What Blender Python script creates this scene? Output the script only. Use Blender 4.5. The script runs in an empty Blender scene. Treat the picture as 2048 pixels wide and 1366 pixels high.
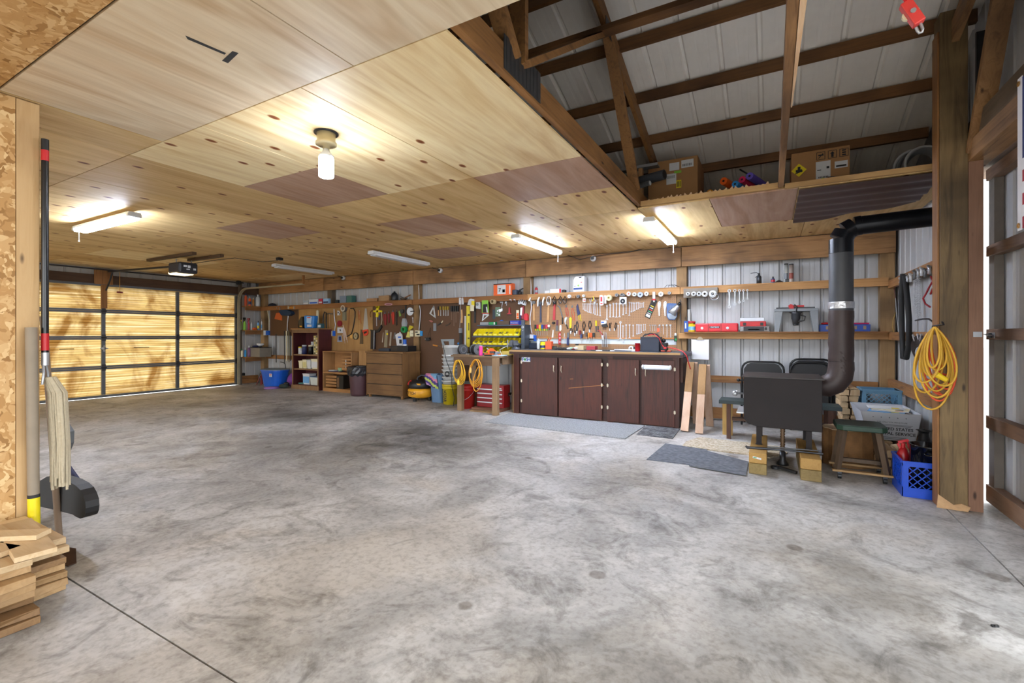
import bpy,bmesh,math,random
from math import pi,sin,cos,radians,atan2,sqrt,hypot
from mathutils import Vector,Matrix
random.seed(7)
SC=bpy.context.scene
COL=SC.collection
FPX=932.0;YAW=radians(29.1);CH=1.2;HZ=668.0
cam_d=bpy.data.cameras.new('camera');cam=bpy.data.objects.new('camera',cam_d);COL.objects.link(cam)
cam_d.sensor_width=36;cam_d.lens=36*FPX/2048;cam_d.shift_y=-15/2048;cam_d.clip_start=0.02;cam_d.clip_end=200
cam.location=(0,0,CH);cam.rotation_euler=(pi/2,0,YAW);SC.camera=cam
SC.view_settings.view_transform='Standard';SC.view_settings.look='None';SC.view_settings.gamma=1
SC.view_settings.use_curve_mapping=False
SC.view_settings.exposure=1.72
w=bpy.data.worlds.new('world');SC.world=w;w.use_nodes=True
nt=w.node_tree;bg=nt.nodes['Background']
sky=nt.nodes.new('ShaderNodeTexSky');sky.sky_type='HOSEK_WILKIE';sky.turbidity=6;sky.sun_direction=(-0.75,0.35,0.56);sky.ground_albedo=0.5
mxw=nt.nodes.new('ShaderNodeMixRGB');mxw.inputs[0].default_value=0.75;mxw.inputs[2].default_value=(.94,.97,1.0,1)
nt.links.new(sky.outputs[0],mxw.inputs[1]);nt.links.new(mxw.outputs[0],bg.inputs[0]);bg.inputs[1].default_value=2.8
sd=bpy.data.lights.new('sun','SUN');sd.energy=1.2;sd.angle=radians(2);sd.color=(1,.93,.82)
sun=bpy.data.objects.new('sun',sd);COL.objects.link(sun);sun.location=(-20,6,14)
sun.rotation_euler=Vector((0.78,-0.25,-0.57)).to_track_quat('-Z','Y').to_euler()
CC=cos(YAW);SS=sin(YAW)
def ray(px,py):
 u=(px-1024)/FPX
 return Vector((u*CC-SS,u*SS+CC,(HZ-py)/FPX))
def atY(px,py,Y):
 r=ray(px,py);t=Y/r.y
 return Vector((r.x*t,Y,CH+r.z*t))
def atX(px,py,X):
 r=ray(px,py);t=X/r.x
 return Vector((X,r.y*t,CH+r.z*t))
def atZ(px,py,Z):
 r=ray(px,py);t=(Z-CH)/r.z
 return Vector((r.x*t,r.y*t,Z))
def lin(c):
 if isinstance(c,str):
  c=c.lstrip('#');c=tuple(int(c[i:i+2],16)/255 for i in(0,2,4))
 return tuple(x/12.92 if x<=.04045 else((x+.055)/1.055)**2.4 for x in c)+(1.0,)
MATS={}
def ds(c,k=.72,g=1.0):
 c=c.lstrip('#');c=[int(c[i:i+2],16) for i in(0,2,4)];l=.3*c[0]+.59*c[1]+.11*c[2]
 return '#%02x%02x%02x'%tuple(int(max(0,min(255,(l+(x-l)*k)*g))) for x in c)
def newmat(name):
 m=bpy.data.materials.new(name);m.use_nodes=True;t=m.node_tree
 return m,t,t.nodes['Principled BSDF']
def N(t,typ,**k):
 n=t.nodes.new(typ)
 for a,b in k.items():
  if a in n.inputs.keys():n.inputs[a].default_value=b
  else:setattr(n,a,b)
 return n
def ramp(t,stops,fac):
 r=t.nodes.new('ShaderNodeValToRGB');e=r.color_ramp.elements
 while len(e)<len(stops):e.new(0.5)
 for i,(p,c) in enumerate(stops):
  e[i].position=p;e[i].color=lin(c)
 t.links.new(fac,r.inputs[0]);return r
def coords(t,scale=(1,1,1),rnd=True,rot=(0,0,0)):
 tc=N(t,'ShaderNodeTexCoord');mp=N(t,'ShaderNodeMapping');mp.inputs['Scale'].default_value=scale;mp.inputs['Rotation'].default_value=rot
 if rnd:
  oi=N(t,'ShaderNodeObjectInfo');mu=N(t,'ShaderNodeMath',operation='MULTIPLY');mu.inputs[1].default_value=37.0
  t.links.new(oi.outputs['Random'],mu.inputs[0])
  ad=N(t,'ShaderNodeVectorMath',operation='ADD');t.links.new(tc.outputs['Object'],ad.inputs[0]);t.links.new(mu.outputs[0],ad.inputs[1])
  t.links.new(ad.outputs[0],mp.inputs[0])
 else:t.links.new(tc.outputs['Object'],mp.inputs[0])
 return mp.outputs[0]
def plain(name,col,rough=.5,metal=0.0,var=.12,bump=0.0,nscale=14,coat=0.0):
 if name in MATS:return MATS[name]
 m,t,b=newmat(name);v=coords(t)
 n=N(t,'ShaderNodeTexNoise');n.inputs['Scale'].default_value=nscale;n.inputs['Detail'].default_value=4;t.links.new(v,n.inputs['Vector'])
 c=lin(col);a=tuple(x*(1-var) for x in c[:3])+(1,);d=tuple(min(1,x*(1+var)) for x in c[:3])+(1,)
 mx=N(t,'ShaderNodeMixRGB');mx.inputs[1].default_value=a;mx.inputs[2].default_value=d
 t.links.new(n.outputs[0],mx.inputs[0]);t.links.new(mx.outputs[0],b.inputs['Base Color'])
 b.inputs['Roughness'].default_value=rough;b.inputs['Metallic'].default_value=metal
 if coat:b.inputs['Coat Weight'].default_value=coat
 if bump:
  bp=N(t,'ShaderNodeBump');bp.inputs['Strength'].default_value=bump;bp.inputs['Distance'].default_value=.01
  t.links.new(n.outputs[0],bp.inputs['Height']);t.links.new(bp.outputs[0],b.inputs['Normal'])
 MATS[name]=m;return m
def wood(name,c1,c2,axis='x',knots=True,rough=.65,dark=None,grain=1.0,stain=0.0):
 if name in MATS:return MATS[name]
 c1,c2=ds(c1,.93,.98),ds(c2,.93,.98);dark=ds(dark,.93,.98) if dark else None
 m,t,b=newmat(name)
 s={'x':(.9,14,14),'y':(14,.9,14),'z':(14,14,.9)}[axis];s=tuple(q*grain for q in s)
 v=coords(t,s)
 n=N(t,'ShaderNodeTexNoise');n.inputs['Scale'].default_value=1.6;n.inputs['Detail'].default_value=8;n.inputs['Roughness'].default_value=.6;n.inputs['Distortion'].default_value=.8
 t.links.new(v,n.inputs['Vector'])
 r=ramp(t,[(.3,c1),(.5,c2),(.72,c1 if dark is None else dark)],n.outputs[0])
 out=r.outputs[0]
 v2=coords(t,(1,1,1));n2=N(t,'ShaderNodeTexNoise');n2.inputs['Scale'].default_value=1.7;n2.inputs['Detail'].default_value=3;t.links.new(v2,n2.inputs['Vector'])
 r2=ramp(t,[(.35,'#b8b0a8' if not stain else '#77706a'),(.6,'#ffffff')],n2.outputs[0])
 mx=N(t,'ShaderNodeMixRGB',blend_type='MULTIPLY');mx.inputs[0].default_value=.6+.4*stain;t.links.new(out,mx.inputs[1]);t.links.new(r2.outputs[0],mx.inputs[2]);out=mx.outputs[0]
 if knots:
  ks={'x':(2.2,7,7),'y':(7,2.2,7),'z':(7,7,2.2)}[axis]
  v3=coords(t,ks);vo=N(t,'ShaderNodeTexVoronoi');vo.inputs['Scale'].default_value=.9;t.links.new(v3,vo.inputs['Vector'])
  r3=ramp(t,[(.03,'#3a1d0c'),(.075,'#ffffff')],vo.outputs['Distance'])
  mk=N(t,'ShaderNodeMixRGB',blend_type='MULTIPLY');mk.inputs[0].default_value=.85;t.links.new(out,mk.inputs[1]);t.links.new(r3.outputs[0],mk.inputs[2]);out=mk.outputs[0]
 t.links.new(out,b.inputs['Base Color']);b.inputs['Roughness'].default_value=rough
 bp=N(t,'ShaderNodeBump');bp.inputs['Strength'].default_value=.25;bp.inputs['Distance'].default_value=.004
 t.links.new(n.outputs[0],bp.inputs['Height']);t.links.new(bp.outputs[0],b.inputs['Normal'])
 MATS[name]=m;return m
def emis(name,col,s):
 if name in MATS:return MATS[name]
 m,t,b=newmat(name);b.inputs['Emission Color'].default_value=lin(col);b.inputs['Emission Strength'].default_value=s;b.inputs['Base Color'].default_value=lin(col)
 MATS[name]=m;return m
def V3(p):return Vector(p)
class MB:
 def __init__(s):s.v=[];s.f=[];s.mi=[];s.ms=[];s.sm=[]
 def slot(s,m):
  if m not in s.ms:s.ms.append(m)
  return s.ms.index(m)
 def add(s,vs,fs,m,smooth=False):
  o=len(s.v);s.v+=[Vector(v) for v in vs];k=s.slot(m)
  for f in fs:s.f.append([i+o for i in f]);s.mi.append(k);s.sm.append(smooth)
  return s
 def box(s,a,b,m,M=None):
  x0,y0,z0=(min(a[i],b[i]) for i in range(3));x1,y1,z1=(max(a[i],b[i]) for i in range(3))
  vs=[Vector(p) for p in((x0,y0,z0),(x1,y0,z0),(x1,y1,z0),(x0,y1,z0),(x0,y0,z1),(x1,y0,z1),(x1,y1,z1),(x0,y1,z1))]
  if M is not None:vs=[M@v for v in vs]
  return s.add(vs,[(0,3,2,1),(4,5,6,7),(0,1,5,4),(1,2,6,5),(2,3,7,6),(3,0,4,7)],m)
 def hexa(s,p,m):
  return s.add(p,[(0,3,2,1),(4,5,6,7),(0,1,5,4),(1,2,6,5),(2,3,7,6),(3,0,4,7)],m)
 def beam(s,p0,p1,wid,hei,m,up=(0,0,1)):
  p0=V3(p0);p1=V3(p1);d=(p1-p0).normalized();u=V3(up);r=d.cross(u)
  if r.length<1e-4:r=d.cross(Vector((0,1,0)))
  r.normalize();u=r.cross(d).normalized();r=r*wid/2;u=u*hei/2
  return s.hexa([p0-r-u,p0+r-u,p1+r-u,p1-r-u,p0-r+u,p0+r+u,p1+r+u,p1-r+u],m)
 def cyl(s,p0,p1,r0,r1=None,m=None,n=14,caps=True,smooth=True):
  r1=r0 if r1 is None else r1;p0=V3(p0);p1=V3(p1);d=(p1-p0).normalized()
  a=d.orthogonal().normalized();b=d.cross(a)
  vs=[p0+(a*cos(2*pi*i/n)+b*sin(2*pi*i/n))*r0 for i in range(n)]+[p1+(a*cos(2*pi*i/n)+b*sin(2*pi*i/n))*r1 for i in range(n)]
  s.add(vs,[(i,(i+1)%n,n+(i+1)%n,n+i) for i in range(n)],m,smooth)
  if caps:s.add(vs,[tuple(range(n))[::-1],tuple(range(n,2*n))],m)
  return s
 def lathe(s,prof,org,m,n=20,axis=(0,0,1),smooth=True):
  org=V3(org);d=V3(axis).normalized();a=d.orthogonal().normalized();b=d.cross(a);vs=[];fs=[]
  for r,h in prof:
   for i in range(n):vs.append(org+d*h+(a*cos(2*pi*i/n)+b*sin(2*pi*i/n))*max(r,1e-4))
  for j in range(len(prof)-1):
   for i in range(n):fs.append((j*n+i,j*n+(i+1)%n,(j+1)*n+(i+1)%n,(j+1)*n+i))
  return s.add(vs,fs,m,smooth)
 def tube(s,pts,r,m,n=8,closed=False,smooth=True):
  pts=[V3(p) for p in pts];k=len(pts);vs=[];fs=[];prev=None
  for j,p in enumerate(pts):
   if closed:d=pts[(j+1)%k]-pts[j-1]
   else:d=pts[min(j+1,k-1)]-pts[max(j-1,0)]
   if d.length<1e-7:d=Vector((0,0,1))
   d.normalize()
   a=d.orthogonal().normalized() if prev is None else(prev-d*prev.dot(d))
   if a.length<1e-5:a=d.orthogonal()
   a.normalize();prev=a;b=d.cross(a);rr=r[j] if isinstance(r,(list,tuple)) else r
   for i in range(n):vs.append(p+(a*cos(2*pi*i/n)+b*sin(2*pi*i/n))*rr)
  for j in range(k if closed else k-1):
   q=(j+1)%k
   for i in range(n):fs.append((j*n+i,j*n+(i+1)%n,q*n+(i+1)%n,q*n+i))
  s.add(vs,fs,m,smooth)
  if not closed:s.add(vs,[tuple(range(n))[::-1],tuple(range((k-1)*n,k*n))],m)
  return s
 def prism(s,pts,off,m):
  pts=[V3(p) for p in pts];off=V3(off);n=len(pts)
  return s.add(pts+[p+off for p in pts],[tuple(range(n)),tuple(range(n,2*n))[::-1]]+[(i,n+i,n+(i+1)%n,(i+1)%n) for i in range(n)],m)
 def ring(s,c,r0,r1,off,m,n=20):
  c=V3(c);off=V3(off);d=off.normalized();a=d.orthogonal().normalized();b=d.cross(a)
  P=lambda r,i,o:c+o+(a*cos(2*pi*i/n)+b*sin(2*pi*i/n))*r
  vs=[]
  for i in range(n):vs+=[P(r0,i,off*0),P(r1,i,off*0),P(r1,i,off),P(r0,i,off)]
  fs=[]
  for i in range(n):
   j=(i+1)%n
   for k in range(4):fs.append((4*i+k,4*i+(k+1)%4,4*j+(k+1)%4,4*j+k))
  return s.add(vs,fs,m)
 def sphere(s,c,r,m,n=14,sc=(1,1,1)):
  c=V3(c);k=max(6,n//2);vs=[];fs=[]
  for j in range(k+1):
   for i in range(n):
    th=pi*j/k;ph=2*pi*i/n
    vs.append(c+Vector((r*sc[0]*sin(th)*cos(ph),r*sc[1]*sin(th)*sin(ph),r*sc[2]*cos(th))))
  for j in range(k):
   for i in range(n):fs.append((j*n+i,j*n+(i+1)%n,(j+1)*n+(i+1)%n,(j+1)*n+i))
  return s.add(vs,fs,m,True)
 def text(s,txt,org,U,W,h,m,lift=.001,center=True,bold=0.0,width=None):
  cu=bpy.data.curves.new('t','FONT');cu.body=txt;cu.size=1;cu.offset=bold;cu.extrude=0
  if center:cu.align_x='CENTER';cu.align_y='CENTER'
  o=bpy.data.objects.new('t',cu);me=bpy.data.meshes.new_from_object(o)
  U=V3(U).normalized();W=V3(W).normalized();nrm=U.cross(W)
  xs=[v.co.x for v in me.vertices];ww=max(xs)-min(xs) if xs else 1;sc=h/.7;sx=sc if width is None else width/ww
  vs=[V3(org)+U*v.co.x*sx+W*v.co.y*sc+nrm*lift for v in me.vertices]
  s.add(vs,[tuple(p.vertices) for p in me.polygons],m)
  bpy.data.objects.remove(o);bpy.data.curves.remove(cu);bpy.data.meshes.remove(me);return s
 def build(s,name,parent=None,bevel=0,org=None,solid=0):
  me=bpy.data.meshes.new(name)
  if parent is not None:o0=PLOC[parent.name]
  elif org is not None:o0=V3(org)
  else:
   lo=[min(v[i] for v in s.v) for i in range(3)];hi=[max(v[i] for v in s.v) for i in range(3)]
   o0=Vector(((lo[0]+hi[0])/2,(lo[1]+hi[1])/2,lo[2]))
  me.from_pydata([tuple(v-o0) for v in s.v],[],s.f)
  for m in s.ms:me.materials.append(m)
  me.polygons.foreach_set('material_index',s.mi);me.polygons.foreach_set('use_smooth',s.sm);me.update()
  bm=bmesh.new();bm.from_mesh(me);bmesh.ops.recalc_face_normals(bm,faces=bm.faces[:]) if not solid else None;bm.to_mesh(me);bm.free()
  o=bpy.data.objects.new(name,me);COL.objects.link(o)
  PLOC[o.name]=o0.copy()
  if parent is not None:o.parent=parent
  else:o.location=o0
  if bevel:
   b=o.modifiers.new('bevel','BEVEL');b.width=bevel;b.segments=2;b.limit_method='ANGLE';b.angle_limit=radians(40)
  return o
PLOC={}
def tag(o,label=None,cat=None,group=None,kind=None):
 if label:o['label']=label
 if cat:o['category']=cat
 if group:o['group']=group
 if kind:o['kind']=kind
 return o
def thing(name,label,cat,loc,group=None):
 o=bpy.data.objects.new(name,None);COL.objects.link(o);o.empty_display_size=.05;o.location=loc;PLOC[o.name]=V3(loc)
 return tag(o,label,cat,group)
def struct(name,mb,**k):return tag(mb.build(name,**k),kind='structure')
def one(name,mb,label,cat,group=None,**k):return tag(mb.build(name,**k),label,cat,group)
def lab(o,l):o['label']=l;return o
ORD=['first','second','third','fourth','fifth','sixth','seventh','eighth','ninth','tenth','eleventh','twelfth']
def ribs(mb,org,U,W,wid,hei,m,pitch=.2286,major=.022,rw=.03,off=(0,0,1),minor=True):
 """ribbed sheet metal: profile along U, straight along W, ribs raised along off"""
 org=V3(org);U=V3(U).normalized();W=V3(W).normalized()*hei;O=V3(off).normalized();pr=[];x=0
 while x<wid:
  pr+=[(x,0)]
  if minor:pr+=[(x+pitch*.28,0),(x+pitch*.31,.0012),(x+pitch*.37,.0012),(x+pitch*.4,0),(x+pitch*.52,0),(x+pitch*.55,.0012),(x+pitch*.61,.0012),(x+pitch*.64,0)]
  pr+=[(x+pitch-rw*1.6,0),(x+pitch-rw*1.15,major),(x+pitch-rw*.45,major)]
  x+=pitch
 pr=[(min(a,wid),b) for a,b in pr if a<=wid]+[(wid,0)]
 vs=[];
 for a,b in pr:vs+=[org+U*a+O*b,org+U*a+O*b+W]
 return mb.add(vs,[(2*i,2*i+2,2*i+3,2*i+1) for i in range(len(pr)-1)],m)
#  shared materials
pine=lambda ax:wood('pine_'+ax,'#a87a48','#c39a66',ax)
oldp=lambda ax:wood('aged_pine_'+ax,'#8a5a30','#a8743f',ax,dark='#6f4523')
beamw=lambda ax:wood('beam_pine_'+ax,'#946a40','#ab7f4e',ax,dark='#74502c',stain=.2)
postw=lambda ax:wood('treated_post_'+ax,'#7a6440','#8e754c',ax,dark='#564428',stain=.5)
freshw=lambda ax:wood('fresh_pine_'+ax,'#dcae80','#e8c59c',ax,knots=False)
siding=plain('painted_siding','#b3b5b7',.45,.1,.05)
roofm=plain('roof_sheet','#efece6',.5,.0,.05)
steel=plain('chrome_steel','#a9adb2',.3,.55,.1)
dsteel=plain('dark_steel','#4a4c50',.4,.8,.15)
blackm=plain('black_plastic','#17181a',.45,0,.2)
rubber=plain('black_rubber','#1c1c1d',.75,0,.25)
white=plain('white_plastic','#cccfd1',.4,0,.04)
grey=plain('grey_plastic','#7c8187',.5,0,.1)
redm=plain('red_plastic','#c01f26',.4,0,.1)
dred=plain('dark_red','#7d1f22',.5,0,.2)
yel=plain('yellow_plastic','#e6d21c',.4,0,.06)
amber=plain('amber_plastic','#e8a31c',.45,0,.1)
orange=plain('orange_plastic','#e8641e',.45,0,.1)
blue=plain('blue_plastic','#1f5fc4',.4,0,.1)
navy=plain('navy','#26305c',.5,0,.15)
lblue=plain('light_blue','#6aa6d8',.5,0,.1)
green=plain('green_plastic','#1f8f4d',.45,0,.1)
lime=plain('lime','#86c440',.5,0,.1)
purple=plain('purple','#7a3f94',.6,0,.15)
pink=plain('pink','#e0368c',.35,0,.1)
cream=plain('cream','#e0d9b8',.55,0,.06)
tan=plain('cardboard','#a2794f',.8,0,.08)
paper=plain('paper','#cfd2d5',.8,0,.03)
lbl_dark=plain('print_dark','#26262b',.7,0,.1)
brownm=plain('brown_plastic','#5a3a30',.5,0,.15)
silver=plain('silver_sheet','#c6c9cd',.3,.7,.08)
copper=plain('brass','#b8863a',.35,.8,.1)
def pegmat(name,c,holes=True):
 m,t,b=newmat(name);v=coords(t,(1,1,1),rnd=False)
 n=N(t,'ShaderNodeTexNoise');n.inputs['Scale'].default_value=3;n.inputs['Detail'].default_value=6;t.links.new(v,n.inputs['Vector'])
 c2=lin(c);mx=N(t,'ShaderNodeMixRGB');mx.inputs[1].default_value=tuple(x*.8 for x in c2[:3])+(1,);mx.inputs[2].default_value=tuple(x*1.15 for x in c2[:3])+(1,)
 t.links.new(n.outputs[0],mx.inputs[0]);out=mx.outputs[0]
 if holes:
  sx=N(t,'ShaderNodeSeparateXYZ');t.links.new(v,sx.inputs[0]);ds=[]
  for ax in('X','Z'):
   q=N(t,'ShaderNodeMath',operation='PINGPONG');q.inputs[1].default_value=.0127;t.links.new(sx.outputs[ax],q.inputs[0])
   p=N(t,'ShaderNodeMath',operation='POWER');p.inputs[1].default_value=2;t.links.new(q.outputs[0],p.inputs[0]);ds.append(p.outputs[0])
  a=N(t,'ShaderNodeMath',operation='ADD');t.links.new(ds[0],a.inputs[0]);t.links.new(ds[1],a.inputs[1])
  g=N(t,'ShaderNodeMath',operation='GREATER_THAN');g.inputs[1].default_value=.0036**2;t.links.new(a.outputs[0],g.inputs[0])
  m2=N(t,'ShaderNodeMixRGB');m2.inputs[1].default_value=(.02,.012,.006,1);t.links.new(g.outputs[0],m2.inputs[0]);t.links.new(out,m2.inputs[2]);out=m2.outputs[0]
 t.links.new(out,b.inputs['Base Color']);b.inputs['Roughness'].default_value=.6;return m
pegm=pegmat('pegboard','#9c7652');hardm=pegmat('hardboard','#5f4023',True);orangeply=wood('amber_plywood','#a87b42','#b98d52','z',knots=False);darkboard=pegmat('dark_hardboard','#5a3d26',False)
def concrete():
 m,t,b=newmat('concrete');v=coords(t,rnd=False)
 def noi(sc,det,dist=0,ro=.55,vec=v):
  n=N(t,'ShaderNodeTexNoise');n.inputs['Scale'].default_value=sc;n.inputs['Detail'].default_value=det;n.inputs['Distortion'].default_value=dist;n.inputs['Roughness'].default_value=ro;t.links.new(vec,n.inputs['Vector']);return n.outputs[0]
 base=ramp(t,[(.3,'#8f8e8c'),(.45,'#b0afad'),(.6,'#cbcac8'),(.75,'#bab8b4')],noi(1.6,12,.6,.68)).outputs[0]
 def mul(a,bb,f):
  x=N(t,'ShaderNodeMixRGB',blend_type='MULTIPLY');x.inputs[0].default_value=f;t.links.new(a,x.inputs[1]);t.links.new(bb,x.inputs[2]);return x.outputs[0]
 o=mul(base,ramp(t,[(.42,'#ffffff'),(.56,'#e4e2df'),(.74,'#a5a29f')],noi(.42,6,.9,.6)).outputs[0],.85)
 o=mul(o,ramp(t,[(.52,'#ffffff'),(.66,'#a9a6a2'),(.8,'#6d6a67')],noi(2.8,10,1.4,.7)).outputs[0],.75)
 vo=N(t,'ShaderNodeTexVoronoi',voronoi_dimensions='2D');vo.inputs['Scale'].default_value=2.3;t.links.new(v,vo.inputs['Vector'])
 sp=N(t,'ShaderNodeSeparateColor');t.links.new(vo.outputs['Color'],sp.inputs[0]);ma=N(t,'ShaderNodeMath',operation='MULTIPLY_ADD');t.links.new(sp.outputs[0],ma.inputs[0]);ma.inputs[1].default_value=.9;t.links.new(vo.outputs['Distance'],ma.inputs[2])
 o=mul(o,ramp(t,[(.1,'#a39a90'),(.13,'#ffffff')],ma.outputs[0]).outputs[0],.7)
 o=mul(o,ramp(t,[(.45,'#ffffff'),(.75,'#c8c4c0')],noi(38,4)).outputs[0],.8)
 o=mul(o,ramp(t,[(.5,'#ffffff'),(.6,'#e6dccd')],noi(.8,5,.4)).outputs[0],.5)
 sx=N(t,'ShaderNodeSeparateXYZ');t.links.new(v,sx.inputs[0])
 for(x0,y0,rad,dk) in((-2.3,2.5,.95,.46),(.1,2.5,1.1,.45),(-.3,1.0,1.2,.75),(-1.2,1.5,.8,.8),(.85,2.0,.9,.55),(-6.5,5.9,1.2,.85)):
  dv=N(t,'ShaderNodeVectorMath',operation='DISTANCE');t.links.new(v,dv.inputs[0]);dv.inputs[1].default_value=(x0,y0,0)
  ad=N(t,'ShaderNodeMath',operation='MULTIPLY_ADD');t.links.new(noi(2.2,8,.8,.65),ad.inputs[0]);ad.inputs[1].default_value=1.5;t.links.new(dv.outputs['Value'],ad.inputs[2])
  o=mul(o,ramp(t,[(min(.99,(rad*.35+.6)/3),(dk,dk*.98,dk*.96)),(min(1,(rad+.9)/3),'#ffffff')],div3(t,ad.outputs[0])).outputs[0],.8)
 t.links.new(o,b.inputs['Base Color'])
 b.inputs['Roughness'].default_value=.55
 bp=N(t,'ShaderNodeBump');bp.inputs['Strength'].default_value=.2;bp.inputs['Distance'].default_value=.003;t.links.new(noi(30,6),bp.inputs['Height']);t.links.new(bp.outputs[0],b.inputs['Normal'])
 return m
def div3(t,s):
 d=N(t,'ShaderNodeMath',operation='DIVIDE');d.inputs[1].default_value=3;t.links.new(s,d.inputs[0]);return d.outputs[0]
conc=concrete()
def ply(name,a,b_,c,kn=.5,red=False):
 a,b_,c=ds(a,1.0,1.13),ds(b_,1.0,1.13),ds(c,1.0,1.16)
 m,t,b=newmat(name);v=coords(t,(9,.5,9),rnd=False)
 n=N(t,'ShaderNodeTexNoise');n.inputs['Scale'].default_value=1.3;n.inputs['Detail'].default_value=9;n.inputs['Distortion'].default_value=1.1;n.inputs['Roughness'].default_value=.6;t.links.new(v,n.inputs['Vector'])
 r=ramp(t,[(.2,c),(.38,a),(.6,b_),(.8,a)],n.outputs[0]);out=r.outputs[0]
 v1=coords(t,(2.5,.35,1),rnd=False);n1=N(t,'ShaderNodeTexNoise');n1.inputs['Scale'].default_value=1.6;n1.inputs['Detail'].default_value=4;n1.inputs['Distortion'].default_value=1.5;t.links.new(v1,n1.inputs['Vector'])
 r1=ramp(t,[(.33,'#d9c3a8'),(.55,'#ffffff'),(.74,'#e6d6be')],n1.outputs[0]);mx=N(t,'ShaderNodeMixRGB',blend_type='MULTIPLY');mx.inputs[0].default_value=.75;t.links.new(out,mx.inputs[1]);t.links.new(r1.outputs[0],mx.inputs[2]);out=mx.outputs[0]
 if kn:
  v2=coords(t,(4.2,2.3,1),rnd=False);vo=N(t,'ShaderNodeTexVoronoi',voronoi_dimensions='2D');vo.inputs['Scale'].default_value=1.0;t.links.new(v2,vo.inputs['Vector'])
  sp=N(t,'ShaderNodeSeparateColor');t.links.new(vo.outputs['Color'],sp.inputs[0])
  gt=N(t,'ShaderNodeMath',operation='LESS_THAN');gt.inputs[1].default_value=kn*1.15;t.links.new(sp.outputs[0],gt.inputs[0])
  r2=ramp(t,[(.04,'#7d4a2a'),(.07,'#a8744a'),(.10,'#ffffff')],vo.outputs['Distance'])
  mm=N(t,'ShaderNodeMixRGB',blend_type='MULTIPLY');t.links.new(gt.outputs[0],mm.inputs[0]);t.links.new(out,mm.inputs[1]);t.links.new(r2.outputs[0],mm.inputs[2]);out=mm.outputs[0]
 t.links.new(out,b.inputs['Base Color']);b.inputs['Roughness'].default_value=.6;return m
PLY=[ply('plywood_yellow','#cdb689','#dacaa2','#b79a68',.38),ply('plywood_warm','#bda06c','#ccb180','#a07f50',.45),ply('plywood_brown','#b29564','#bea375','#947347',.5)]
PLYP=ply('plywood_pale','#bdae94','#c9bca4','#a8967a',0.0);PLYR=ply('plywood_red','#9a7d6a','#a68975','#886a58',0.0)
def osbmat():
 m,t,b=newmat('osb');out=None
 tc=coords(t,(1,1,1),rnd=False)
 nz=N(t,'ShaderNodeTexNoise');nz.inputs['Scale'].default_value=14;t.links.new(tc,nz.inputs['Vector'])
 mixv=N(t,'ShaderNodeMixRGB',blend_type='ADD');mixv.inputs[0].default_value=.12;t.links.new(tc,mixv.inputs[1]);t.links.new(nz.outputs['Color'],mixv.inputs[2])
 prev=None
 for i,(rot,s) in enumerate((((.3,.5,.4),(14,60,42)),((.9,-.6,1.2),(55,14,28)))):
  mp=N(t,'ShaderNodeMapping');mp.inputs['Rotation'].default_value=rot;mp.inputs['Scale'].default_value=s;t.links.new(mixv.outputs[0],mp.inputs[0])
  vo=N(t,'ShaderNodeTexVoronoi');vo.inputs['Scale'].default_value=.8;t.links.new(mp.outputs[0],vo.inputs['Vector'])
  sp=N(t,'ShaderNodeSeparateColor');t.links.new(vo.outputs['Color'],sp.inputs[0])
  r=ramp(t,[(.0,'#946a34'),(.2,'#b88c52'),(.6,'#caa26c'),(1,'#dfc08c')],sp.outputs[0])
  if prev is None:prev=(r.outputs[0],sp.outputs[1])
  else:
   g=N(t,'ShaderNodeMath',operation='GREATER_THAN');g.inputs[1].default_value=.5;t.links.new(prev[1],g.inputs[0])
   x=N(t,'ShaderNodeMixRGB');t.links.new(g.outputs[0],x.inputs[0]);t.links.new(prev[0],x.inputs[1]);t.links.new(r.outputs[0],x.inputs[2]);out=x.outputs[0]
 t.links.new(out,b.inputs['Base Color']);b.inputs['Roughness'].default_value=.6;return m
osb=osbmat()
def doorskin():
 m,t,b=newmat('fibreglass_panel');v=coords(t,(1,.25,9),rnd=False)
 n=N(t,'ShaderNodeTexNoise');n.inputs['Scale'].default_value=3.0;n.inputs['Detail'].default_value=7;n.inputs['Distortion'].default_value=.7;t.links.new(v,n.inputs['Vector'])
 v2=coords(t,(1,1.1,.7),rnd=False);n2=N(t,'ShaderNodeTexNoise');n2.inputs['Scale'].default_value=1.8;n2.inputs['Detail'].default_value=5;n2.inputs['Distortion'].default_value=.9;t.links.new(v2,n2.inputs['Vector'])
 r=ramp(t,[(.3,'#aa8a50'),(.5,'#d6b878'),(.68,'#f5e6bc')],n.outputs[0]);r2=ramp(t,[(.36,'#a8875c'),(.52,'#ffffff')],n2.outputs[0])
 mx=N(t,'ShaderNodeMixRGB',blend_type='MULTIPLY');mx.inputs[0].default_value=.9;t.links.new(r.outputs[0],mx.inputs[1]);t.links.new(r2.outputs[0],mx.inputs[2])
 tr=N(t,'ShaderNodeBsdfTranslucent');t.links.new(mx.outputs[0],tr.inputs[0]);df=N(t,'ShaderNodeBsdfDiffuse');t.links.new(mx.outputs[0],df.inputs[0])
 ms=N(t,'ShaderNodeMixShader');ms.inputs[0].default_value=.2;t.links.new(df.outputs[0],ms.inputs[1]);t.links.new(tr.outputs[0],ms.inputs[2]);t.links.new(ms.outputs[0],t.nodes['Material Output'].inputs[0]);return m
dskin=doorskin()
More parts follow.
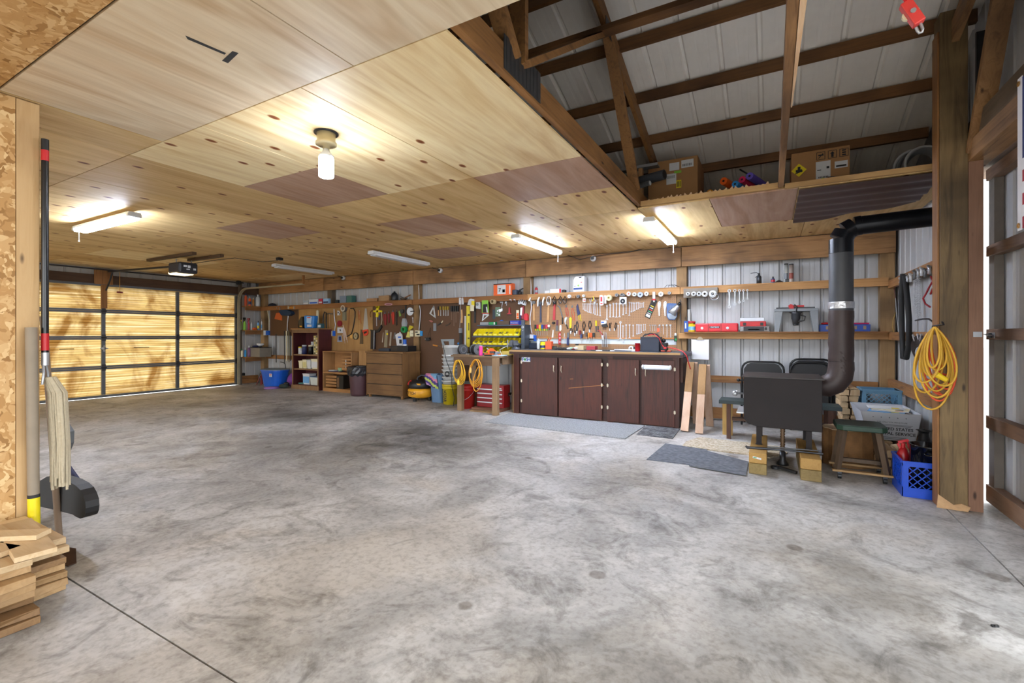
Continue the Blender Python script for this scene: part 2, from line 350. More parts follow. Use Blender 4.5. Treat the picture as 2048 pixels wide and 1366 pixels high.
#  the setting
XL=-10.97;XR=1.30;YB=7.10;YF=-3.2;CZ=2.44
b=MB();
xs=[XL-.15,-7.6,-4.30,1.05,XR+.02];ys=[YF,.94,3.68,YB+.1]
b.box((XL-.15,YF,-.12),(XR+.02,YB+.1,-.012),plain('joint_dark','#2c2a28',.9))
for i in range(4):
 for j in range(3):b.box((xs[i]+.004,ys[j]+.004,-.03),(xs[i+1]-.004,ys[j+1]-.004,0),conc)
b.box((XR+.02,YF,-.12),(XR+2.2,YB,-.004),conc)
struct('floor',b)
b=MB();b.box((-60,-60,-.4),(60,60,-.125),plain('gravel','#9c9588',.95,0,.2,.3,6));struct('ground',b)
b=MB();ribs(b,(XL-.1,YB,0),(1,0,0),(0,0,1),XR-XL+.2,3.0,siding,off=(0,1,0));b.box((XL-.1,YB+.03,0),(XR+.05,YB+.035,2.95),siding)
struct('wall_back',b)
b=MB();ribs(b,(XR,4.62,0),(0,1,0),(0,0,1),YB-4.62,3.3,siding,off=(1,0,0));b.box((XR+.03,4.62,0),(XR+.035,YB,3.0),siding)
ribs(b,(XR,4.44,2.42),(0,1,0),(0,0,1),YB-4.44,1.2,siding,off=(1,0,0));ribs(b,(XR,-4.0,2.42),(0,1,0),(0,0,1),8.44,2.6,siding,off=(1,0,0));b.box((XR+.03,-4.0,2.42),(XR+.035,4.44,4.9),siding)
b.box((XR+.0,YF,0),(XR+.035,-1.9,2.5),siding)
struct('wall_right',b)
DY0,DY1=.15,6.46
b=MB();ribs(b,(XL-.1,DY1,0),(0,1,0),(0,0,1),YB-DY1,2.5,siding,off=(-1,0,0))
b.box((XL-.14,DY1,0),(XL-.135,YB,2.5),siding)
ribs(b,(XL-.1,YF,2.1),(0,1,0),(0,0,1),YB-YF,2.6,siding,off=(-1,0,0));b.box((XL-.14,YF,2.1),(XL-.135,YB,4.7),siding)
ribs(b,(XL-.1,YF,0),(0,1,0),(0,0,1),DY0-YF,2.1,siding,off=(-1,0,0));b.box((XL-.14,YF,0),(XL-.135,DY0,2.1),siding)
struct('wall_left',b)
def RZ(Y):return 3.33+.325*(5.03-Y)
RIDGE=1.2
b=MB();s_=Vector((0,RIDGE-7.4,RZ(RIDGE)-RZ(7.4)))
ribs(b,(XL-.4,7.4,RZ(7.4)),(1,0,0),s_,XR-XL+.8,s_.length,roofm,pitch=.29,off=(0,.3,.95));
s2=Vector((0,-4.6-RIDGE,-.325*(RIDGE+4.6)));ribs(b,(XL-.4,RIDGE,RZ(RIDGE)),(1,0,0),s2,XR-XL+.8,s2.length,roofm,off=(0,-.3,.95))
b.add([(XL-.4,7.4,RZ(7.4)+.06),(XR+.4,7.4,RZ(7.4)+.06),(XR+.4,RIDGE,RZ(RIDGE)+.06),(XL-.4,RIDGE,RZ(RIDGE)+.06)],[(0,1,2,3)],roofm)
b.add([(XL-.4,-4.6,RZ(RIDGE)+s2.z+.06),(XR+.4,-4.6,RZ(RIDGE)+s2.z+.06),(XR+.4,RIDGE,RZ(RIDGE)+.06),(XL-.4,RIDGE,RZ(RIDGE)+.06)],[(0,1,2,3)],roofm)
struct('roof',b)
b=MB();g=.0034
def sheet(x0,x1,y0,y1,m):b.box((x0+g,y0+g,CZ),(x1-g,y1-g,CZ+.012),m)
P0,P1,P2=PLY;R=PLYR
sheet(-1.69,XR,YF,1.53,PLYP);sheet(-3.43,-1.69,.80,1.53,PLYP)
sheet(-3.43,-1.69,-.45,.80-g,osb);sheet(-3.43,-1.69,YF,-.45,osb)
cols=[-1.16,-2.07,-2.97,-3.88,-4.8,-5.7,-6.6,-7.5,-8.4,-9.3,-10.2,XL-.08]
rows=[(1.53,3.08),(3.08,4.64),(4.64,6.2),(6.2,6.96)]
rr=random.Random(5)
for ci in range(11):
 x1,x0=cols[ci],cols[ci+1]
 if x0<-3.5:
  sheet(x0,x1 if x1<-3.5 else-3.5,YF,.0,P1)
  sheet(x0,min(x1,-3.44),.0,1.53,[P2,P1,P2,P1][ci%4])
 for ri,(y0,y1) in enumerate(rows):
  m=P0 if x1>-3.5 and ri==0 else(P1 if rr.random()<.6 else P2)
  if(ci,ri)==(2,0):sheet(x0,x1,y0,2.33,P0);sheet(x0,x1,2.33,y1,R);continue
  if(ci,ri)==(2,1):sheet(x0,x1,y0,3.85,P1);sheet(x0,x1,3.85,y1,R);continue
  if(ci,ri)==(4,1):sheet(x0,x1,y0,3.85,R);sheet(x0,x1,3.85,y1,P2);continue
  if(ci,ri)==(0,1):sheet(x0,x1,y0,3.85,R);sheet(x0,x1,3.85,y1,P1);continue
  if(ci,ri)==(3,2):sheet(x0,x1,y0,5.4,P1);sheet(x0,x1,5.4,y1,R);continue
  if ci>=8 and ri>=0 and rr.random()<.3:m=P0
  sheet(x0,x1,y0,y1,m)
for(x0,x1,m) in((-1.16,-.5,P1),(-.5,.2,R),(.2,1.3,P1)):sheet(x0,x1,4.64,5.9,m)
sheet(-1.16,.32,5.9,6.96,P1);sheet(.32,1.3,5.9,6.96,P1)
struct('ceiling',b)
TR=[0]
def trim(mb,**k):TR[0]+=1;return struct('trim_%d'%TR[0],mb,**k)
for X in(-10.87,-8.47,-6.02,-3.6,-1.12):b=MB();b.box((X-.07,6.985,0),(X+.07,YB-.004,2.44),wood('wall_post','#957248','#ab8656','z',stain=.3) if X!=-8.47 else wood('grey_post','#6d5f4d','#7b6c58','z'));trim(b,bevel=.004)
b=MB();b.box((1.13,6.97,0),(1.27,YB-.004,2.44),MATS['wall_post']);trim(b,bevel=.004)
b=MB();b.box((1.02,4.26,0),(1.165,4.40,RZ(4.4)-.11),postw('z'))
b.box((1.008,4.27,0),(1.02,4.39,3.3),oldp('z'));trim(b,bevel=.004)
pm=plain('splintered_wood','#c7a37a',.9,0,.2,.6,40)
b=MB();b.prism([(1.0,4.245,0),(1.16,4.24,0),(1.175,4.25,.03),(1.13,4.25,.045),(1.09,4.255,.03),(1.05,4.252,.06),(1.01,4.252,.09)],(0,.01,0),pm);trim(b)
b=MB();b.box((1.168,4.27,0),(1.245,4.31,2.37),wood('jamb_red','#84604a','#966e56','z'));trim(b,bevel=.003)
for x0,x1 in((-10.93,-8.6),(-8.59,-6.05),(-6.04,-3.6),(-3.59,-1.12),(-1.11,1.27)):b=MB();b.box((x0,6.93,2.155),(x1,6.965,2.425),beamw('x'));b.box((x0,6.975,2.3),(x1,7.05,2.438),oldp('x'));trim(b)
for(x0,x1,z0,z1) in((-1.05,1.12,.53,.62),(-10.8,-8.55,.60,.69),(-1.05,1.12,.03,.18),(-10.8,-8.55,.03,.2)):b=MB();b.box((x0,7.03,z0),(x1,7.075,z1),oldp('x'));trim(b)
for(z0,z1,y0) in((.57,.67,4.43),(.02,.2,4.43)):b=MB();b.box((1.2,y0,z0),(1.26,6.96,z1),oldp('y'));trim(b)
b=MB();b.box((1.2,4.43,1.13),(1.26,6.96,1.22),oldp('y'));trim(b)
b=MB();b.box((XL-.05,6.5,.02),(XL-.01,6.95,.2),oldp('y'));trim(b)
b=MB();b.box((XL-.07,YF,2.14),(XL-.02,6.98,2.31),wood('dark_header','#4d3523','#5d422c','y'));trim(b)
b=MB();b.box((XL+.0,3.78,2.13),(XL+.04,4.05,2.42),oldp('z'));trim(b)
b=MB();b.box((XL-.02,DY1+.0,0),(XL+.04,DY1+.06,2.42),wood('dark_jamb','#4f4437','#5d5143','z'));trim(b)
b=MB();b.box((-3.47,YF,0),(-3.45,.865,2.435),osb);struct('wall_partition',b)
b=MB();b.box((-3.55,.868,0),(-3.45,.958,2.435),wood('stud_pale','#c49c66','#cfab77','z'));trim(b,bevel=.003)
b=MB();b.box((-3.449,YF,2.385),(-3.43,.80,2.437),osb);trim(b)
b=MB();b.box((XL-.1,YF-.05,0),(-10.2,YF,4.2),siding);b.box((-4.6,YF-.05,0),(-3.6,YF,4.2),siding);b.box((-10.2,YF-.05,2.3),(-4.6,YF,4.2),siding);b.box((-3.6,YF-.05,2.5),(XR,YF,4.4),siding);struct('wall_rear',b)  # unseen rear wall; its doorways are added to let daylight in
GD=thing('door_1',None,None,(XL,(DY0+DY1)/2,0));GD['kind']='structure'
zs=[.03,.57,1.13,1.63,2.12]
rail=plain('galvanised_dark','#6d7276',.45,.7,.15)
b=MB()
for k in range(4):
 z0,z1=zs[k],zs[k+1];n=60;vs=[]
 for i in range(n+1):
  z=z0+(z1-z0)*i/n;vs+=[(XL-.03+.006*sin(2*pi*z/.045),DY0,z),(XL-.03+.006*sin(2*pi*z/.045),DY1-.03,z)]
 b.add(vs,[(2*i,2*i+1,2*i+3,2*i+2) for i in range(n)],dskin)
b.build('door_skin',GD)
for k,z in enumerate(zs):
 b=MB();h=.032 if 0<k<4 else .022
 if k==0:b.hexa([(XL-.035,DY0,.001),(XL+.015,DY0,.001),(XL+.015,DY1-.02,.016),(XL-.035,DY1-.02,.016),(XL-.035,DY0,.05),(XL+.015,DY0,.05),(XL+.015,DY1-.02,.055),(XL-.035,DY1-.02,.055)],rail)
 elif k==4:b.box((XL-.035,DY0,2.10),(XL+.015,DY1-.02,2.14),rail)
 else:b.box((XL-.03,DY0,z-.034),(XL+.018,DY1-.02,z-.003),rail);b.box((XL-.03,DY0,z+.003),(XL+.018,DY1-.02,z+.034),rail)
 b.build('rail',GD)
sty=[.2,1.42,2.67,3.915,5.165,6.40]
for Y in sty:
 b=MB()
 for k in range(4):b.box((XL-.02,Y-.028,zs[k]+.03),(XL+.022,Y+.028,zs[k+1]-.03),rail)
 b.build('stile',GD)
for Y in sty[1:]:
 for z in zs[1:4]:b=MB();b.box((XL+.018,Y-.03,z-.06),(XL+.03,Y+.03,z+.06),dsteel);b.cyl((XL+.032,Y-.04,z),(XL+.032,Y+.04,z),.012,m=dsteel);b.build('hinge',GD)
b=MB();b.box((XL+.02,3.87,1.68),(XL+.05,3.96,2.12),oldp('z'));b.build('stiffener_board',GD)
b=MB()
for a in(0,pi/2):b.beam((XL+.04,3.915-.06*cos(a),.93-.06*sin(a)),(XL+.04,3.915+.06*cos(a),.93+.06*sin(a)),.015,.02,steel)
b.lathe([(0,0),(.03,0),(.03,.03),(0,.035)],(XL+.02,3.915,.93),steel,16,(1,0,0));b.build('lock_handle',GD)
for y0,y1 in((3.3,3.5),(4.4,4.66)):b=MB();b.box((XL-.018,y0,.925),(XL-.012,y1,.937),blackm);b.build('letter_slot',GD)
for Y in(6.43,):
 b=MB();pts=[(XL+.06,Y,.02),(XL+.06,Y,1.95)]+[(XL+.06+.3*(1-cos(t)),Y,1.95+.3*sin(t)) for t in[pi/2*i/8 for i in range(1,9)]]+[(-8.6,Y,2.25)]
 for p,q in zip(pts,pts[1:]):b.beam(p,q,.03,.055,wood('track_cream','#9b9277','#a79e82','x',knots=False),up=(0,1,0))
 b.box((-8.62,Y-.02,2.25),(-8.58,Y+.02,2.435),oldp('z'));one('door_track',b,'curved steel garage door track running into the room above the corner shelves','track')
b=MB();b.cyl((XL+.13,2.9,2.395),(XL+.13,6.5,2.395),.013,m=dsteel);b.cyl((XL+.13,6.35,2.395),(XL+.13,6.42,2.395),.05,m=dsteel);one('torsion_bar',b,'thin dark bar running along the ceiling above the garage door','bar')
OP=thing('garage_door_opener','dark ceiling-mounted garage door opener motor in front of the yellow door','door opener',(-8.28,3.98,2.16))
b=MB();b.box((-8.45,3.84,2.165),(-8.1,4.12,2.34),plain('opener_case','#3b3c42',.4,.2,.1));b.build('housing',OP,bevel=.03)
b=MB();b.box((-8.099,3.87,2.19),(-8.094,4.10,2.315),plain('opener_face','#15161b',.5));b.box((-8.093,3.9,2.26),(-8.092,3.95,2.29),paper);b.box((-8.093,3.96,2.25),(-8.092,4.0,2.29),paper);b.box((-8.093,3.94,2.22),(-8.092,3.99,2.235),paper);b.box((-8.093,4.04,2.22),(-8.092,4.08,2.25),paper);b.build('control_panel',OP)
b=MB();b.box((-8.47,3.85,2.155),(-8.2,4.11,2.2),emis('opener_lens','#f6e3b4',1.2));b.build('light_lens',OP,bevel=.02)
for y in(3.87,4.09):b=MB();b.beam((-8.25,y,2.34),(-8.25,y,2.392),.03,.004,steel);b.build('bracket',OP)
b=MB();b.beam((-8.46,3.97,2.3),(XL+.2,3.93,2.36),.04,.03,dsteel);b.build('drive_rail',OP)
b=MB();b.tube([(XL+.35,3.93,2.36),(XL+.25,3.93,2.2),(XL+.08,3.93,2.02)],.015,dsteel);b.build('arm',OP)
b=MB();b.tube([(XL+.5,3.98,2.35),(XL+.5,3.98,1.98)],.004,copper);b.box((XL+.48,3.94,1.95),(XL+.52,4.02,1.98),dred);b.build('release_cord',OP)
b=MB();b.box((-9.0,3.78,2.395),(-7.6,3.84,2.437),wood('dark_joist','#4d3622','#5c4129','y'));one('mounting_board',b,'long dark board on the ceiling that carries the door opener','board')
b=MB();b.box((-8.4,4.1,2.395),(-7.45,4.16,2.437),wood('dark_joist_x','#4d3622','#5c4129','x'));one('mounting_board',b,'shorter dark board behind the opener on the ceiling','board')
b=MB();b.tube([(-8.1,4.05,2.33),(-7.8,4.2,2.38),(-7.4,4.3,2.40),(-7.15,4.6,2.36),(-7.0,4.75,2.39),(-6.98,4.78,2.437)],.005,blackm);b.box((-7.02,4.74,2.40),(-6.95,4.82,2.438),blackm);one('opener_cord',b,'black cord looping from the door opener to a ceiling socket','cord')
DX=1.36;D2=thing('door_2',None,None,(DX,3.6,0));D2['kind']='structure'
b=MB();ribs(b,(DX+.05,2.75,.02),(0,1,0),(0,0,1),1.82,2.35,siding,pitch=.2286,off=(1,0,0));b.box((DX+.085,2.75,.02),(DX+.09,4.57,2.37),siding);b.build('door_skin',D2)
jw=wood('door_rail_wood','#7d5f4a','#92725a','y',stain=.5)
for z0,z1 in((.0,.13),(.52,.62),(1.15,1.235),(1.74,1.825),(2.28,2.37)):b=MB();b.box((DX-.02,2.75,z0+.01),(DX+.045,4.56,z1),jw);b.build('rail',D2,bevel=.003)
b=MB();b.box((DX-.005,4.465,.02),(DX+.045,4.558,2.36),plain('edge_wood','#6d655c',.7,0,.2));b.box((DX+.04,3.98,2.2),(DX+.06,4.02,2.3),dsteel);b.build('edge_strip',D2)
b=MB();b.tube([(1.247,4.262,1.197),(1.3,4.36,1.19),(DX-.022,4.45,1.19)],.006,steel);b.box((1.19,4.262,1.18),(1.235,4.268,1.215),steel);b.sphere((DX-.03,4.45,1.19),.018,dsteel);b.box((DX-.024,4.4,1.17),(DX-.021,4.5,1.21),steel);b.build('hook_latch',D2)
b=MB();b.box((1.165,-1.9,2.37),(1.30,4.405,2.50),beamw('y'));trim(b,bevel=.003)
b=MB();b.box((1.19,-1.9,2.505),(1.25,4.405,2.66),wood('grey_beam','#6e5f50','#7f6e5c','y'));trim(b,bevel=.003)
b=MB();b.box((1.32,-1.9,2.39),(1.5,4.9,2.5),wood('track_board','#8f7360','#a58672','y',stain=.6));trim(b)
b=MB();b.beam((1.2,4.24,2.42),(1.2,3.70,3.45),.04,.1,beamw('z'),up=(1,0,0));trim(b)
b=MB();b.beam((1.1,4.42,3.22),(1.1,2.2,3.95),.04,.14,beamw('y'));trim(b)
b=MB();b.box((1.245,4.40,2.67),(1.29,4.425,3.3),dsteel);trim(b)
pw=wood('purlin','#6d4a2a','#83592f','x',stain=.3)
for Y in(1.6,2.2,2.8,3.32,3.9,4.48,5.05,5.65,6.25,6.8):
 b=MB();b.box((XL,Y-.02,RZ(Y)-.105),(1.27,Y+.02,RZ(Y)-.014),pw);trim(b)
ew=wood('eave_board','#5c4026','#6f4d2d','x')
b=MB();b.box((XL,7.0,2.50),(1.27,7.04,2.62),ew);trim(b)
def chordz(Y):return 3.2+.325*(5.03-Y)
tm=wood('truss_wood','#8a5f36','#a5733f','y',dark='#6f4a28')
def truss(X):
 t=thing('roof_truss',None,None,(X,4,2.45));del_=0
 t['kind']='structure'
 b=MB();b.beam((X,-2.8,2.53),(X,7.0,2.53),.038,.135,tm);b.build('bottom_chord',t)
 b=MB();b.beam((X,7.05,chordz(7.05)-.02),(X,RIDGE,chordz(RIDGE)-.02),.038,.135,tm);b.build('top_chord',t)
 for(a,c) in(((4.47,2.58),(3.62,chordz(3.62)-.05)),((2.12,2.58),(3.62,chordz(3.62)-.05)),((2.12,2.58),(2.12,chordz(2.12))),((2.05,2.58),(.9,3.9))):
  b=MB();b.beam((X+.001,a[0],a[1]),(X+.001,c[0],c[1]),.036,.14 if a[0]==2.12 and c[0]>3 else .09,tm,up=(1,0,0));b.build('web_member',t)
 b=MB();b.box((X+.02,1.93,2.475),(X+.024,2.33,2.64),plain('gusset_plate','#55565a',.5,.7,.2));
 for i in range(9):b.box((X+.024,1.95+i*.042,2.48),(X+.027,1.962+i*.042,2.635),plain('gusset_plate','#55565a'))
 b.build('gusset_plate',t)
 b=MB();b.box((X+.02,3.5,chordz(3.6)-.12),(X+.024,3.72,chordz(3.6)),plain('gusset_plate','#55565a'));b.build('gusset_plate',t)
 return t
for X in(-8.45,-6.0,-3.6):truss(X)
truss(-1.14)
b=MB();b.beam((-3.6,3.30,3.41),(1.2,3.30,3.41),.09,.04,pw);trim(b)
b=MB();b.box((.052,1.56,2.456),(.092,4.62,2.545),beamw('y'));trim(b,bevel=.002)
b=MB();b.add([(.094,1.6,2.45),(.125,1.6,2.45),(.10,3.0,2.452),(.094,3.0,2.452),(.094,1.6,2.53),(.12,1.6,2.5),(.10,3.0,2.51),(.094,3.0,2.53)],[(0,1,2,3),(0,1,5,4),(1,2,6,5),(4,5,6,7),(2,3,7,6),(0,3,7,4)],freshw('y'));trim(b)
lw=wood('ledger','#c3955a','#d2a86c','x',knots=False)
b=MB();b.box((-1.12,4.60,2.453),(.05,4.638,2.50),lw);trim(b)
b=MB();b.box((.1,4.60,2.442),(1.12,4.638,2.482),lw);trim(b)
b=MB();b.box((-1.12,4.65,2.456),(1.28,7.0,2.475),P2);struct('loft_floor',b)
b=MB()
r_=random.Random(3)
for i in range(26):
 x=-1.05+i*.042+r_.uniform(-.01,.01)
 b.add([(x,4.602,2.5),(x+.03,4.602,2.5),(x+.015+r_.uniform(-.01,.01),4.61,2.5+r_.uniform(.004,.03)),(x+.01,4.635,2.5)],[(0,1,2),(0,2,3),(1,3,2)],freshw('x'))
trim(b)
#  ceiling lights
lens=emis('led_lens','#dfeaff',33.0);lens_off=plain('lens_off','#cfd3d8',.35,0,.03)
def shop_light(x0,y0,x1,y1,z,on,label,cordend=1,group=None):
 a=Vector((x0,y0,z));c=Vector((x1,y1,z));d=(c-a).normalized();r=Vector((d.y,-d.x,0));L=(c-a).length;mid=(a+c)/2
 t=thing('shop_light',label,'ceiling light',mid,group);M=Matrix.Translation(mid)@Matrix(((d.x,r.x,0,0),(d.y,r.y,0,0),(0,0,1,0),(0,0,0,1)))
 b=MB();b.box((-L/2,-.055,.018),(L/2,.055,.05),white,M);b.box((-L/2,-.06,0),(-L/2+.05,.06,.035),white,M);b.box((L/2-.05,-.06,0),(L/2,.06,.035),white,M);b.build('housing',t,bevel=.006)
 b=MB()
 for s in(-1,1):b.box((-L/2+.05,s*.03-.028,-.016),(L/2-.05,s*.03+.028,.018),lens if on else lens_off,M)
 b.build('diffuser',t,bevel=.008)
 b=MB()
 for s in(-1,1):b.cyl(M@Vector((s*L*.36,0,.05)),M@Vector((s*L*.36,0,CZ-z)),.004,m=steel,n=6)
 b.build('hanger',t)
 if on:b=MB();q=M@Vector((cordend*L*.42,.03,0));b.cyl(q,q-Vector((0,0,.12)),.003,m=white,n=6);b.sphere(q-Vector((0,0,.125)),.008,white,8);b.build('pull_cord',t)
 return t
def lend(px,py,z):p=atZ(px,py,z);return p.x,p.y
zl=2.355
a=lend(157,463,zl);c=lend(270,434,zl);shop_light(a[0],a[1],c[0],c[1],zl,1,'lit LED shop light nearest the garage door, hanging left of the bulb',-1)
for q0,q1,on,l in(((1030,476),(1118,508),1,'lit LED shop light over the left part of the brown cabinet'),((1297,443),(1345,488),1,'lit LED shop light nearest the loft opening and stove pipe'),((741,508),(855,531),0,'switched-off shop light above the dresser, right of the other unlit one'),((547,533),(665,549),0,'switched-off shop light deep in the corner by the garage door track')):
 a=lend(*q0,zl);c=lend(*q1,zl);shop_light(a[0],a[1],c[0],c[1],zl,on,l)
bx,by=-2.40,1.955
t=thing('ceiling_lamp','round porcelain lamp holder with a glowing white corn bulb in mid ceiling','ceiling lamp',(bx,by,CZ))
b=MB();b.lathe([(0,0),(.072,0),(.072,-.006),(0,-.006)],(bx,by,CZ),dsteel,24);b.build('mounting_plate',t)
b=MB();b.lathe([(0,-.005),(.056,-.005),(.054,-.055),(.062,-.06),(.062,-.075),(.02,-.082),(.02,-.10),(0,-.10)],(bx,by,CZ),plain('porcelain','#b9ab86',.3,0,.15),24);b.build('holder',t)
b=MB();b.lathe([(0,-.10),(.018,-.10),(.024,-.12),(.044,-.14),(.044,-.15),(0,-.15)],(bx,by,CZ),white,20);b.build('bulb_base',t)
b=MB();b.lathe([(.0,-.15),(.042,-.15),(.044,-.155),(.044,-.268),(.04,-.272),(0,-.272)],(bx,by,CZ),emis('corn_bulb','#e6efff',38.0),20);b.build('bulb',t)
tape=plain('black_tape','#2a2e33',.5,0,.1)
def quadc(pts,z=CZ-.0012,th=.001):return[V3((atZ(x,y,CZ).x,atZ(x,y,CZ).y,z)) for x,y in pts]
for k,(pts,l) in enumerate((([(371,71),(375,78),(449,109),(452,106)],'long thin strip of black tape stuck on the ceiling'),([(465,102),(477,106),(456,126),(444,121)],'short wide piece of black tape beside the long strip'))):
 b=MB();b.prism(quadc(pts),(0,0,.001),tape);one('tape_strip',b,l,'tape')
def socket_box(px,py,label):
 p=atY(px,py,6.9);t=thing('ceiling_socket',label,'socket',p)
 b=MB();b.lathe([(0,0),(.045,0),(.045,-.03),(.03,-.05),(0,-.05)],(p.x,6.925,p.z),white,16,(0,1,0));b.build('box',t)
 b=MB();b.box((p.x-.02,6.85,p.z-.02),(p.x+.02,6.874,p.z+.02),blackm);b.build('plug',t)
socket_box(1186,517,'round white socket on the header beam between the two lit shop lights');socket_box(880,541,'round white socket on the header beam right of the unlit shop light');socket_box(686,556,'round white socket on the header beam near the far corner')
def cordY(pts,r,m,label,Y=6.88,name='power_cord',cat='cord'):
 b=MB();b.tube([atY(x,y,Y) if not isinstance(Y,list) else atY(x,y,Y[i]) for i,(x,y) in enumerate(pts)],r,m,6);return one(name,b,label,cat)
cordY([(1120,508),(1140,512),(1160,519),(1180,514),(1220,508),(1260,504),(1300,494),(1330,489)],.005,blackm,'thin black cord strung along the header to the two lit shop lights',6.86)
cordY([(857,531),(868,537),(879,540)],.005,blackm,'short black cord from the unlit shop light to its socket',6.86)
cordY([(667,549),(676,552),(686,555)],.005,blackm,'short black cord of the far unlit shop light',6.86)
#  loft
def cyl_item(name,p0,p1,r,m,label,cat,hole=0,hm=None,group=None):
 b=MB();b.cyl(p0,p1,r,m=m,n=18)
 if hole:d=(V3(p0)-V3(p1)).normalized();b.cyl(V3(p0)+d*.001,V3(p0)+d*.002,hole,m=hm,n=12)
 return one(name,b,label,cat,group)
LZ=2.4765
def carton(x0,y0,x1,y1,h,label,rot=0):
 t=thing('cardboard_box',label,'box',((x0+x1)/2,(y0+y1)/2,LZ));b=MB();b.box((x0,y0,LZ),(x1,y1,LZ+h),tan);b.build('carton',t,bevel=.004)
 b=MB();b.add([(x0,y1-.02,LZ+h),(x1,y1-.02,LZ+h),(x1,y1+.12,LZ+h+.07),(x0+.05,y1+.1,LZ+h+.06)],[(0,1,2,3)],tan)
 b.add([(x0,y0+.02,LZ+h),(x1-.03,y0+.02,LZ+h),(x1-.05,y0+.12,LZ+h+.03),(x0+.03,y0+.13,LZ+h+.04)],[(0,1,2,3)],tan);b.build('flaps',t);return t
t=carton(-1.16,5.1,-.66,5.6,.56,'large brown cardboard box at the left end of the loft, behind the pipes')
def stick(t,x0,x1,z0,z1,y,m,name='sticker'):b=MB();b.box((x0,y-.002,z0),(x1,y-.0005,z1),m);return b.build(name,t)
stick(t,-.97,-.87,LZ+.30,LZ+.41,5.1,paper,'shipping_label');stick(t,-.94,-.84,LZ+.44,LZ+.52,5.1,paper,'shipping_label');stick(t,-.82,-.70,LZ+.45,LZ+.53,5.1,paper,'shipping_label');stick(t,-.89,-.82,LZ+.405,LZ+.43,5.1,lime)
stick(t,-.87,-.82,LZ+.25,LZ+.33,5.1,yel);
b=MB()
for i in range(3):b.box((-.863+i*.014,5.097,LZ+.26),(-.856+i*.014,5.0975,LZ+.32),lbl_dark)
for i in range(8):b.box((-.96+i*.01,5.097,LZ+.36),(-.956+i*.01,5.0975,LZ+.39),lbl_dark)
for i in range(9):b.box((-.81+i*.011,5.097,LZ+.465),(-.805+i*.011,5.0975,LZ+.49),lbl_dark)
b.build('print',t)
t=carton(.16,5.0,.60,5.4,.38,'brown cardboard box with handling symbols in the loft, right of the joist')
b=MB();q=[(.22,LZ+.20)]
b.prism([(.16,4.998,LZ+.22),(.22,4.998,LZ+.28),(.28,4.998,LZ+.22),(.22,4.998,LZ+.16)],(0,-.001,0),yel);b.build('hazard_sticker',t)
b=MB();b.box((.195,4.996,LZ+.20),(.245,4.9965,LZ+.225),lbl_dark);b.box((.21,4.996,LZ+.225),(.232,4.9965,LZ+.25),lbl_dark);b.beam((.19,4.9962,LZ+.19),(.25,4.9962,LZ+.21),.001,.008,lbl_dark)
for i,x in enumerate((.36,.445,.53)):
 for(u0,v0,u1,v1) in((0,0,.065,.004),(0,.066,.065,.07),(0,0,.004,.07),(.061,0,.065,.07)):b.box((x-.005+u0,4.996,LZ+.285+v0),(x-.005+u1,4.9965,LZ+.285+v1),lbl_dark)
 if i==1:b.prism([(x+.01,4.9965,LZ+.325),(x+.028,4.9965,LZ+.345),(x+.046,4.9965,LZ+.325)],(0,-.0005,0),lbl_dark);b.box((x+.019,4.996,LZ+.295),(x+.037,4.9965,LZ+.325),lbl_dark)
 elif i==0:b.box((x+.008,4.996,LZ+.32),(x+.048,4.9965,LZ+.332),lbl_dark);b.beam((x+.01,4.996,LZ+.3),(x+.045,4.996,LZ+.34),.001,.006,lbl_dark)
 else:
  for k in range(3):b.box((x+.014,4.996,LZ+.295+k*.02),(x+.042,4.9965,LZ+.307+k*.02),lbl_dark)
b.build('print',t)
stick(t,.35,.46,LZ+.10,LZ+.27,5.0,paper,'shipping_label');stick(t,.49,.585,LZ+.19,LZ+.25,5.0,paper,'shipping_label')
b=MB()
for i in range(7):b.box((.37+i*.011,4.996,LZ+.12),(.376+i*.011,4.9965,LZ+.135),lbl_dark)
b.box((.43,4.996,LZ+.2),(.45,4.9965,LZ+.22),lbl_dark);b.box((.36,4.996,LZ+.19),(.39,4.9965,LZ+.197),lbl_dark);b.box((.5,4.996,LZ+.2),(.575,4.9965,LZ+.215),lbl_dark);b.build('print',t)
for(px,py,m,nm,Y,r,dx) in((1447,362,orange,'orange',4.95,.036,.35),(1470,368,plain('noodle_blue','#2b8fe0',.7),'bright blue',4.9,.031,.4),(1484,359,plain('noodle_pink','#d0255f',.7),'crimson',4.93,.031,.45),(1499,352,plain('noodle_violet','#6a5ac8',.7),'violet',4.9,.034,.5),(1419,386,plain('noodle_amber','#c98a2a',.7),'amber',5.0,.036,.3)):
 p=atY(px,py,Y);p.z=max(p.z,LZ+r)
 cyl_item('pool_noodle',p,p+Vector((.32,.9,-min(.05,p.z-LZ-r))),r,m,'%s foam pool noodle end sticking out over the loft edge'%nm,'pool noodle',r*.32,blackm,'foam pool noodles in the loft')
cyl_item('plastic_pipe',atY(1329,349,4.85),atY(1329,349,4.85)+Vector((-1.2,.35,-.02)),.05,plain('pipe_grey','#43464c',.5),'thick dark grey pipe lying in front of the big cardboard box','pipe',.042,blackm)
cyl_item('downspout',atY(1300,366,4.8),atY(1300,366,4.8)+Vector((-.8,.3,-.02)),.026,plain('dull_metal','#7f8489',.4,.6),'short grey metal tube below the thick dark pipe in the loft','tube',.02,white)
b=MB();p=atY(1316,328,4.9);b.box((p.x-.9,4.88,p.z-.012),(p.x,4.98,p.z),plain('dull_metal','#7f8489'));b.box((p.x-.9,4.875,p.z-.015),(p.x,4.88,p.z+.012),silver);b.box((p.x-.2,4.9,LZ),(p.x-.16,4.96,p.z-.012),tan);one('metal_trim_strip',b,'long thin metal channel lying above the dark pipe in the loft','metal strip')
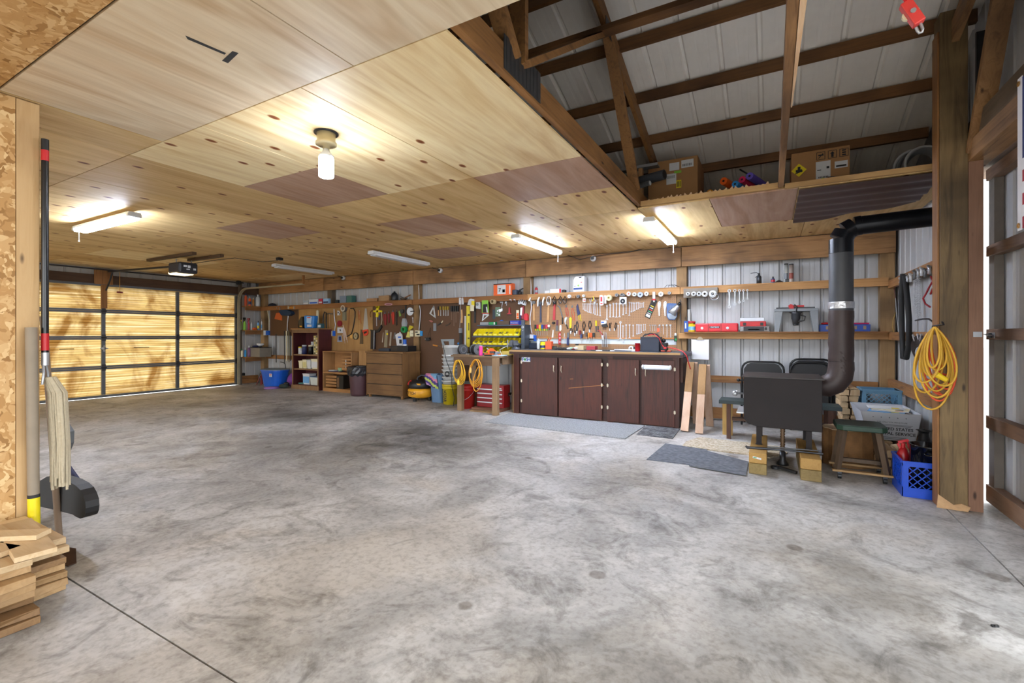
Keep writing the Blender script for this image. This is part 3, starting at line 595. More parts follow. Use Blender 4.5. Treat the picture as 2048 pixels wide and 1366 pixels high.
b=MB();p=atY(1242,365,4.75);b.box((p.x-.09,4.72,LZ),(p.x+.05,4.76,LZ+.16),plain('book_blue','#2a63a8',.6),Matrix.Translation((0,0,0)));b.box((p.x-.085,4.725,LZ+.16),(p.x+.045,4.755,LZ+.163),paper);one('blue_binder',b,'small blue binder standing at the left corner of the loft edge','binder')
for i in range(3):b=MB();x=-1.05+i*.035;b.prism([(x,4.66,LZ),(x+.02,4.66,LZ+.055),(x+.034,4.66,LZ+.055),(x+.02,4.66,LZ)],(0,.25,0),tan);one('wood_offcut',b,'short tan offcut leaning at the left end of the loft edge, %s of three'%ORD[i],'offcut','offcuts at the loft corner')
p=atY(1655,362,4.78)
cyl_item('plastic_pipe',Vector((.42,4.8,LZ+.035)),Vector((1.0,4.95,LZ+.035)),.034,plain('pipe_dark','#33363c',.4),'dark pipe lying just behind the loft edge right of the symbols box','pipe',.028,grey)
b=MB();b.box((.12,4.7,LZ),(.30,4.74,LZ+.012),silver);b.box((.12,4.7,LZ+.012),(.30,4.705,LZ+.03),silver);one('metal_trim_strip',b,'bright short metal strip on the loft edge under the symbols box','metal strip')
b=MB();b.sphere((.38,4.72,LZ+.022),.022,lime);one('green_ball',b,'small lime green ball on the loft edge by the symbols box','ball')
b=MB();c=Vector((1.10,5.0,LZ+.14))
for k in range(9):
 rr_=.125-.003*k;cc_=c+Vector((.0,.022*k,.004*k));b.tube([cc_+Vector((rr_*cos(a_),0,rr_*sin(a_))) for a_ in[2*pi*i/24 for i in range(24)]],.013,silver,8,closed=True)
for k in range(6):
 cc_=c+Vector((.02*k-.02,.2+.03*k,.03+.005*k));b.tube([cc_+Vector((.14*cos(a_),0,.14*sin(a_))) for a_ in[2*pi*i/24 for i in range(24)]],.014,silver,8,closed=True)
one('flexible_duct',b,'shiny corrugated foil duct lying in the loft beside the big post','duct')
b=MB()
for k in range(5):b.sphere((-.9+.3*k,6.6,LZ+.12),.16,blackm,12,(1.2,.8,.7))
b.tube([(-.3,5.6,2.98),(-.22,5.65,2.93),(-.14,5.65,2.85),(-.15,5.6,2.76),(-.27,5.55,2.68)],.008,blackm,6);b.tube([(-.15,5.6,2.76),(-.1,5.6,2.6),(-.12,5.7,LZ+.01)],.008,blackm,6);one('tarp_heap',b,'dark heap of tarp and cord in the depth of the loft behind the noodles','tarp')
b=MB();n=60;vs=[]
hs=[(.205,4.66),(.205,5.95),(1.17,5.62),(1.17,4.66)]
for i in range(n+1):
 f=i/n;y0=4.66+f*1.28;z=CZ-.022+.010*sin(2*pi*y0/.23)*1.0;x1=1.17 if y0<5.6 else 1.17-(y0-5.6)*2.2
 vs+=[(.205,y0,z),(x1,y0,z)]
b.add(vs,[(2*i,2*i+1,2*i+3,2*i+2) for i in range(n)],plain('brown_sheet','#5e4c4a',.38,.3,.12));o=one('corrugated_sheet',b,'dark brown corrugated metal sheet fixed under the ceiling above the stove pipe','metal sheet');sm=o.modifiers.new('s','SOLIDIFY');sm.thickness=.002
p=atY(1840,30,2.0)
t=thing('hook_block','red pulley block with a steel hook hanging at the top right','hook block',p);ax=Vector((.35,0,-.94)).normalized();sx_=Vector((.94,0,.35))
b=MB();o_=atY(1812,1,2.0);e_=atY(1841,42,2.0);axd=(e_-o_).normalized();sd_=Vector((axd.z,0,-axd.x))*.0165
b.hexa([o_-sd_,o_+sd_,e_+sd_,e_-sd_,o_-sd_+Vector((0,.03,0)),o_+sd_+Vector((0,.03,0)),e_+sd_+Vector((0,.03,0)),e_-sd_+Vector((0,.03,0))],plain('hook_red','#cc3a34',.45,.1));b.build('block',t,bevel=.003)
b=MB();
for s in(-1,1):cpt=(o_+e_)/2+sd_*s*.45+Vector((0,.025,0))-axd*.004;b.cyl(cpt-Vector((0,.006,0)),cpt+Vector((0,.006,0)),.017,m=cream,n=20)
mid_=(o_+e_)/2;b.cyl(mid_-Vector((0,.004,0)),mid_,.008,m=silver);b.build('wheel',t)
b=MB();hk=[atY(*q,2.02) for q in((1838,42),(1843,51),(1845.5,58),(1844,64),(1839,66),(1835,62),(1832,55))];b.tube(hk,.0042,steel,10);b.build('hook',t)
b=MB();b.tube([o_,o_-axd*.3+Vector((0,.02,0)),o_-axd*.55],.006,redm,8);b.build('rope',t)
fl=thing('flag','large striped flag with a starred blue field hanging from the header at the right edge','flag',(1.1,2.6,1.74))
fy0,fy1,fz1=3.34,1.95,2.49;fh=.76;fz0=fz1-fh;fx=1.10
fr=plain('flag_red','#a81f38',.8);fw=plain('flag_white','#e8e8ec',.8);fb=plain('flag_blue','#2a3470',.8)
def fpt(Y,z):return(fx+.012*sin((3.34-Y)*9)*(3.34-Y+.1),Y,z)
def fstrip(b,ya,yb,z0,z1,m,n=24,dx=0):
 vs=[]
 for i in range(n+1):Y=ya+(yb-ya)*i/n;x,_,_=fpt(Y,0);vs+=[(x-dx,Y,z0),(x-dx,Y,z1),(x-dx+.0015,Y,z0),(x-dx+.0015,Y,z1)]
 b.add(vs,[f for i in range(n) for f in((4*i,4*i+4,4*i+5,4*i+1),(4*i+2,4*i+3,4*i+7,4*i+6),(4*i+1,4*i+5,4*i+7,4*i+3),(4*i,4*i+2,4*i+6,4*i+4))],m)
b=MB();sh=fh/13;fi=fy0-.05
for k in range(13):fstrip(b,fi if k>=7 else fi-.5,fy1,fz1-(k+1)*sh,fz1-k*sh,fr if k%2==0 else fw)
b.build('stripes',fl)
b=MB();fstrip(b,fi,fi-.5,fz1-7*sh,fz1,fb)
for rI in range(9):
 for cI in range(6 if rI%2==0 else 5):
  Y=fi-.05-cI*.08-(.04 if rI%2 else 0);z=fz1-.035-rI*.043;x=fpt(Y,0)[0]-.001
  b.prism([(x,Y+(.013 if k%2==0 else .005)*sin(k*pi/5),z+(.013 if k%2==0 else .005)*cos(k*pi/5)) for k in range(10)],(-.0004,0,0),fw)
b.build('canton',fl)
b=MB();fstrip(b,fy0,fi,fz0-.005,fz1+.01,fw,4);b.build('hoist_band',fl)
b=MB();
for z in(fz0+.02,fz1-.02):b.ring((fpt(3.32,0)[0]-.003,3.32,z),.006,.013,(-.003,0,0),copper,14)
b.build('grommet',fl)
#  wall boards, rail shelves
TY=6.969
def panel(px0,px1,z0,z1,m,label,y=6.972,t=.006,cat='wall board',name='wall_panel'):
 x0=atY(px0,600,6.98).x if px0>0 else px0;x1=atY(px1,600,6.98).x if px1>0 else px1
 b=MB();b.box((x0,y,z0),(x1,y+t,z1),m);return one(name,b,label,cat)
panel(541,597,1.16,1.79,darkboard,'dark brown hardboard panel behind the duster in the far corner',cat='hardboard')
panel(598,746,.15,1.79,orangeply,'amber plywood panel on the wall behind the bow saw and hand saw',cat='plywood panel')
panel(747,827,.15,1.79,darkboard,'dark brown hardboard panel on the wall behind the chest of drawers',cat='hardboard')
panel(842,938,.35,1.79,darkboard,'dark brown hardboard panel on the wall behind the white bucket stack',cat='hardboard')
panel(939,1050,1.0,1.79,darkboard,'dark brown hardboard panel on the wall behind the yellow parts bins',cat='hardboard')
PB=thing('pegboard','tan perforated pegboard on the wall above the brown cabinet','pegboard',(-2.36,6.975,.96))
b=MB();b.box((-3.53,6.97,1.135),(-1.19,6.976,1.77),pegm);b.build('board',PB)
b=MB();b.box((-3.53,6.97,.93),(-1.19,6.976,1.045),pegm);b.build('lower_board',PB)
b=MB();b.box((-3.53,6.962,1.128),(-1.19,6.978,1.143),plain('peg_trim','#c07a34',.5));b.build('trim_strip',PB)
b=MB();b.box((-3.53,6.985,1.0),(-1.19,6.99,1.13),plain('foam_board','#c9d3d6',.7,0,.15));one('foam_board',b,'pale insulation strip showing between the two pegboard pieces','insulation')
shelfw=wood('shelf_pine','#b07c44','#c8965c','x');shelfd=wood('shelf_dark','#8d5a2c','#a06a36','x')
def railshelf(x0,x1,label,m,z0=1.765,z1=1.85,yf=6.915,top=1.864,hang=0):
 t=thing('wall_shelf',label,'shelf',((x0+x1)/2,7.0,z0))
 b=MB();b.box((x0,yf,z0),(x1,yf+.036,z1),m);b.build('face_board',t,bevel=.002)
 b=MB();b.box((x0,yf-.004,z1+.0005),(x1,7.085,top),m);b.build('shelf_board',t,bevel=.001)
 return t
railshelf(-10.9,-6.06,'long rail shelf at the far end above the hand saw and tape reel',shelfd)
railshelf(-6.05,-3.56,'rail shelf with the orange box on it above the yellow bins',shelfd)
railshelf(-3.555,-1.13,'rail shelf above the pegboard with tape rolls on its face',shelfw)
railshelf(-1.125,1.2,'upper rail shelf beside the stove pipe with two caulk tubes',shelfw)
LS=thing('wall_shelf','lower shelf beside the stove pipe carrying the red case','shelf',(0,6.9,1.13))
b=MB();b.box((-1.15,6.93,1.135),(1.2,6.965,1.215),shelfw);b.build('face_board',LS,bevel=.002)
b=MB();b.box((-1.07,6.86,1.2155),(1.2,7.08,1.23),shelfd);b.build('shelf_board',LS,bevel=.001)
for k,(z,nm,z2) in enumerate(((1.845,'top',1.76),(1.275,'middle',1.19),(.635,'lowest',.55))):
 t=thing('corner_shelf','%s corner shelf between the garage door and the back wall'%nm,'shelf',(XL,6.8,z2))
 b=MB();b.box((XL-.09,6.53,z),(-10.80,6.975,z+.02),wood('shelf_y','#9a6a38','#b07c46','y'));b.build('shelf_board',t)
 b=MB();b.box((-10.83,6.53,z2),(-10.80,6.91,z-.0005),wood('shelf_yd','#7d5026','#8f5f30','y'));b.build('face_board',t)
#  generic small goods
def bottle(px0,px1,pyt,pyb,Y,m,label,cap=None,X=None,cat='bottle',name='bottle',capf=.15,shoulder=.72,group=None,neck=.4,lbl=None,ztop=None):
 f=(lambda x,y:atX(x,y,X)) if X is not None else(lambda x,y:atY(x,y,Y))
 p0=f(px0,pyb);p1=f(px1,pyb);pt=f((px0+px1)/2,pyt);c=(p0+p1)/2;r=(p1-p0).length/2;h=pt.z-c.z
 if X is not None:r*=.72
 if ztop is not None:c.z=ztop
 t=thing(name,label,cat,c,group);b=MB()
 b.lathe([(0,0),(r*.95,0),(r,h*.03),(r,h*shoulder),(r*neck,h*(1-capf)*.98),(r*neck,h*(1-capf)),(0,h*(1-capf))],c,m,16);bd=b.build('body',t)
 if cap is not None:b=MB();b.lathe([(0,h*(1-capf)),(r*neck*1.15,h*(1-capf)),(r*neck*1.1,h),(0,h)],c,cap,14);b.build('cap',t)
 if lbl is not None:b=MB();b.lathe([(r*1.01,h*.18),(r*1.01,h*.5)],c,lbl,16);b.build('label',bd)
 return t
def spray(px0,px1,pyt,pyb,Y,m,trig,label,X=None):
 t=bottle(px0,px1,pyt,pyb,Y,m,label,None,X,name='spray_bottle',capf=.3,shoulder=.5,cat='spray bottle')
 p=t.location.copy();f=(lambda x,y:atX(x,y,X)) if X is not None else(lambda x,y:atY(x,y,Y));zt=f(px0,pyt).z;h=zt-p.z
 b=MB();b.cyl(p+Vector((0,0,h*.7)),p+Vector((0,0,h*.82)),.014,m=trig,n=10);b.box(p+Vector((-.045,-.012,h*.82)),p+Vector((.03,.012,h)),trig);b.beam(p+Vector((-.03,0,h*.84)),p+Vector((-.045,0,h*.62)),.012,.012,trig);b.build('trigger_head',t);return t
def crate_box(px0,px1,pyt,pyb,Y,depth,m,label,cat='box',name='box',parts=(),bevel=.003,X=None,zb=None):
 """simple carton/tray whose front face lies at Y; parts: (name, u0, v0, u1, v1, mat) strips on the front, in 0..1"""
 p0=atY(px0,pyb,Y);p1=atY(px1,pyt,Y)
 if zb is not None:p1.z+=zb-p0.z;p0.z=zb
 t=thing(name,label,cat,((p0.x+p1.x)/2,Y+depth/2,p0.z)) if parts else None
 b=MB();b.box((p0.x,Y,p0.z),(p1.x,Y+depth,p1.z),m)
 if not parts:return one(name,b,label,cat,bevel=bevel)
 t_=t;t=b.build('body',t,bevel=bevel);W_=p1.x-p0.x;H_=p1.z-p0.z
 for(nm,u0,v0,u1,v1,mm) in parts:
  b=MB()
  if nm.startswith('text:'):b.text(nm[5:],(p0.x+W_*(u0+u1)/2,Y-.0015,p0.z+H_*(v0+v1)/2),(1,0,0),(0,0,1),H_*(v1-v0),mm,width=W_*(u1-u0));b.build('lettering',t)
  else:b.box((p0.x+W_*u0,Y-.0012,p0.z+H_*v0),(p0.x+W_*u1,Y-.0002,p0.z+H_*v1),mm);b.build(nm,t)
 return t_
SH=1.8645
glassy=plain('clear_plastic','#c9cfd2',.15,0,.05)
XS=-10.9
bottle(488,495,583,608,0,plain('orange_label','#c9552c',.5),'orange bottle with a dark blue cap on the top corner shelf',navy,X=XS,ztop=1.8655)
bottle(496,503,589,608,0,orange,'small orange squeeze bottle second on the top corner shelf',glassy,X=XS,lbl=navy,ztop=1.8655)
bottle(504,509,591,608,0,plain('amber_oil','#b9772a',.3),'slim amber bottle on the top corner shelf',cream,X=XS,ztop=1.8655)
bottle(510,521,584,608,0,glassy,'clear round jug on the top corner shelf',white,X=XS,neck=.3,ztop=1.8655)
bottle(480.5,484.5,638,658,0,plain('olive','#5a6420',.4),'olive bottle next to the door track on the middle corner shelf',yel,X=XS,ztop=1.2955)
spray(485,493,633,658,0,lime,blackm,'green spray bottle with black trigger on the middle corner shelf',X=XS).location.z=1.2955
spray(495,500,634,658,0,plain('crimson','#a81c3c',.4),dred,'crimson spray bottle on the middle corner shelf',X=XS).location.z=1.2955
bottle(501,505,642,658,0,white,'small white bottle right of the crimson spray bottle',white,X=XS,ztop=1.2955)
b=MB();p=atX(509,657,XS);p.z=1.2955;b.sphere(p+Vector((0,0,.03)),.05,orange,12,(1,1.3,.6));one('orange_cloth',b,'crumpled orange rag between bottles on the middle corner shelf','rag')
bottle(514,519,640,658,0,lblue,'light blue bottle with a yellow label and dark cap, middle corner shelf',navy,X=XS,lbl=yel,ztop=1.2955)
bottle(521.5,526.5,636,658,0,white,'white pump bottle at the right end of the middle corner shelf',glassy,X=XS,lbl=lblue,ztop=1.2955)
bottle(481,486.5,697,713,0,cream,'cream bottle with a green cap on the lowest corner shelf',green,X=XS,ztop=.6555)
bottle(488,493,696,713,0,plain('sky_blue','#2a9be0',.4),'bright blue bottle on the lowest corner shelf',white,X=XS,ztop=.6555)
bottle(494,503,691,713,0,plain('plum','#6a4266',.3),'plum coloured clear bottle on the lowest corner shelf',glassy,X=XS,ztop=.6555)
t=thing('grey_bin','grey wooden bin with a dark rim standing on the lowest corner shelf','bin',(-10.72,6.82,.6555))
b=MB();b.box((-10.86,6.68,.6555),(-10.50,6.97,.87),plain('grey_wood','#827b70',.8,0,.12));b.build('body',t,bevel=.003)
b=MB();b.box((-10.87,6.67,.87),(-10.49,6.975,.885),blackm);b.build('rim',t)
b=MB();p=Vector((-10.66,6.8,.886));b.lathe([(0,0),(.03,0),(.075,.035),(.08,.07),(.07,.07),(.06,.03),(0,.01)],p+Vector((0,0,.02)),white,20);b.sphere(p+Vector((-.02,0,.015)),.02,blackm);one('white_bowl',b,'small white bowl on top of the grey bin in the corner','bowl')
b=MB();b.sphere((-10.78,6.76,.905),.07,navy,12,(1,1.2,.3));b.sphere((-10.8,6.88,.9),.06,blackm,12,(1,1,.25));one('dark_cloth',b,'crumpled dark cloth on the grey bin in the corner','cloth')
t=thing('jack_stand','small red jack stand on the floor left of the blue tote','jack stand',(-10.55,6.72,0))
b=MB();
for sx in(-1,1):
 for sy in(-1,1):b.beam((-10.55+sx*.085,6.76+sy*.07,0),(-10.55+sx*.02,6.76+sy*.02,.2),.03,.012,dred)
b.build('base',t);b=MB();b.cyl((-10.55,6.76,.14),(-10.55,6.76,.25),.018,m=dred);b.box((-10.585,6.74,.25),(-10.515,6.78,.27),dsteel);b.build('post',t)
def tub(name,cx,cy,w0,d0,w1,d1,h,m,label,cat,rim=.01,lid=None,z=0,rimm=None,lidname='lid'):
 t=thing(name,label,cat,(cx,cy,z));b=MB();ps=[];n=28
 def ringp(wd,dp,zz,e=3.2):
  out=[]
  for i in range(n):
   a=2*pi*i/n;ca,sa=cos(a),sin(a);k=(abs(ca)**e+abs(sa)**e)**(-1/e);out.append(Vector((cx+wd/2*ca*k,cy+dp/2*sa*k,z+zz)))
  return out
 rs=[ringp(w0,d0,0),ringp(w1,d1,h),ringp(w1+2*rim,d1+2*rim,h),ringp(w1+2*rim,d1+2*rim,h+.02),ringp(w1-.01,d1-.01,h+.02),ringp(w0-.01,d0-.01,.01)]
 vs=sum(rs,[]);fs=[(j*n+i,j*n+(i+1)%n,(j+1)*n+(i+1)%n,(j+1)*n+i) for j in range(5) for i in range(n)]+[tuple(range(n))[::-1],tuple(range(5*n,6*n))]
 b.add(vs,fs,m,False);b.build('body',t)
 if lid is not None:
  b=MB();q=[ringp(w1+2*rim+.006,d1+2*rim+.006,h+.0205),ringp(w1+2*rim+.006,d1+2*rim+.006,h+.03),ringp(w1*.8,d1*.8,h+.045)];vs=sum(q,[])
  b.add(vs,[(j*n+i,j*n+(i+1)%n,(j+1)*n+(i+1)%n,(j+1)*n+i) for j in range(2) for i in range(n)]+[tuple(range(n))[::-1],tuple(range(2*n,3*n))],lid);b.build(lidname,t)
 return t
t=tub('storage_tote',-9.98,6.72,.52,.34,.66,.44,.36,plain('tote_blue','#1d5fc8',.35),'big bright blue storage tote on the floor in the far corner','tote',.015,plain('tote_lid','#6b7f94',.5))
b=MB();b.box((-9.85,6.49,.24),(-9.76,6.495,.31),paper);b.build('sticker',t);b=MB();b.box((-9.84,6.487,.28),(-9.77,6.489,.295),redm);b.box((-9.84,6.487,.255),(-9.79,6.489,.265),navy);b.build('print',t)
b=MB();b.lathe([(0,0),(.15,.0),(.17,.03),(.14,.06),(0,.08)],(-9.40,6.80,.17),purple,20,(.25,-.8,.3));one('purple_saucer',b,'round purple saucer sled leaning behind the blue tote','sled')
b=MB();b.lathe([(0,0),(.16,0),(.16,.03),(0,.04)],(-9.62,6.40,0),plain('lilac','#8a64a8',.6),18);one('lilac_pad',b,'flat lilac kneeling pad on the floor in front of the blue tote','pad')
b=MB();b.sphere((-9.42,6.55,.05),.1,plain('dark_green_cloth','#26332f',.8),12,(1.3,.9,.5));b.sphere((-9.40,6.60,.1),.06,blackm,12,(1.2,.9,.6));one('dark_bag',b,'small dark bag on the floor between the blue tote and the bookcase','bag')
b=MB();b.tube([(-9.95,6.97,.38),(-9.96,6.96,.50),(-10.02,6.95,.53),(-10.12,6.95,.54)],.009,dsteel,8);one('crook_bar',b,'bent dark steel bar rising behind the blue tote','bar')
b=MB();b.box((XL-.08,6.5,.21),(XL-.04,6.64,.27),blackm);b.cyl((XL-.04,6.57,.24),(XL-.02,6.57,.24),.02,m=dsteel);one('door_sensor',b,'small black sensor low on the wall beside the garage door','sensor')
#  bookcase
BK=thing('bookcase','tall dark red-brown bookcase with two shelves in the far left corner','bookcase',(-8.8,6.75,0))
bkw=wood('bookcase_edge','#7d5a3c','#93704c','z',knots=False);bkr=wood('bookcase_red','#4a1b1e','#592226','z',knots=False,rough=.4)
X0,X1,Y0,Y1,HB=-9.22,-8.36,6.62,6.95,1.30
for nm,a,c,m in(('side_panel',(X0,Y0,0),(X0+.025,Y1,HB),bkr),('side_panel',(X1-.025,Y0,0),(X1,Y1,HB),bkr),('back_panel',(X0+.026,Y1-.012,.06),(X1-.026,Y1-.001,HB),bkr),('base',(X0+.026,Y0+.02,0),(X1-.026,Y1-.02,.10),bkr),('shelf',(X0+.026,Y0+.01,.42),(X1-.026,Y1-.013,.445),bkw),('shelf',(X0+.026,Y0+.01,.73),(X1-.026,Y1-.013,.76),bkw),('top',(X0-.03,Y0-.025,HB+.001),(X1+.02,Y1,HB+.022),wood('bookcase_top','#a8743c','#b88248','x',knots=False)),('face_frame',(X0,Y0-.012,HB-.075),(X1,Y0-.001,HB),bkw),('plinth',(X0-.02,Y0-.02,0),(X1+.015,Y0-.001,.09),bkw)):
 b=MB();b.box(a,c,m);b.build(nm,BK,bevel=.002)
for x in(X0,X1-.03):b=MB();b.box((x,Y0-.012,.091),(x+.03,Y0-.001,HB-.076),bkw);b.build('face_frame',BK)
yb_=6.72
t=thing('box_stack','pale patterned column of small stacked boxes at the right of the upper bookcase shelf','boxes',(-8.52,6.8,.7605));b=MB()
for k in range(9):b.box((-8.60,6.68,.7615+k*.045),(-8.40,6.86,.804+k*.045),plain('box_cream','#a9a07c',.7,0,.25,0,60))
b.build('carton',t);b=MB()
for k in range(9):
 for i in range(3):b.box((-8.59+i*.065,6.6785,.77+k*.045),(-8.545+i*.065,6.679,.795+k*.045),[plain('lbl_olive','#5e5d38',.7),cream,plain('lbl_yellow','#c9b85a',.7)][(i+k)%3])
b.build('label',t)
for i,(x,z,rr2,mm,lm,nm) in enumerate(((-9.06,.7605,.045,yel,glassy,'yellow-banded'),(-8.93,.7605,.05,glassy,navy,'black-labelled'),(-8.72,.7605,.05,cream,blackm,'cream-lidded'),(-8.99,.7605,.03,white,white,'tiny white'),(-8.82,.7605,.04,glassy,glassy,'tall clear'))):
 h=[.16,.2,.2,.08,.27][i];y=[6.70,6.70,6.70,6.665,6.83][i]
 t=thing('jar','%s jar on the upper bookcase shelf'%nm,'jar',(x,y,z));b=MB();b.lathe([(0,0),(rr2,0),(rr2,h*.8),(rr2*.85,h*.85),(0,h*.85)],(x,y,z),lm if i!=4 else glassy,16);b.build('glass',t);b=MB();b.lathe([(0,h*.851),(rr2*.95,h*.851),(rr2*.95,h),(0,h)],(x,y,z),mm,16);b.build('lid',t)
def ptub(x0,x1,y0,y1,z,h,m,label,lid=white,lblm=None):
 t=thing('plastic_tub',label,'tub',((x0+x1)/2,(y0+y1)/2,z));b=MB();w_=(x1-x0)*.06
 b.hexa([(x0+w_,y0+w_,z),(x1-w_,y0+w_,z),(x1-w_,y1-w_,z),(x0+w_,y1-w_,z),(x0,y0,z+h),(x1,y0,z+h),(x1,y1,z+h),(x0,y1,z+h)],m);bd=b.build('body',t,bevel=.006)
 b=MB();b.box((x0-.006,y0-.006,z+h+.0005),(x1+.006,y1+.006,z+h+.018),lid);b.build('lid',t,bevel=.004)
 if lblm:b=MB();b.box((x0+w_,y0-.002,z+h*.15),(x1-w_,y0+.004,z+h*.8),lblm);b.build('label',bd)
ptub(-9.10,-8.98,6.68,6.84,.4455,.15,cream,'small cream tub at the left of the middle bookcase shelf',cream)
ptub(-8.965,-8.84,6.68,6.84,.4455,.18,cream,'yellowish tub second on the middle bookcase shelf',cream,plain('pale_yellow','#cfc687',.6))
ptub(-8.825,-8.71,6.68,6.84,.4455,.17,white,'small white tub third on the middle bookcase shelf')
ptub(-8.685,-8.41,6.68,6.88,.4455,.2,cream,'wide cream bucket at the right of the middle bookcase shelf',cream,paper)
ptub(-8.96,-8.74,6.68,6.86,.1005,.22,white,'white tub with a light blue label on the bottom of the bookcase',white,lblue)
ptub(-8.70,-8.42,6.66,6.86,.1005,.17,plain('frosted','#c7cdc6',.4),'frosted tub with blue lid on the bottom of the bookcase',plain('lid_blue','#47688f',.5))
b=MB();b.lathe([(0,0),(.09,0),(.1,.02),(0,.025)],(-9.08,6.78,.1005),plain('mint','#5d8f86',.6),18);one('flat_dish',b,'flat greenish dish at the left of the bookcase bottom','dish')
ZB=HB+.0225
b=MB();b.prism([(-9.12,6.70,ZB),(-8.99,6.70,ZB),(-8.99,6.70,ZB+.26),(-9.04,6.70,ZB+.26),(-9.12,6.70,ZB+.17),(-9.13,6.70,ZB+.06)],(0,.12,0),plain('dark_case','#2d2a24',.5));b.box((-9.08,6.695,ZB+.03),(-9.01,6.699,ZB+.06),amber);one('dark_tool_bag',b,'dark rounded bag at the left on top of the bookcase','bag')
crate_box(612,617.5,636,655.5,6.68,.1,plain('pkg_brown','#a5624a',.6),'brown package with a green and white top on the bookcase','package','package',(('label_band',0,.62,1,.98,paper),('green_band',0,.5,1,.62,lime)),zb=ZB)
t=thing('blue_pouch','large blue and white wipes pouch on top of the bookcase','pouch',(-8.75,6.72,ZB));b=MB()
b.prism([(-8.88,6.66,ZB),(-8.60,6.66,ZB),(-8.56,6.66,ZB+.27),(-8.90,6.66,ZB+.28)],(0,.11,0),plain('pouch_blue','#2b7cc9',.35));b.build('body',t,bevel=.02)
b=MB();b.prism([(-8.80,6.658,ZB+.12),(-8.66,6.658,ZB+.10),(-8.63,6.658,ZB+.25),(-8.80,6.658,ZB+.26)],(0,-.001,0),plain('pouch_light','#a9cdec',.4));b.build('light_panel',t);b=MB();b.box((-8.78,6.656,ZB+.03),(-8.64,6.657,ZB+.08),paper);b.box((-8.78,6.6555,ZB+.22),(-8.67,6.6565,ZB+.24),redm);b.build('label',t)
b=MB();b.box((-8.5,6.7,ZB),(-8.38,6.78,ZB+.1),plain('teal_dark','#2d5a66',.5));b.box((-8.49,6.697,ZB+.02),(-8.4,6.699,ZB+.07),paper);one('small_box',b,'small teal and white box at the right on top of the bookcase','box',bevel=.004)
b=MB();b.lathe([(0,0),(.03,0),(.03,.09),(0,.1)],(-8.7,6.86,ZB+.0),white,14);b.tube([(-8.56,6.88,ZB),(-8.53,6.88,ZB+.3),(-8.5,6.88,ZB+.36),(-8.45,6.88,ZB+.34),(-8.44,6.88,ZB)],.012,dsteel,8);b.lathe([(0,.1),(.028,.1),(.028,.39),(0,.4)],(-8.7,6.86,ZB),cream,14);one('torch_head',b,'tall pale cylinder and dark handle standing behind the blue pouch','tool')
#  low cabinet with open drawers racks
LC=thing('low_cabinet','low open pine cabinet of slotted trays beside the bookcase','cabinet',(-7.6,6.7,0))
lcw=wood('cabinet_pine','#a87a48','#bb8c58','z',knots=False);lcx=wood('cabinet_pine_x','#a06f3c','#b9834a','x',knots=False)
A0,A1,B0,B1,H=-8.26,-7.40,6.64,6.95,.82
for nm,a,c,m in(('side_panel',(A0,B0,0),(A0+.02,B1,H),lcw),('side_panel',(A1-.02,B0,0),(A1,B1,H),lcw),('top',(A0,B0-.005,H+.001),(A1,B1,H+.02),lcx),('shelf',(A0+.021,B0,.38),(A1-.021,B1-.02,.41),lcx),('base',(A0+.021,B0,.0),(A1-.021,B1-.02,.07),lcx),('back_panel',(A0+.021,B1-.015,.071),(A1-.021,B1-.002,H),lcx)):
 b=MB();b.box(a,c,m);b.build(nm,LC,bevel=.002)
for k in range(5):b=MB();b.box((-7.72,B0+.03,.46+k*.065),(-7.43,B1-.02,.46+k*.065+.045),lcx);b.build('tray',LC)
for k in range(4):b=MB();b.box((-8.2,B0+.03,.10+k*.062),(-7.88,B1-.02,.10+k*.062+.044),lcx);b.build('tray',LC)
for k in range(3):b=MB();b.box((-7.6,B0+.02,.50+k*.065),(-7.585,B0+.029,.54+k*.065),paper);b.build('tag',LC)
b=MB();b.box((-7.86,B0+.02,.0715),(-7.66,B1-.03,.34),blackm);b.box((-7.84,B0+.015,.1),(-7.78,B0+.019,.3),wood('trayfront','#6d4a2a','#7d5832','z'));one('black_case',b,'black case standing in the lower right of the low pine cabinet','case')
b=MB();b.box((-8.17,6.70,.4105),(-7.82,6.86,.425),navy);b.box((-8.16,6.71,.4255),(-8.0,6.84,.44),paper);one('paper_stack',b,'white and blue papers on the middle shelf of the low cabinet','papers')
b=MB();b.lathe([(0,0),(.05,0),(.055,.06),(.045,.07),(0,.07)],(-7.86,6.76,.4255),plain('mint_tub','#8fae8a',.5),14);one('mint_tub',b,'small mint green tub beside the papers in the low cabinet','tub')
b=MB();b.box((-7.37,6.80,0),(-7.13,6.82,.86),wood('loose_door','#a07442','#b98b54','z'));one('pine_board',b,'knotty pine board standing between the low cabinet and the bin','board',bevel=.003)
t=thing('trash_can','maroon rubbish bin with a black liner bag in front of the low cabinet','trash can',(-7.03,6.5,0));cx,cy=-7.03,6.5
b=MB();b.lathe([(0,0),(.15,0),(.165,.05),(.2,.50),(.2,.56),(.19,.56),(.15,.06),(0,.05)],(cx,cy,0),plain('bin_maroon','#4a3035',.45),24);b.build('bin',t)
b=MB();pr=[];n=28;vs=[];r2=random.Random(9)
for j,(r,z) in enumerate(((.205,.40),(.222,.44),(.226,.50),(.222,.56),(.20,.575),(.18,.56),(.17,.45))):
 for i in range(n):q=r+r2.uniform(-.008,.012)*(1 if 0<j<5 else .5);vs.append((cx+q*cos(2*pi*i/n),cy+q*sin(2*pi*i/n),z+(r2.uniform(-.02,.02) if j==0 else 0)))
b.add(vs,[(j*n+i,j*n+(i+1)%n,(j+1)*n+(i+1)%n,(j+1)*n+i) for j in range(6) for i in range(n)],plain('bag_black','#26272b',.25,0,.3));b.build('liner',t)
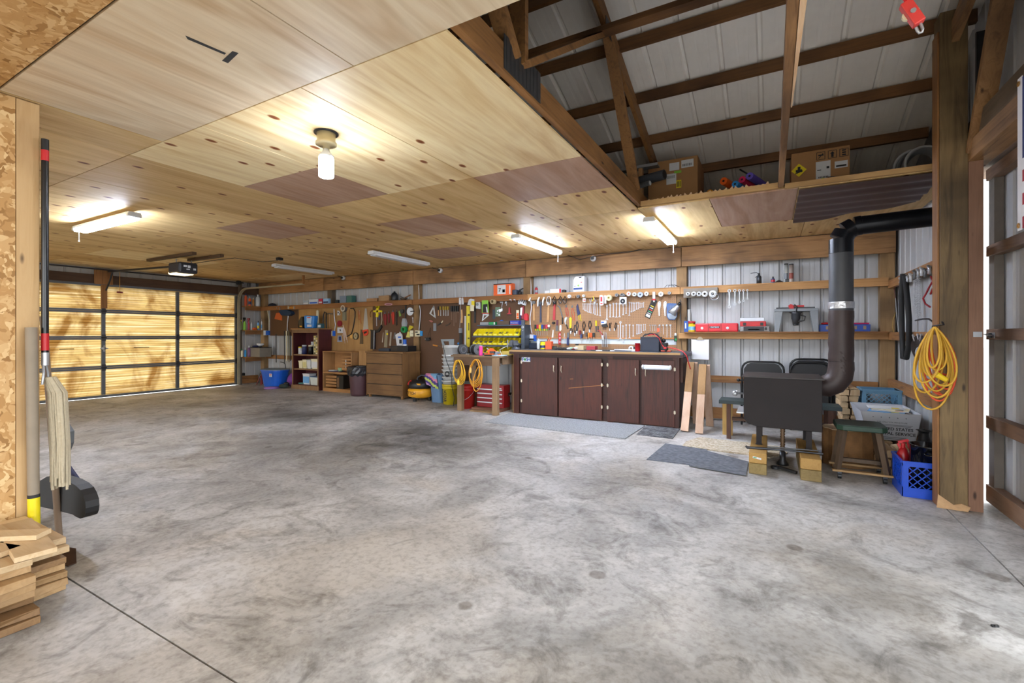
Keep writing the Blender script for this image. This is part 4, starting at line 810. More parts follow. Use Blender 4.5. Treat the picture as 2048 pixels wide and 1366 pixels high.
#  chest of drawers
DR=thing('chest_of_drawers','wooden chest of four drawers under the dark hardboard','chest of drawers',(-6.28,6.65,0))
dw=wood('dresser_wood','#6b4a26','#7d5930','x',knots=False);dz=wood('dresser_side','#7a5430','#8f6638','z')
E0,E1,F0,F1,HD=-6.78,-5.86,6.44,6.93,.87
for nm,a,c,m in(('carcass',(E0+.01,F0+.021,.05),(E1-.01,F1,HD-.03),dz),('top',(E0-.02,F0-.01,HD-.029),(E1+.015,F1,HD),dz),('side_panel',(E1-.009,F0+.002,.03),(E1+.001,F1-.01,HD-.03),dz),('side_panel',(E0-.001,F0+.002,.03),(E0+.009,F1-.01,HD-.03),dz)):b=MB();b.box(a,c,m);b.build(nm,DR,bevel=.003)
for k in range(4):
 z0=.07+k*.192;z1=z0+.182 if k<3 else HD-.035;b=MB();b.box((E0+.02,F0-(0,0,.004,.006)[k]+.0,z0),(E1-.02,F0+.02,z1),dw);d=b.build('drawer',DR,bevel=.006)
 b=MB();b.box((E0+.02,F0+.008,z1+.0005),(E1-.02,F0+.0205,z1+.0095 if k<3 else z1+.003),blackm);b.build('gap_shade',DR)  # black strip painted in as the shade of the gap above each drawer
for x in(E0+.04,E1-.07):
 for y in(F0+.03,F1-.06):b=MB();b.box((x,y,0),(x+.04,y+.04,.049),dz);b.build('leg',DR)
b=MB();b.box((-6.33,6.62,HD+.0005),(-5.9,6.86,HD+.105),blackm);b.box((-6.31,6.617,HD+.02),(-6.15,6.62,HD+.09),plain('tray_brown','#2f2620',.5));one('black_tray',b,'deep black tray on the chest of drawers','tray',bevel=.008)
b=MB();b.box((-6.62,6.6,HD+.0005),(-6.35,6.84,HD+.045),plain('slate_tray','#2b3440',.5));b.box((-6.6,6.62,HD+.0455),(-6.37,6.82,HD+.05),plain('slate_lid','#50607a',.5));one('slate_tray',b,'flat slate blue tray left of the deep black tray','tray',bevel=.004)
b=MB();c=Vector((-6.08,6.74,HD+.1055));b.lathe([(0,0),(.04,0),(.045,.02),(.03,.05),(.035,.08),(.035,.11),(.02,.125),(0,.125)],c,blue,16);b.lathe([(.041,.001),(.046,.02),(.031,.045)],c,white,16);one('blue_cap_bottle',b,'small bottle with a blue dome cap on the deep black tray','bottle')
#  compressor, tote with towel, bucket stack
t=thing('air_compressor','yellow and black pancake air compressor on the floor right of the chest','air compressor',(-5.54,6.56,0));c=Vector((-5.54,6.56,0));R_=.235
b=MB();b.lathe([(0,.05),(R_*.6,.055),(R_*.93,.085),(R_,.13),(R_,.17),(R_*.97,.2),(R_*.85,.225),(0,.23)],c,plain('compressor_yellow','#d99a22',.35),32);b.build('tank',t)
b=MB();b.lathe([(0,.23),(R_*.86,.226),(R_*.93,.25),(R_*.95,.30),(R_*.85,.345),(R_*.6,.37),(0,.38)],c,blackm,28);b.build('shroud',t)
b=MB();b.lathe([(0,0),(.05,0),(.05,.02),(0,.025)],c+Vector((-.12,-.145,.32)),redm,14,(-.3,-.7,.5));b.build('knob',t)
b=MB();b.box(c+Vector((-.02,-.2,.30)),c+Vector((.15,-.185,.325)),amber);b.build('gauge_strip',t)
b=MB();b.tube([c+Vector(q) for q in((-.03,-.05,.36),(-.02,-.05,.42),(.05,-.03,.46),(.17,0,.45),(.2,.02,.38))],.02,dsteel,8);b.build('handle',t)
for a in(-pi/2,pi/6,5*pi/6):b=MB();b.cyl(c+Vector((.16*cos(a),.16*sin(a),0)),c+Vector((.16*cos(a),.16*sin(a),.075)),.035,m=rubber);b.build('foot',t)
b=MB();tx='BOSTITCH'
for i,ch in enumerate(tx):
 a=radians(-155+i*11);d_=Vector((cos(a),sin(a),0));u=Vector((-sin(a),cos(a),0));b.text(ch,c+d_*(R_+.002)+Vector((0,0,.152)),u,(0,0,1),.05,lbl_dark,bold=.02)
b.build('lettering',t)
t=tub('recycling_bin',-5.14,6.60,.24,.24,.29,.32,.47,plain('bin_blue_grey','#5b7a9c',.5),'blue-grey plastic bin with a towel over its rim','bin',.008)
TW=thing('beach_towel','striped beach towel hanging over the rim of the blue-grey bin','towel',(-5.2,6.40,.25));tm_=[plain('towel_pink','#b78bb0',.9),plain('towel_purple','#4a3a78',.9),plain('towel_lime','#b3c55a',.9),plain('towel_purple','#4a3a78'),plain('towel_rose','#c87f96',.9),plain('towel_blue','#6f9fc0',.9)]
b=MB();n=12
def tw(u,v):
 x=-5.33+.25*u+.03*v;z=.50-.2*v-.07*u*v;y=6.438+.03*v-.013-.012*sin(u*9+v*3);y-=.02
 if v<.12:y=6.438+.03*v-.033+(.12-v)*.5
 return Vector((x,y,z+.008))
for i in range(24):
 for j in range(n):
  u0,u1,v0,v1=i/24,(i+1)/24,j/n,(j+1)/n;f=(v0*1.3-u0*.75+.6);k=int(max(0,min(5,f*3.2)))
  q=[tw(u0,v0),tw(u1,v0),tw(u1,v1),tw(u0,v1)];b.add(q+[p+Vector((0,.006,0)) for p in q],[(0,1,2,3),(7,6,5,4)],tm_[5-k])
b.build('cloth',TW)
whb=plain('bucket_white','#d4d6d6',.45,0,.04)
def bucket(x,y,z,r0,r1,h,m,label,group=None,handle=True,txt=None,hm=None):
 t=thing('bucket',label,'bucket',(x,y,z),group);b=MB();b.lathe([(0,0),(r0,0),(r1*.97,h*.78),(r1*1.05,h*.78),(r1*1.05,h*.83),(r1,h*.83),(r1,h*.9),(r1*1.05,h*.9),(r1*1.05,h),(r1*.96,h),(r0*.95,.01),(0,.01)],(x,y,z),m,28);b.build('shell',t)
 if handle:b=MB();b.tube([(x-r1*1.06*cos(q),y-r1*1.12*sin(q),z+h*.8-.16*sin(q)) for q in[pi*i/12 for i in range(13)]],.003,steel,6);b.cyl((x-.045,y-r1*1.12,z+h*.8-.16),(x+.045,y-r1*1.12,z+h*.8-.16),.009,m=hm or white,n=10);b.build('handle',t)
 return t
t=bucket(-4.83,6.5,0,.125,.14,.34,plain('bucket_yellow','#c9b21a',.45),'yellow bucket with dark lettering at the bottom of the white bucket stack',handle=False)
b=MB();b.text('NOZAR',(-4.85,6.367,.15),(0,0,-1),(1,0,0),.055,lbl_dark,bold=.02,width=.2);b.build('lettering',t)
for k in range(9):
 z=.3405+k*.063;x=-4.83+.006*((k*7)%3-1)
 bucket(x,6.51,z,.125,.148,.062 if k<8 else .16,whb,('white bucket, %s up from the yellow one in the tall stack'%ORD[k+1]) if k<8 else 'topmost white bucket of the tall stack beside the table','white buckets in the tall stack',handle=False)
b=MB();p=Vector((-4.79,6.35,.52));b.ring(p,.03,.05,(0,-.002,0),lbl_dark,20);b.box(p+Vector((-.03,-.002,-.03)),p+Vector((.03,0,-.01)),lbl_dark);one('bucket_sticker',b,'round black emblem sticker on the white bucket stack','sticker')
t=bucket(-4.335,6.27,0,.125,.145,.37,plain('bucket_red','#b3231c',.4),'red bucket with a white handle under the wooden table');
#  small wooden table
WT=thing('work_table','small rough wooden table with yellow cords hanging from its front','table',(-4.0,6.25,0));ttm=wood('table_top','#7d6446','#93785a','x');tdm=wood('table_apron','#5d4530','#715740','x');
tlx=atY(902,720,5.93).x;
b=MB();b.box((-4.40,5.93,.845),(-3.49,6.56,.87),ttm);b.build('tabletop',WT,bevel=.004)
b=MB();b.box((-4.36,5.95,.72),(-3.52,5.97,.844),tdm);b.build('apron',WT);b=MB();b.box((-3.53,6.02,.74),(-3.51,6.52,.844),ttm);b.build('apron',WT);b=MB();b.box((-4.36,6.53,.72),(-3.54,6.55,.844),tdm);b.build('apron',WT)
for x,y in((-4.31,5.971),(-3.60,5.86),(-4.36,6.45),(-3.60,6.45)):b=MB();b.box((x,y,0),(x+.085,y+.075,.844),wood('leg_wood','#86694a','#9b7d5a','z'));b.build('leg',WT,bevel=.004)
b=MB();b.box((-4.14,6.12,0),(-3.62,6.44,.045),wood('pallet','#6d3f2a','#80503a','x'));b.box((-4.1,6.0,0.0),(-3.62,6.119,.02),wood('pallet2','#8a6a44','#9d7c54','x'));one('base_board',b,'reddish boards on the floor under the red tool chest','boards')
TC=thing('tool_chest','red steel tool chest of four drawers under the wooden table','tool chest',(-3.85,6.3,.046));rc=plain('chest_red','#8a1218',.3,.2,.08)
G0,G1,K0,K1=-4.12,-3.62,6.24,6.44
b=MB();b.box((G0,K0,.046),(G1,K1,.40),rc);b.build('case',TC,bevel=.006)
for k in range(4):
 z=.07+k*.068;b=MB();b.box((G0+.02,K0-.010,z),(G1-.02,K0-.0005,z+.062),plain('drawer_red','#7d1318',.3,.2));d=b.build('drawer',TC);b=MB();b.box((G0+.02,K0-.02,z+.046),(G1-.02,K0-.0105,z+.062),silver);b.build('drawer_pull',d)
b=MB();b.box((G1-.12,K0-.003,.345),(G1-.04,K0-.0005,.36),silver);b.build('badge',TC)
b=MB();b.box((G1+.0005,K0+.14,.22),(G1+.006,K0+.24,.27),blackm);b.tube([(G1+.006,K0+.15,.24),(G1+.02,K0+.16,.23),(G1+.02,K0+.22,.23),(G1+.006,K0+.23,.24)],.005,silver,6);b.build('side_handle',TC)
def coil(name,loops,Y,m,label,r=.007,cat='extension cord',seed=1,plug=None,plugm=None):
 t=thing(name,label,cat,loops[0][0]);rg=random.Random(seed);b=MB()
 for(c_,rx,rz,tw_) in loops:
  ph=rg.uniform(-.1,.1);pts=[]
  for i in range(36):
   a=2*pi*i/36;s_x=1-.12*max(0,sin(a));pts.append(V3(c_)+Vector((rx*cos(a)*s_x+tw_*sin(a),-.006*sin(2*a+ph)+rg.uniform(-.002,.002),rz*sin(a))))
  b.tube(pts,r,m,8,closed=True)
 b.build('cable',t)
 if plug is not None:b=MB();b.cyl(V3(plug),V3(plug)+Vector((0,0,-.05)),.02,.017,plugm,12);b.cyl(V3(plug)+Vector((0,0,.03)),V3(plug),.01,.018,plugm,10);b.build('connector',t)
 return t
yc=plain('cord_yellow','#e0ad2e',.5,0,.08);yc2=plain('cord_yellow_bright','#e6d23a',.5)
Yc=5.905
def cen(px,py):return atY(px,py,Yc)
sc=1/FPX*(cen(920,745)-Vector((0,0,CH))).dot(Vector((-SS,CC,0)))
lp=[]
for k in range(6):rx=(14.2-k*.9)*sc*1.0;rz=(24.5-k*1.1)*sc;q=cen(919.5+(k%3-1)*.8,722+24.5-(k%4)*.6);q.y-=.014*k;q.z=cen(919,721).z-rz+.006;lp.append((q,rx,rz,(k%3-1)*.012))
coil('extension_cord',lp,Yc,yc,'yellow extension cord coil hanging at the left of the table front',seed=2,plug=cen(923.5,762)-Vector((0,.09,0)),plugm=yc2)
lp=[]
for k in range(5):rx=(15.5-k*1.0)*sc;rz=(27-k*1.4)*sc;q=cen(952+(k%3)*.9,748);q.y-=.014*k;q.z=cen(952,720).z-rz+.006;lp.append((q,rx,rz,.016+(k%3)*.006))
q=cen(961,757);q.y-=.075;lp.append((q,9.5*sc,24*sc,.03))
coil('extension_cord',lp,Yc,plain('cord_amber','#dc9a28',.5),'larger orange-yellow extension cord coil hanging at the middle of the table front',seed=4,plug=cen(947,738)-Vector((0,.085,0)),plugm=plain('cord_tan','#d8b060',.5))
ZT=.8705
def reel(x,y,r,wd,label,core,fl_):
 t=thing('cable_reel',label,'cable reel',(x,y,ZT));c=Vector((x,y,ZT+r));ax=Vector((.9,-.43,0)).normalized()
 b=MB();b.cyl(c-ax*wd/2,c+ax*wd/2,r*.8,m=core,n=28)
 for k in range(7):q=c+ax*(wd*(k/7-.43));b.ring(q,r*.78,r*.84,ax*.006,core,28)
 b.build('wire',t)
 for s in(-1,1):b=MB();b.ring(c+ax*(s*wd/2),r*.22,r,ax*.004*s,fl_,28);b.ring(c+ax*(s*wd/2),r*.55,r*.6,ax*.007*s,steel,28);b.build('flange',t)
 return t
reel(-4.30,6.11,.082,.05,'narrow dark wire reel at the left end of the table',plain('wire_dark','#43423f',.5),plain('reel_grey','#5b5d60',.4,.5))
reel(-4.10,6.2,.085,.12,'wide black wire reel with grey flanges on the table',plain('wire_black','#2b2c2e',.5),plain('reel_silver','#8b8e92',.35,.7))
b=MB();b.box((-4.39,6.25,ZT),(-4.28,6.34,ZT+.012),paper);b.box((-4.36,6.28,ZT+.0125),(-4.32,6.32,ZT+.04),blackm);one('small_plug',b,'small black plug on white paper at the left end of the table','plug')
b=MB();b.prism([(-4.40,5.925,.846),(-4.0,5.905,.846),(-3.98,5.92,.846),(-3.98,5.928,.846),(-4.40,5.928,.846)],(0,0,.022),ttm);b.box((-4.38,5.95,ZT),(-4.1,6.0,ZT+.014),ttm);one('loose_plank',b,'short rough plank lying along the left front edge of the table','plank')
bottle(958.3,964.8,700,720,5.99,pink,'bright pink water bottle standing on the wooden table',white,neck=.75,shoulder=.85,capf=.06,ztop=ZT,name='water_bottle')
t=thing('cordless_saw','orange and grey cordless power tool lying on the table','power tool',(-3.80,6.0,ZT));q=lambda x,y:atY(x,y,6.02);o=Vector((0,.06,0))
b=MB();b.prism([q(974,701),q(981,696),q(991,704),q(985,712),q(976,707)],o,orange);b.build('motor_housing',t,bevel=.008)
b=MB();b.prism([q(983,714),q(988,703),q(995,704),q(993,715),q(987,718)],(0,.08,0),grey);b.build('guard',t,bevel=.006)
b=MB();b.cyl(q(972,697)+Vector((0,.03,0)),q(978,701)+Vector((0,.03,0)),.012,m=silver);b.build('spindle',t)
b=MB();b.prism([q(991,712),q(998,708),q(999,713),q(996,716),q(997,721),q(990,721)],o,orange);b.build('handle',t,bevel=.005)
b=MB();b.box((q(974.5,0).x,5.93,ZT),(q(989,0).x,6.02,ZT+.02),blackm);b.box((q(974.5,0).x,5.93,ZT+.0205),(q(989,0).x,6.02,ZT+.035),orange);b.build('battery',t,bevel=.004)
b=MB();b.box((q(981,0).x,5.99,ZT+.036),(q(990,0).x,6.04,ZT+.07),dsteel);b.build('gearbox',t,bevel=.006)
crate_box(1003,1018,713,720.5,6.25,.1,plain('yellow_box','#d3bb62',.6),'flat yellow box at the right end of the table','box','flat_box',zb=ZT)
b=MB();b.box((-3.85,6.12,ZT),(-3.7,6.2,ZT+.02),lblue);b.box((-3.95,6.14,ZT),(-3.87,6.25,ZT+.03),navy);one('notepad',b,'pale blue pad and dark block lying behind the pink bottle','pad')
b=MB();b.lathe([(0,0),(.13,0),(.13,.012),(0,.014)],(-3.60,6.06,ZT),plain('disc_blue','#9fb9c9',.4),24);one('plastic_disc',b,'pale blue disc at the front right corner of the table','disc')
b=MB();b.tube([atY(886,690,6.3),atY(893,722,6.32),atY(903,748,6.3),atY(904,775,6.3),atY(909,795,6.25),(-4.55,6.2,.02)],.006,blackm,6);one('power_cord',b,'black cord dropping past the white bucket stack to the floor','cord')
b=MB();b.box((-4.40,6.3,0),(-4.36,6.34,.28),blackm);b.box((-4.405,6.29,.15),(-4.355,6.3,.2),grey);one('black_stand',b,'slim black stand under the table left of the red bucket','stand') if False else None
#  parts bin rack
RK=thing('parts_bin_rack','slate grey steel rack holding three rows of yellow parts bins','parts rack',(-4.1,6.8,.87));sl=plain('rack_slate','#48525e',.45,.4,.1)
ry0,ry1=6.62,6.93
rx1=atY(1049,660,ry0).x;rx0=atY(946,660,ry0).x;rxp=atY(1038,660,ry0).x
rzt=atY(1000,650,ry0).z
b=MB();b.box((rx0,ry0+.12,rzt-.012),(rxp-.001,ry1,rzt+.006),sl);b.build('top_shelf',RK)
b=MB();b.box((rxp+.04,ry0,.9615),(rx1,ry0+.02,atY(1044,640,ry0).z),sl);b.box((rxp+.04,ry0+.021,.9615),(rxp+.05,ry1,rzt),sl);b.build('side_panel',RK)
b=MB();b.ring(((rxp+.04+rx1)/2,ry0-.001,atY(1044,654,ry0).z),.012,.02,(0,-.002,0),paper,16);b.text('V',((rxp+.04+rx1)/2,ry0-.001,atY(1044,661,ry0).z),(1,0,0),(0,0,1),.02,paper,bold=.03);b.build('emblem',RK)
rows_=[(671.5,652,9),(690,676,9),(709,695,8)]
zrow=[]
for k,(pyb,pyt,nb) in enumerate(rows_):
 y0=ry0-.02*k;zb=atY(990,pyb,y0).z;zrow.append((zb,y0));b=MB();b.box((rx0-.01,y0-.01,zb-.022),(rxp,y0+.006,zb-.002),sl);b.hexa([(rx0,y0,zb-.012),(rxp,y0,zb-.012),(rxp,ry1,zb+.03),(rx0,ry1,zb+.03),(rx0,y0,zb-.005),(rxp,y0,zb-.005),(rxp,ry1,zb+.037),(rx0,ry1,zb+.037)],sl);b.build('shelf',RK)
bin_m=plain('bin_yellow','#e8d41a',.4,0,.05)
bm_=None;pitch=(rxp-rx0-.004)/9
def bin_mesh(w,h):
 b=MB();t=.003;d=.19
 b.box((t,0,0),(w-t,d,t),bin_m);b.box((0,0,0),(w,t,h*.36),bin_m);b.box((0,d-t,0),(w,d,h),bin_m)
 for x in(0,w-t):b.prism([(x,t,0),(x,d-t,0),(x,d-t,h),(x,d*.7,h),(x,t,h*.36)],(t,0,0),bin_m)
 b.box((w*.2,-.001,h*.1),(w*.8,0,h*.3),plain('bin_label','#f0e468',.5));return b
mattes_=plain('bolt_grey','#55534f',.5,.4);names3=['top','middle','bottom'];src=None
for k,(zb,y0) in enumerate(zrow):
 nb=rows_[k][2]
 for i in range(nb):
  if src is None:
   src=tag(bin_mesh(pitch-.015,.095).build('parts_bin',org=(0,0,0)),'x','parts bin');o=src
  else:o=src.copy();COL.objects.link(o)
  o.location=(rx0+.002+i*pitch,y0+.008,zb+.001+.0);o.rotation_euler=(radians(7.5),0,0);o['group']='yellow bins in the %s row'%names3[k]
  o['label']='small yellow parts bin, %s from the left in the %s row of the rack'%(ORD[i],names3[k])
for k,(zb,y0) in enumerate(zrow):
 rg=random.Random(k);b=MB()
 for i in range(rows_[k][2]):
  if rg.random()<.75:
   for j in range(20):x=rx0+i*pitch+rg.uniform(.008,pitch-.034);y=y0+rg.uniform(.02,.11);z=zb+.022+rg.uniform(0,.034);b.box((x,y,z),(x+rg.uniform(.008,.02),y+.02,z+.01),rg.choice([dsteel,dsteel,mattes_,brownm]))  # dark fittings, heaped up to stand in for the shade inside the bins
 tag(b.build('bin_contents'),'small bolts and fittings, darkened as the shade in the bins of the %s row'%names3[k],'hardware',kind='stuff')
ztr=rzt+.0065
crate_box(960,977,643,649,6.76,.1,plain('tray_grey','#8a8f94',.5),'flat grey tray at the left on top of the parts rack','tray','tray',zb=ztr)
crate_box(977.5,990,643,649,6.76,.1,green,'small green box on top of the parts rack','box','small_box',(('label_end',.8,.1,1,.9,paper),),zb=ztr)
crate_box(994,1018,641,649,6.78,.1,plain('box_brown','#5b4a3c',.7),'dull brown box on top of the parts rack','box','small_box',zb=ztr)
crate_box(1020,1037,640,648.5,6.76,.12,plain('box_royal','#27379a',.4),'royal blue box with a red stripe on top of the parts rack','box','small_box',(('red_stripe',0,.0,1,.14,redm),('text:Frames',.1,.3,.9,.6,paper)),zb=ztr)
b=MB();b.sphere((-4.02,6.86,ztr+.068),.03,blue,10,(1.2,1,.6));one('blue_tape',b,'small blue lump on the brown box above the rack','cap')
#  brown workbench cabinet
CB=thing('workbench_cabinet','long dark brown workbench cabinet with four doors and a worn top','workbench',(-2.22,6.55,0))
cw=wood('cabinet_brown','#3d170c','#522012','z',knots=True,rough=.45,dark='#2a0e06');cwx=wood('cabinet_brown_x','#30120a','#3e180d','x',knots=False,rough=.5)
q0,q1,fy,by_,hz=-3.42,-1.02,6.20,6.93,.90
b=MB();b.box((q0+.001,fy+.02,.0),(q1-.001,by_,hz),cwx);b.build('carcass',CB)
b=MB();b.box((q0-.008,fy,0),(q0+.0,by_,hz),wood('edge_pine','#8a6a42','#a07c50','z',knots=False));b.build('end_panel',CB)
for x0_,x1_ in((q0,q0+.09),(-1.96,-1.88),(-1.10,q1)):b=MB();b.box((x0_,fy,0),(x1_,fy+.019,hz),cw);b.build('stile',CB)
b=MB();b.box((q0+.091,fy+.002,hz-.06),(q1-.081,fy+.019,hz),cwx);b.build('rail',CB)
pxd=[(1044,1116),(1118,1204.5),(1216,1279),(1283,1350)]
hm=plain('handle_nickel','#cfc4ae',.35,.3)
for k,(a,c) in enumerate(pxd):
 xa=atY(a,760,fy).x;xc=atY(c,760,fy).x;b=MB();b.box((xa+.003,fy-.018,.015),(xc-.003,fy-.0005,hz-.04),cw);d=b.build('door',CB,bevel=.002);d['label']='plank door with dark stained grain'
 hx=atY([1109,1124,1272,1292][k],750,fy).x;hzz=atY(1200,750,fy).z;b=MB();b.tube([(hx,fy-.019,.80-.07),(hx,fy-.04,.80-.055),(hx+.003,fy-.042,.73-.02),(hx,fy-.04,.66+.02),(hx,fy-.019,.65)],.006,hm,8)
 h_=b.build('handle',d);
 side=xa if k in(0,2) else xc
 for z in(.78,.5,.2) if k!=3 else(.75,.2):b=MB();b.cyl((side,fy-.022,z-.025),(side,fy-.022,z+.025),.005,m=hm,n=8);b.box((side-.012,fy-.0205,z-.018),(side+.012,fy-.0195,z+.018),hm);b.build('hinge',d)
b=MB();b.box((q0-.05,fy-.05,hz+.035),(q1+.05,by_+.02,hz+.06),plain('bench_surface','#4b4f57',.5,0,.2));b.build('worktop',CB,bevel=.002)
b=MB();b.box((q0-.05,fy-.055,hz+.0),(q1+.05,fy-.03,hz+.034),cwx);b.box((q0-.05,fy-.054,hz+.03),(q1+.02,fy-.0505,hz+.061),wood('worn_edge','#a8814e','#bd9862','x'));b.box((q0-.05,fy-.03,hz+.001),(q1+.05,by_,hz+.034),cwx);b.build('front_edge',CB)
b=MB()
for(x0_,z0_,x1_,z1_) in((-2.52,.43,-2.0,.50),(-2.5,.56,-2.45,.565)):b.beam((x0_,fy-.0187,z0_),(x1_,fy-.0187,z1_),.001,.006,plain('scratch','#a8703a',.6))
b.build('scratches',CB)
t=thing('fish_sticker','white sticker reading FISH with a green leaf on the first cabinet door','sticker',atY(1052,720,fy-.02));p=atY(1052,719,fy-.019)
b=MB();b.box((p.x-.072,fy-.0205,p.z-.033),(p.x+.072,fy-.0187,p.z+.033),paper);b.build('backing',t)
b=MB();
for ch,dx in(('F',-.05),('S',.02),('H',.05)):b.text(ch,(p.x+dx,fy-.0207,p.z),(1,0,0),(0,0,1),.048,plain('sticker_blue','#2452a0',.5),bold=.03)
b.build('lettering',t)
b=MB();b.sphere((p.x-.016,fy-.0212,p.z),.02,green,12,(.9,.04,1));b.beam((p.x-.016,fy-.0207,p.z+.015),(p.x-.016,fy-.0207,p.z+.038),.001,.005,green);b.build('letter_i',t)
t=thing('plastic_light','white plastic tubular light fixture on the fourth cabinet door','light fixture',atY(1313,736,fy-.05));p0=atY(1287,734,fy-.045);p1=atY(1339,735,fy-.045);p1.z=p0.z
b=MB();b.box((p0.x,fy-.06,p0.z-.03),(p1.x,fy-.0187,p0.z+.028),plain('fixture_white','#cfd8e6',.3));b.build('body',t,bevel=.012)
b=MB();b.box((p0.x+.03,fy-.064,p0.z-.012),(p1.x-.03,fy-.0605,p0.z+.016),plain('fixture_pale','#e6ecf5',.3));b.build('diffuser',t)
for s,p in((-1,p0),(1,p1)):b=MB();b.lathe([(0,0),(.032,0),(.032,.012),(.018,.024),(0,.024)],(p.x+s*.001,fy-.04,p.z),white,14,(s,0,0));b.build('end_cap',t)
#  tools on the wall, traced as outlines on the wall plane
def PX(px,py,Y=TY):
 p=atY(px,py,Y);return(-SS*p.x+CC*p.y)/FPX
def T(name,label,cat,parts,group=None,Y=TY,multi=True):
 """parts: (part name, material, shape...) ; shapes: ('p', thick, [(px,py)..]) outline; ('t', radius px, [..]) rod; ('c', px, py, r px, length) round facing us; ('r', px, py, r0, r1, thick) ring"""
 q=[s for s in parts[0][2:]]
 def add(b,m,s):
  dy=s[-1] if isinstance(s[-1],float) and s[0] in 'pt' and len(s)==4 else 0.0
  if s[0]=='p':b.prism([atY(x,y,Y-dy) for x,y in s[2]],(0,-s[1],0),m)
  elif s[0]=='t':x,y=s[2][0];b.tube([atY(x_,y_,Y-dy-s[1]*PX(x,y)) for x_,y_ in s[2]],s[1]*PX(x,y),m,8)
  elif s[0]=='c':c=atY(s[1],s[2],Y);b.cyl(c,c-Vector((0,s[4],0)),s[3]*PX(s[1],s[2]),m=m,n=18)
  elif s[0]=='r':c=atY(s[1],s[2],Y);k=PX(s[1],s[2]);b.ring(c,s[3]*k,s[4]*k,(0,-s[5],0),m,20)
 if len(parts)==1:
  b=MB();[add(b,parts[0][1],s) for s in parts[0][2:]];return one(name,b,label,cat,group)
 xs=[]
 for pr in parts:
  for s in pr[2:]:xs+=[atY(x,y,Y) for x,y in s[2]] if s[0] in 'pt' else[atY(s[1],s[2],Y)]
 t=thing(name,label,cat,(sum(v.x for v in xs)/len(xs),Y,min(v.z for v in xs)),group)
 for pr in parts:b=MB();[add(b,pr[1],s) for s in pr[2:]];b.build(pr[0],t)
 return t
def rect(x0,y0,x1,y1):return[(x0,y0),(x1,y0),(x1,y1),(x0,y1)]
wh=plain('handle_wood','#c79a68',.5,0,.1);wd=plain('handle_wood_dark','#8a5a34',.5,0,.15);tool=plain('tool_steel','#bfc2c6',.35,.35,.12);mattes=plain('tool_grey','#6c6e70',.5,.5,.2)
def wrench(x0,y0,x1,y1,w,label,group,openend=1,m=tool,ring=1):
 L=hypot(x1-x0,y1-y0);ux,uy=(x1-x0)/L,(y1-y0)/L;vx,vy=-uy,ux
 P_=lambda a,c:(x0+ux*a+vx*c,y0+uy*a+vy*c)
 r=w*1.15;sh=[P_(r*.8,-w*.42),P_(L-w*1.6,-w*.5),P_(L-w*1.6,w*.5),P_(r*.8,w*.42)]
 jaw=[P_(L-w*1.8,-w*.5),P_(L-w*1.1,-w*1.25),P_(L-w*.1,-w*1.25),P_(L,-w*.7),P_(L-w*.8,-w*.45),P_(L-w*.95,w*.3),P_(L-w*.15,w*.75),P_(L-w*.4,w*1.25),P_(L-w*1.3,w*1.1),P_(L-w*1.8,w*.5)]
 c=P_(r*.7,0);return T('wrench',label,'wrench',[('body',m,('p',.006,sh),('p',.009,jaw),('r',c[0],c[1],r*.5,r,.009))],group)
for i,(x,y) in enumerate(zip((285,320,350,385,420,455,510,545,595,655),(430,455,470,490,500,515,520,545,560,575))):
 wrench(1140+x/10.925,607,1140+(x+6)/10.925,580+y/10.925,1.0+.03*i,'chrome combination wrench, %s from the left in the upper row of lengthening wrenches'%ORD[i],'upper row of lengthening wrenches')
for i,(x,y0,y1,w) in enumerate(((810,330,660,1.9),(880,310,605,1.6),(950,285,600,1.6),(1017,285,608,1.6),(1085,290,600,1.6),(1165,320,555,1.5),(1230,320,525,1.4))):
 wrench(1140+x/10.925,580+y0/10.925,1140+(x-2)/10.925,580+y1/10.925,w,'large combination wrench, %s from the left in the middle of the upper pegboard'%ORD[i],'large wrenches in the upper middle')
for i,(x,y0,y1) in enumerate(((208,262,568),(250,270,492),(290,275,475),(325,278,460),(365,272,435),(403,270,425),(440,280,400),(482,285,392),(517,270,390))):
 wrench(1240+x/10.93,580+y0/10.93,1240+(x-3)/10.93,580+y1/10.93,1.25-.03*i,'combination wrench, %s from the left in the upper row of shortening wrenches'%ORD[i],'upper row of shortening wrenches')
lows=[(1055,770,1110,1.2,0),(1105,690,1085,2.0,0),(1160,775,1135,1.6,0),(1230,750,1080,1.5,0)]
for i,(x,y0,y1,w,_) in enumerate(lows):wrench(1140+x/10.925,580+y0/10.925,1140+(x-2)/10.925,580+y1/10.925,w,'long wrench, %s from the left in the lower row'%ORD[i],'lower row of long wrenches')
for i,(x,y0,y1,w) in enumerate(((212,750,1060,1.5),(290,760,1020,1.3),(370,750,975,1.2),(403,750,970,1.1),(437,755,960,1.0),(472,755,940,1.0),(517,745,900,.9),(556,745,885,.9))):
 wrench(1240+x/10.93,580+y0/10.93,1240+x/10.93,580+y1/10.93,w,'wrench, %s from the left in the lower right row above the black charger'%ORD[i],'lower right row of wrenches')
for i,(x,y1,w) in enumerate(((662,900,.8),(712,905,.8),(752,900,.8),(790,905,.8),(872,940,1.2),(950,975,1.3),(1030,1040,1.5),(1108,1040,1.5))):
 X_=1240+x/10.93;T('socket_wrench','chrome socket wrench, %s from the left beside the orange screwdriver'%ORD[i],'socket wrench',[('head',steel,('c',X_,650.5,w*1.3,.03)),('shaft',tool,('p',.007,rect(X_-w*.35,651,X_+w*.35,580+y1/10.93)))],'socket wrenches at the lower right')
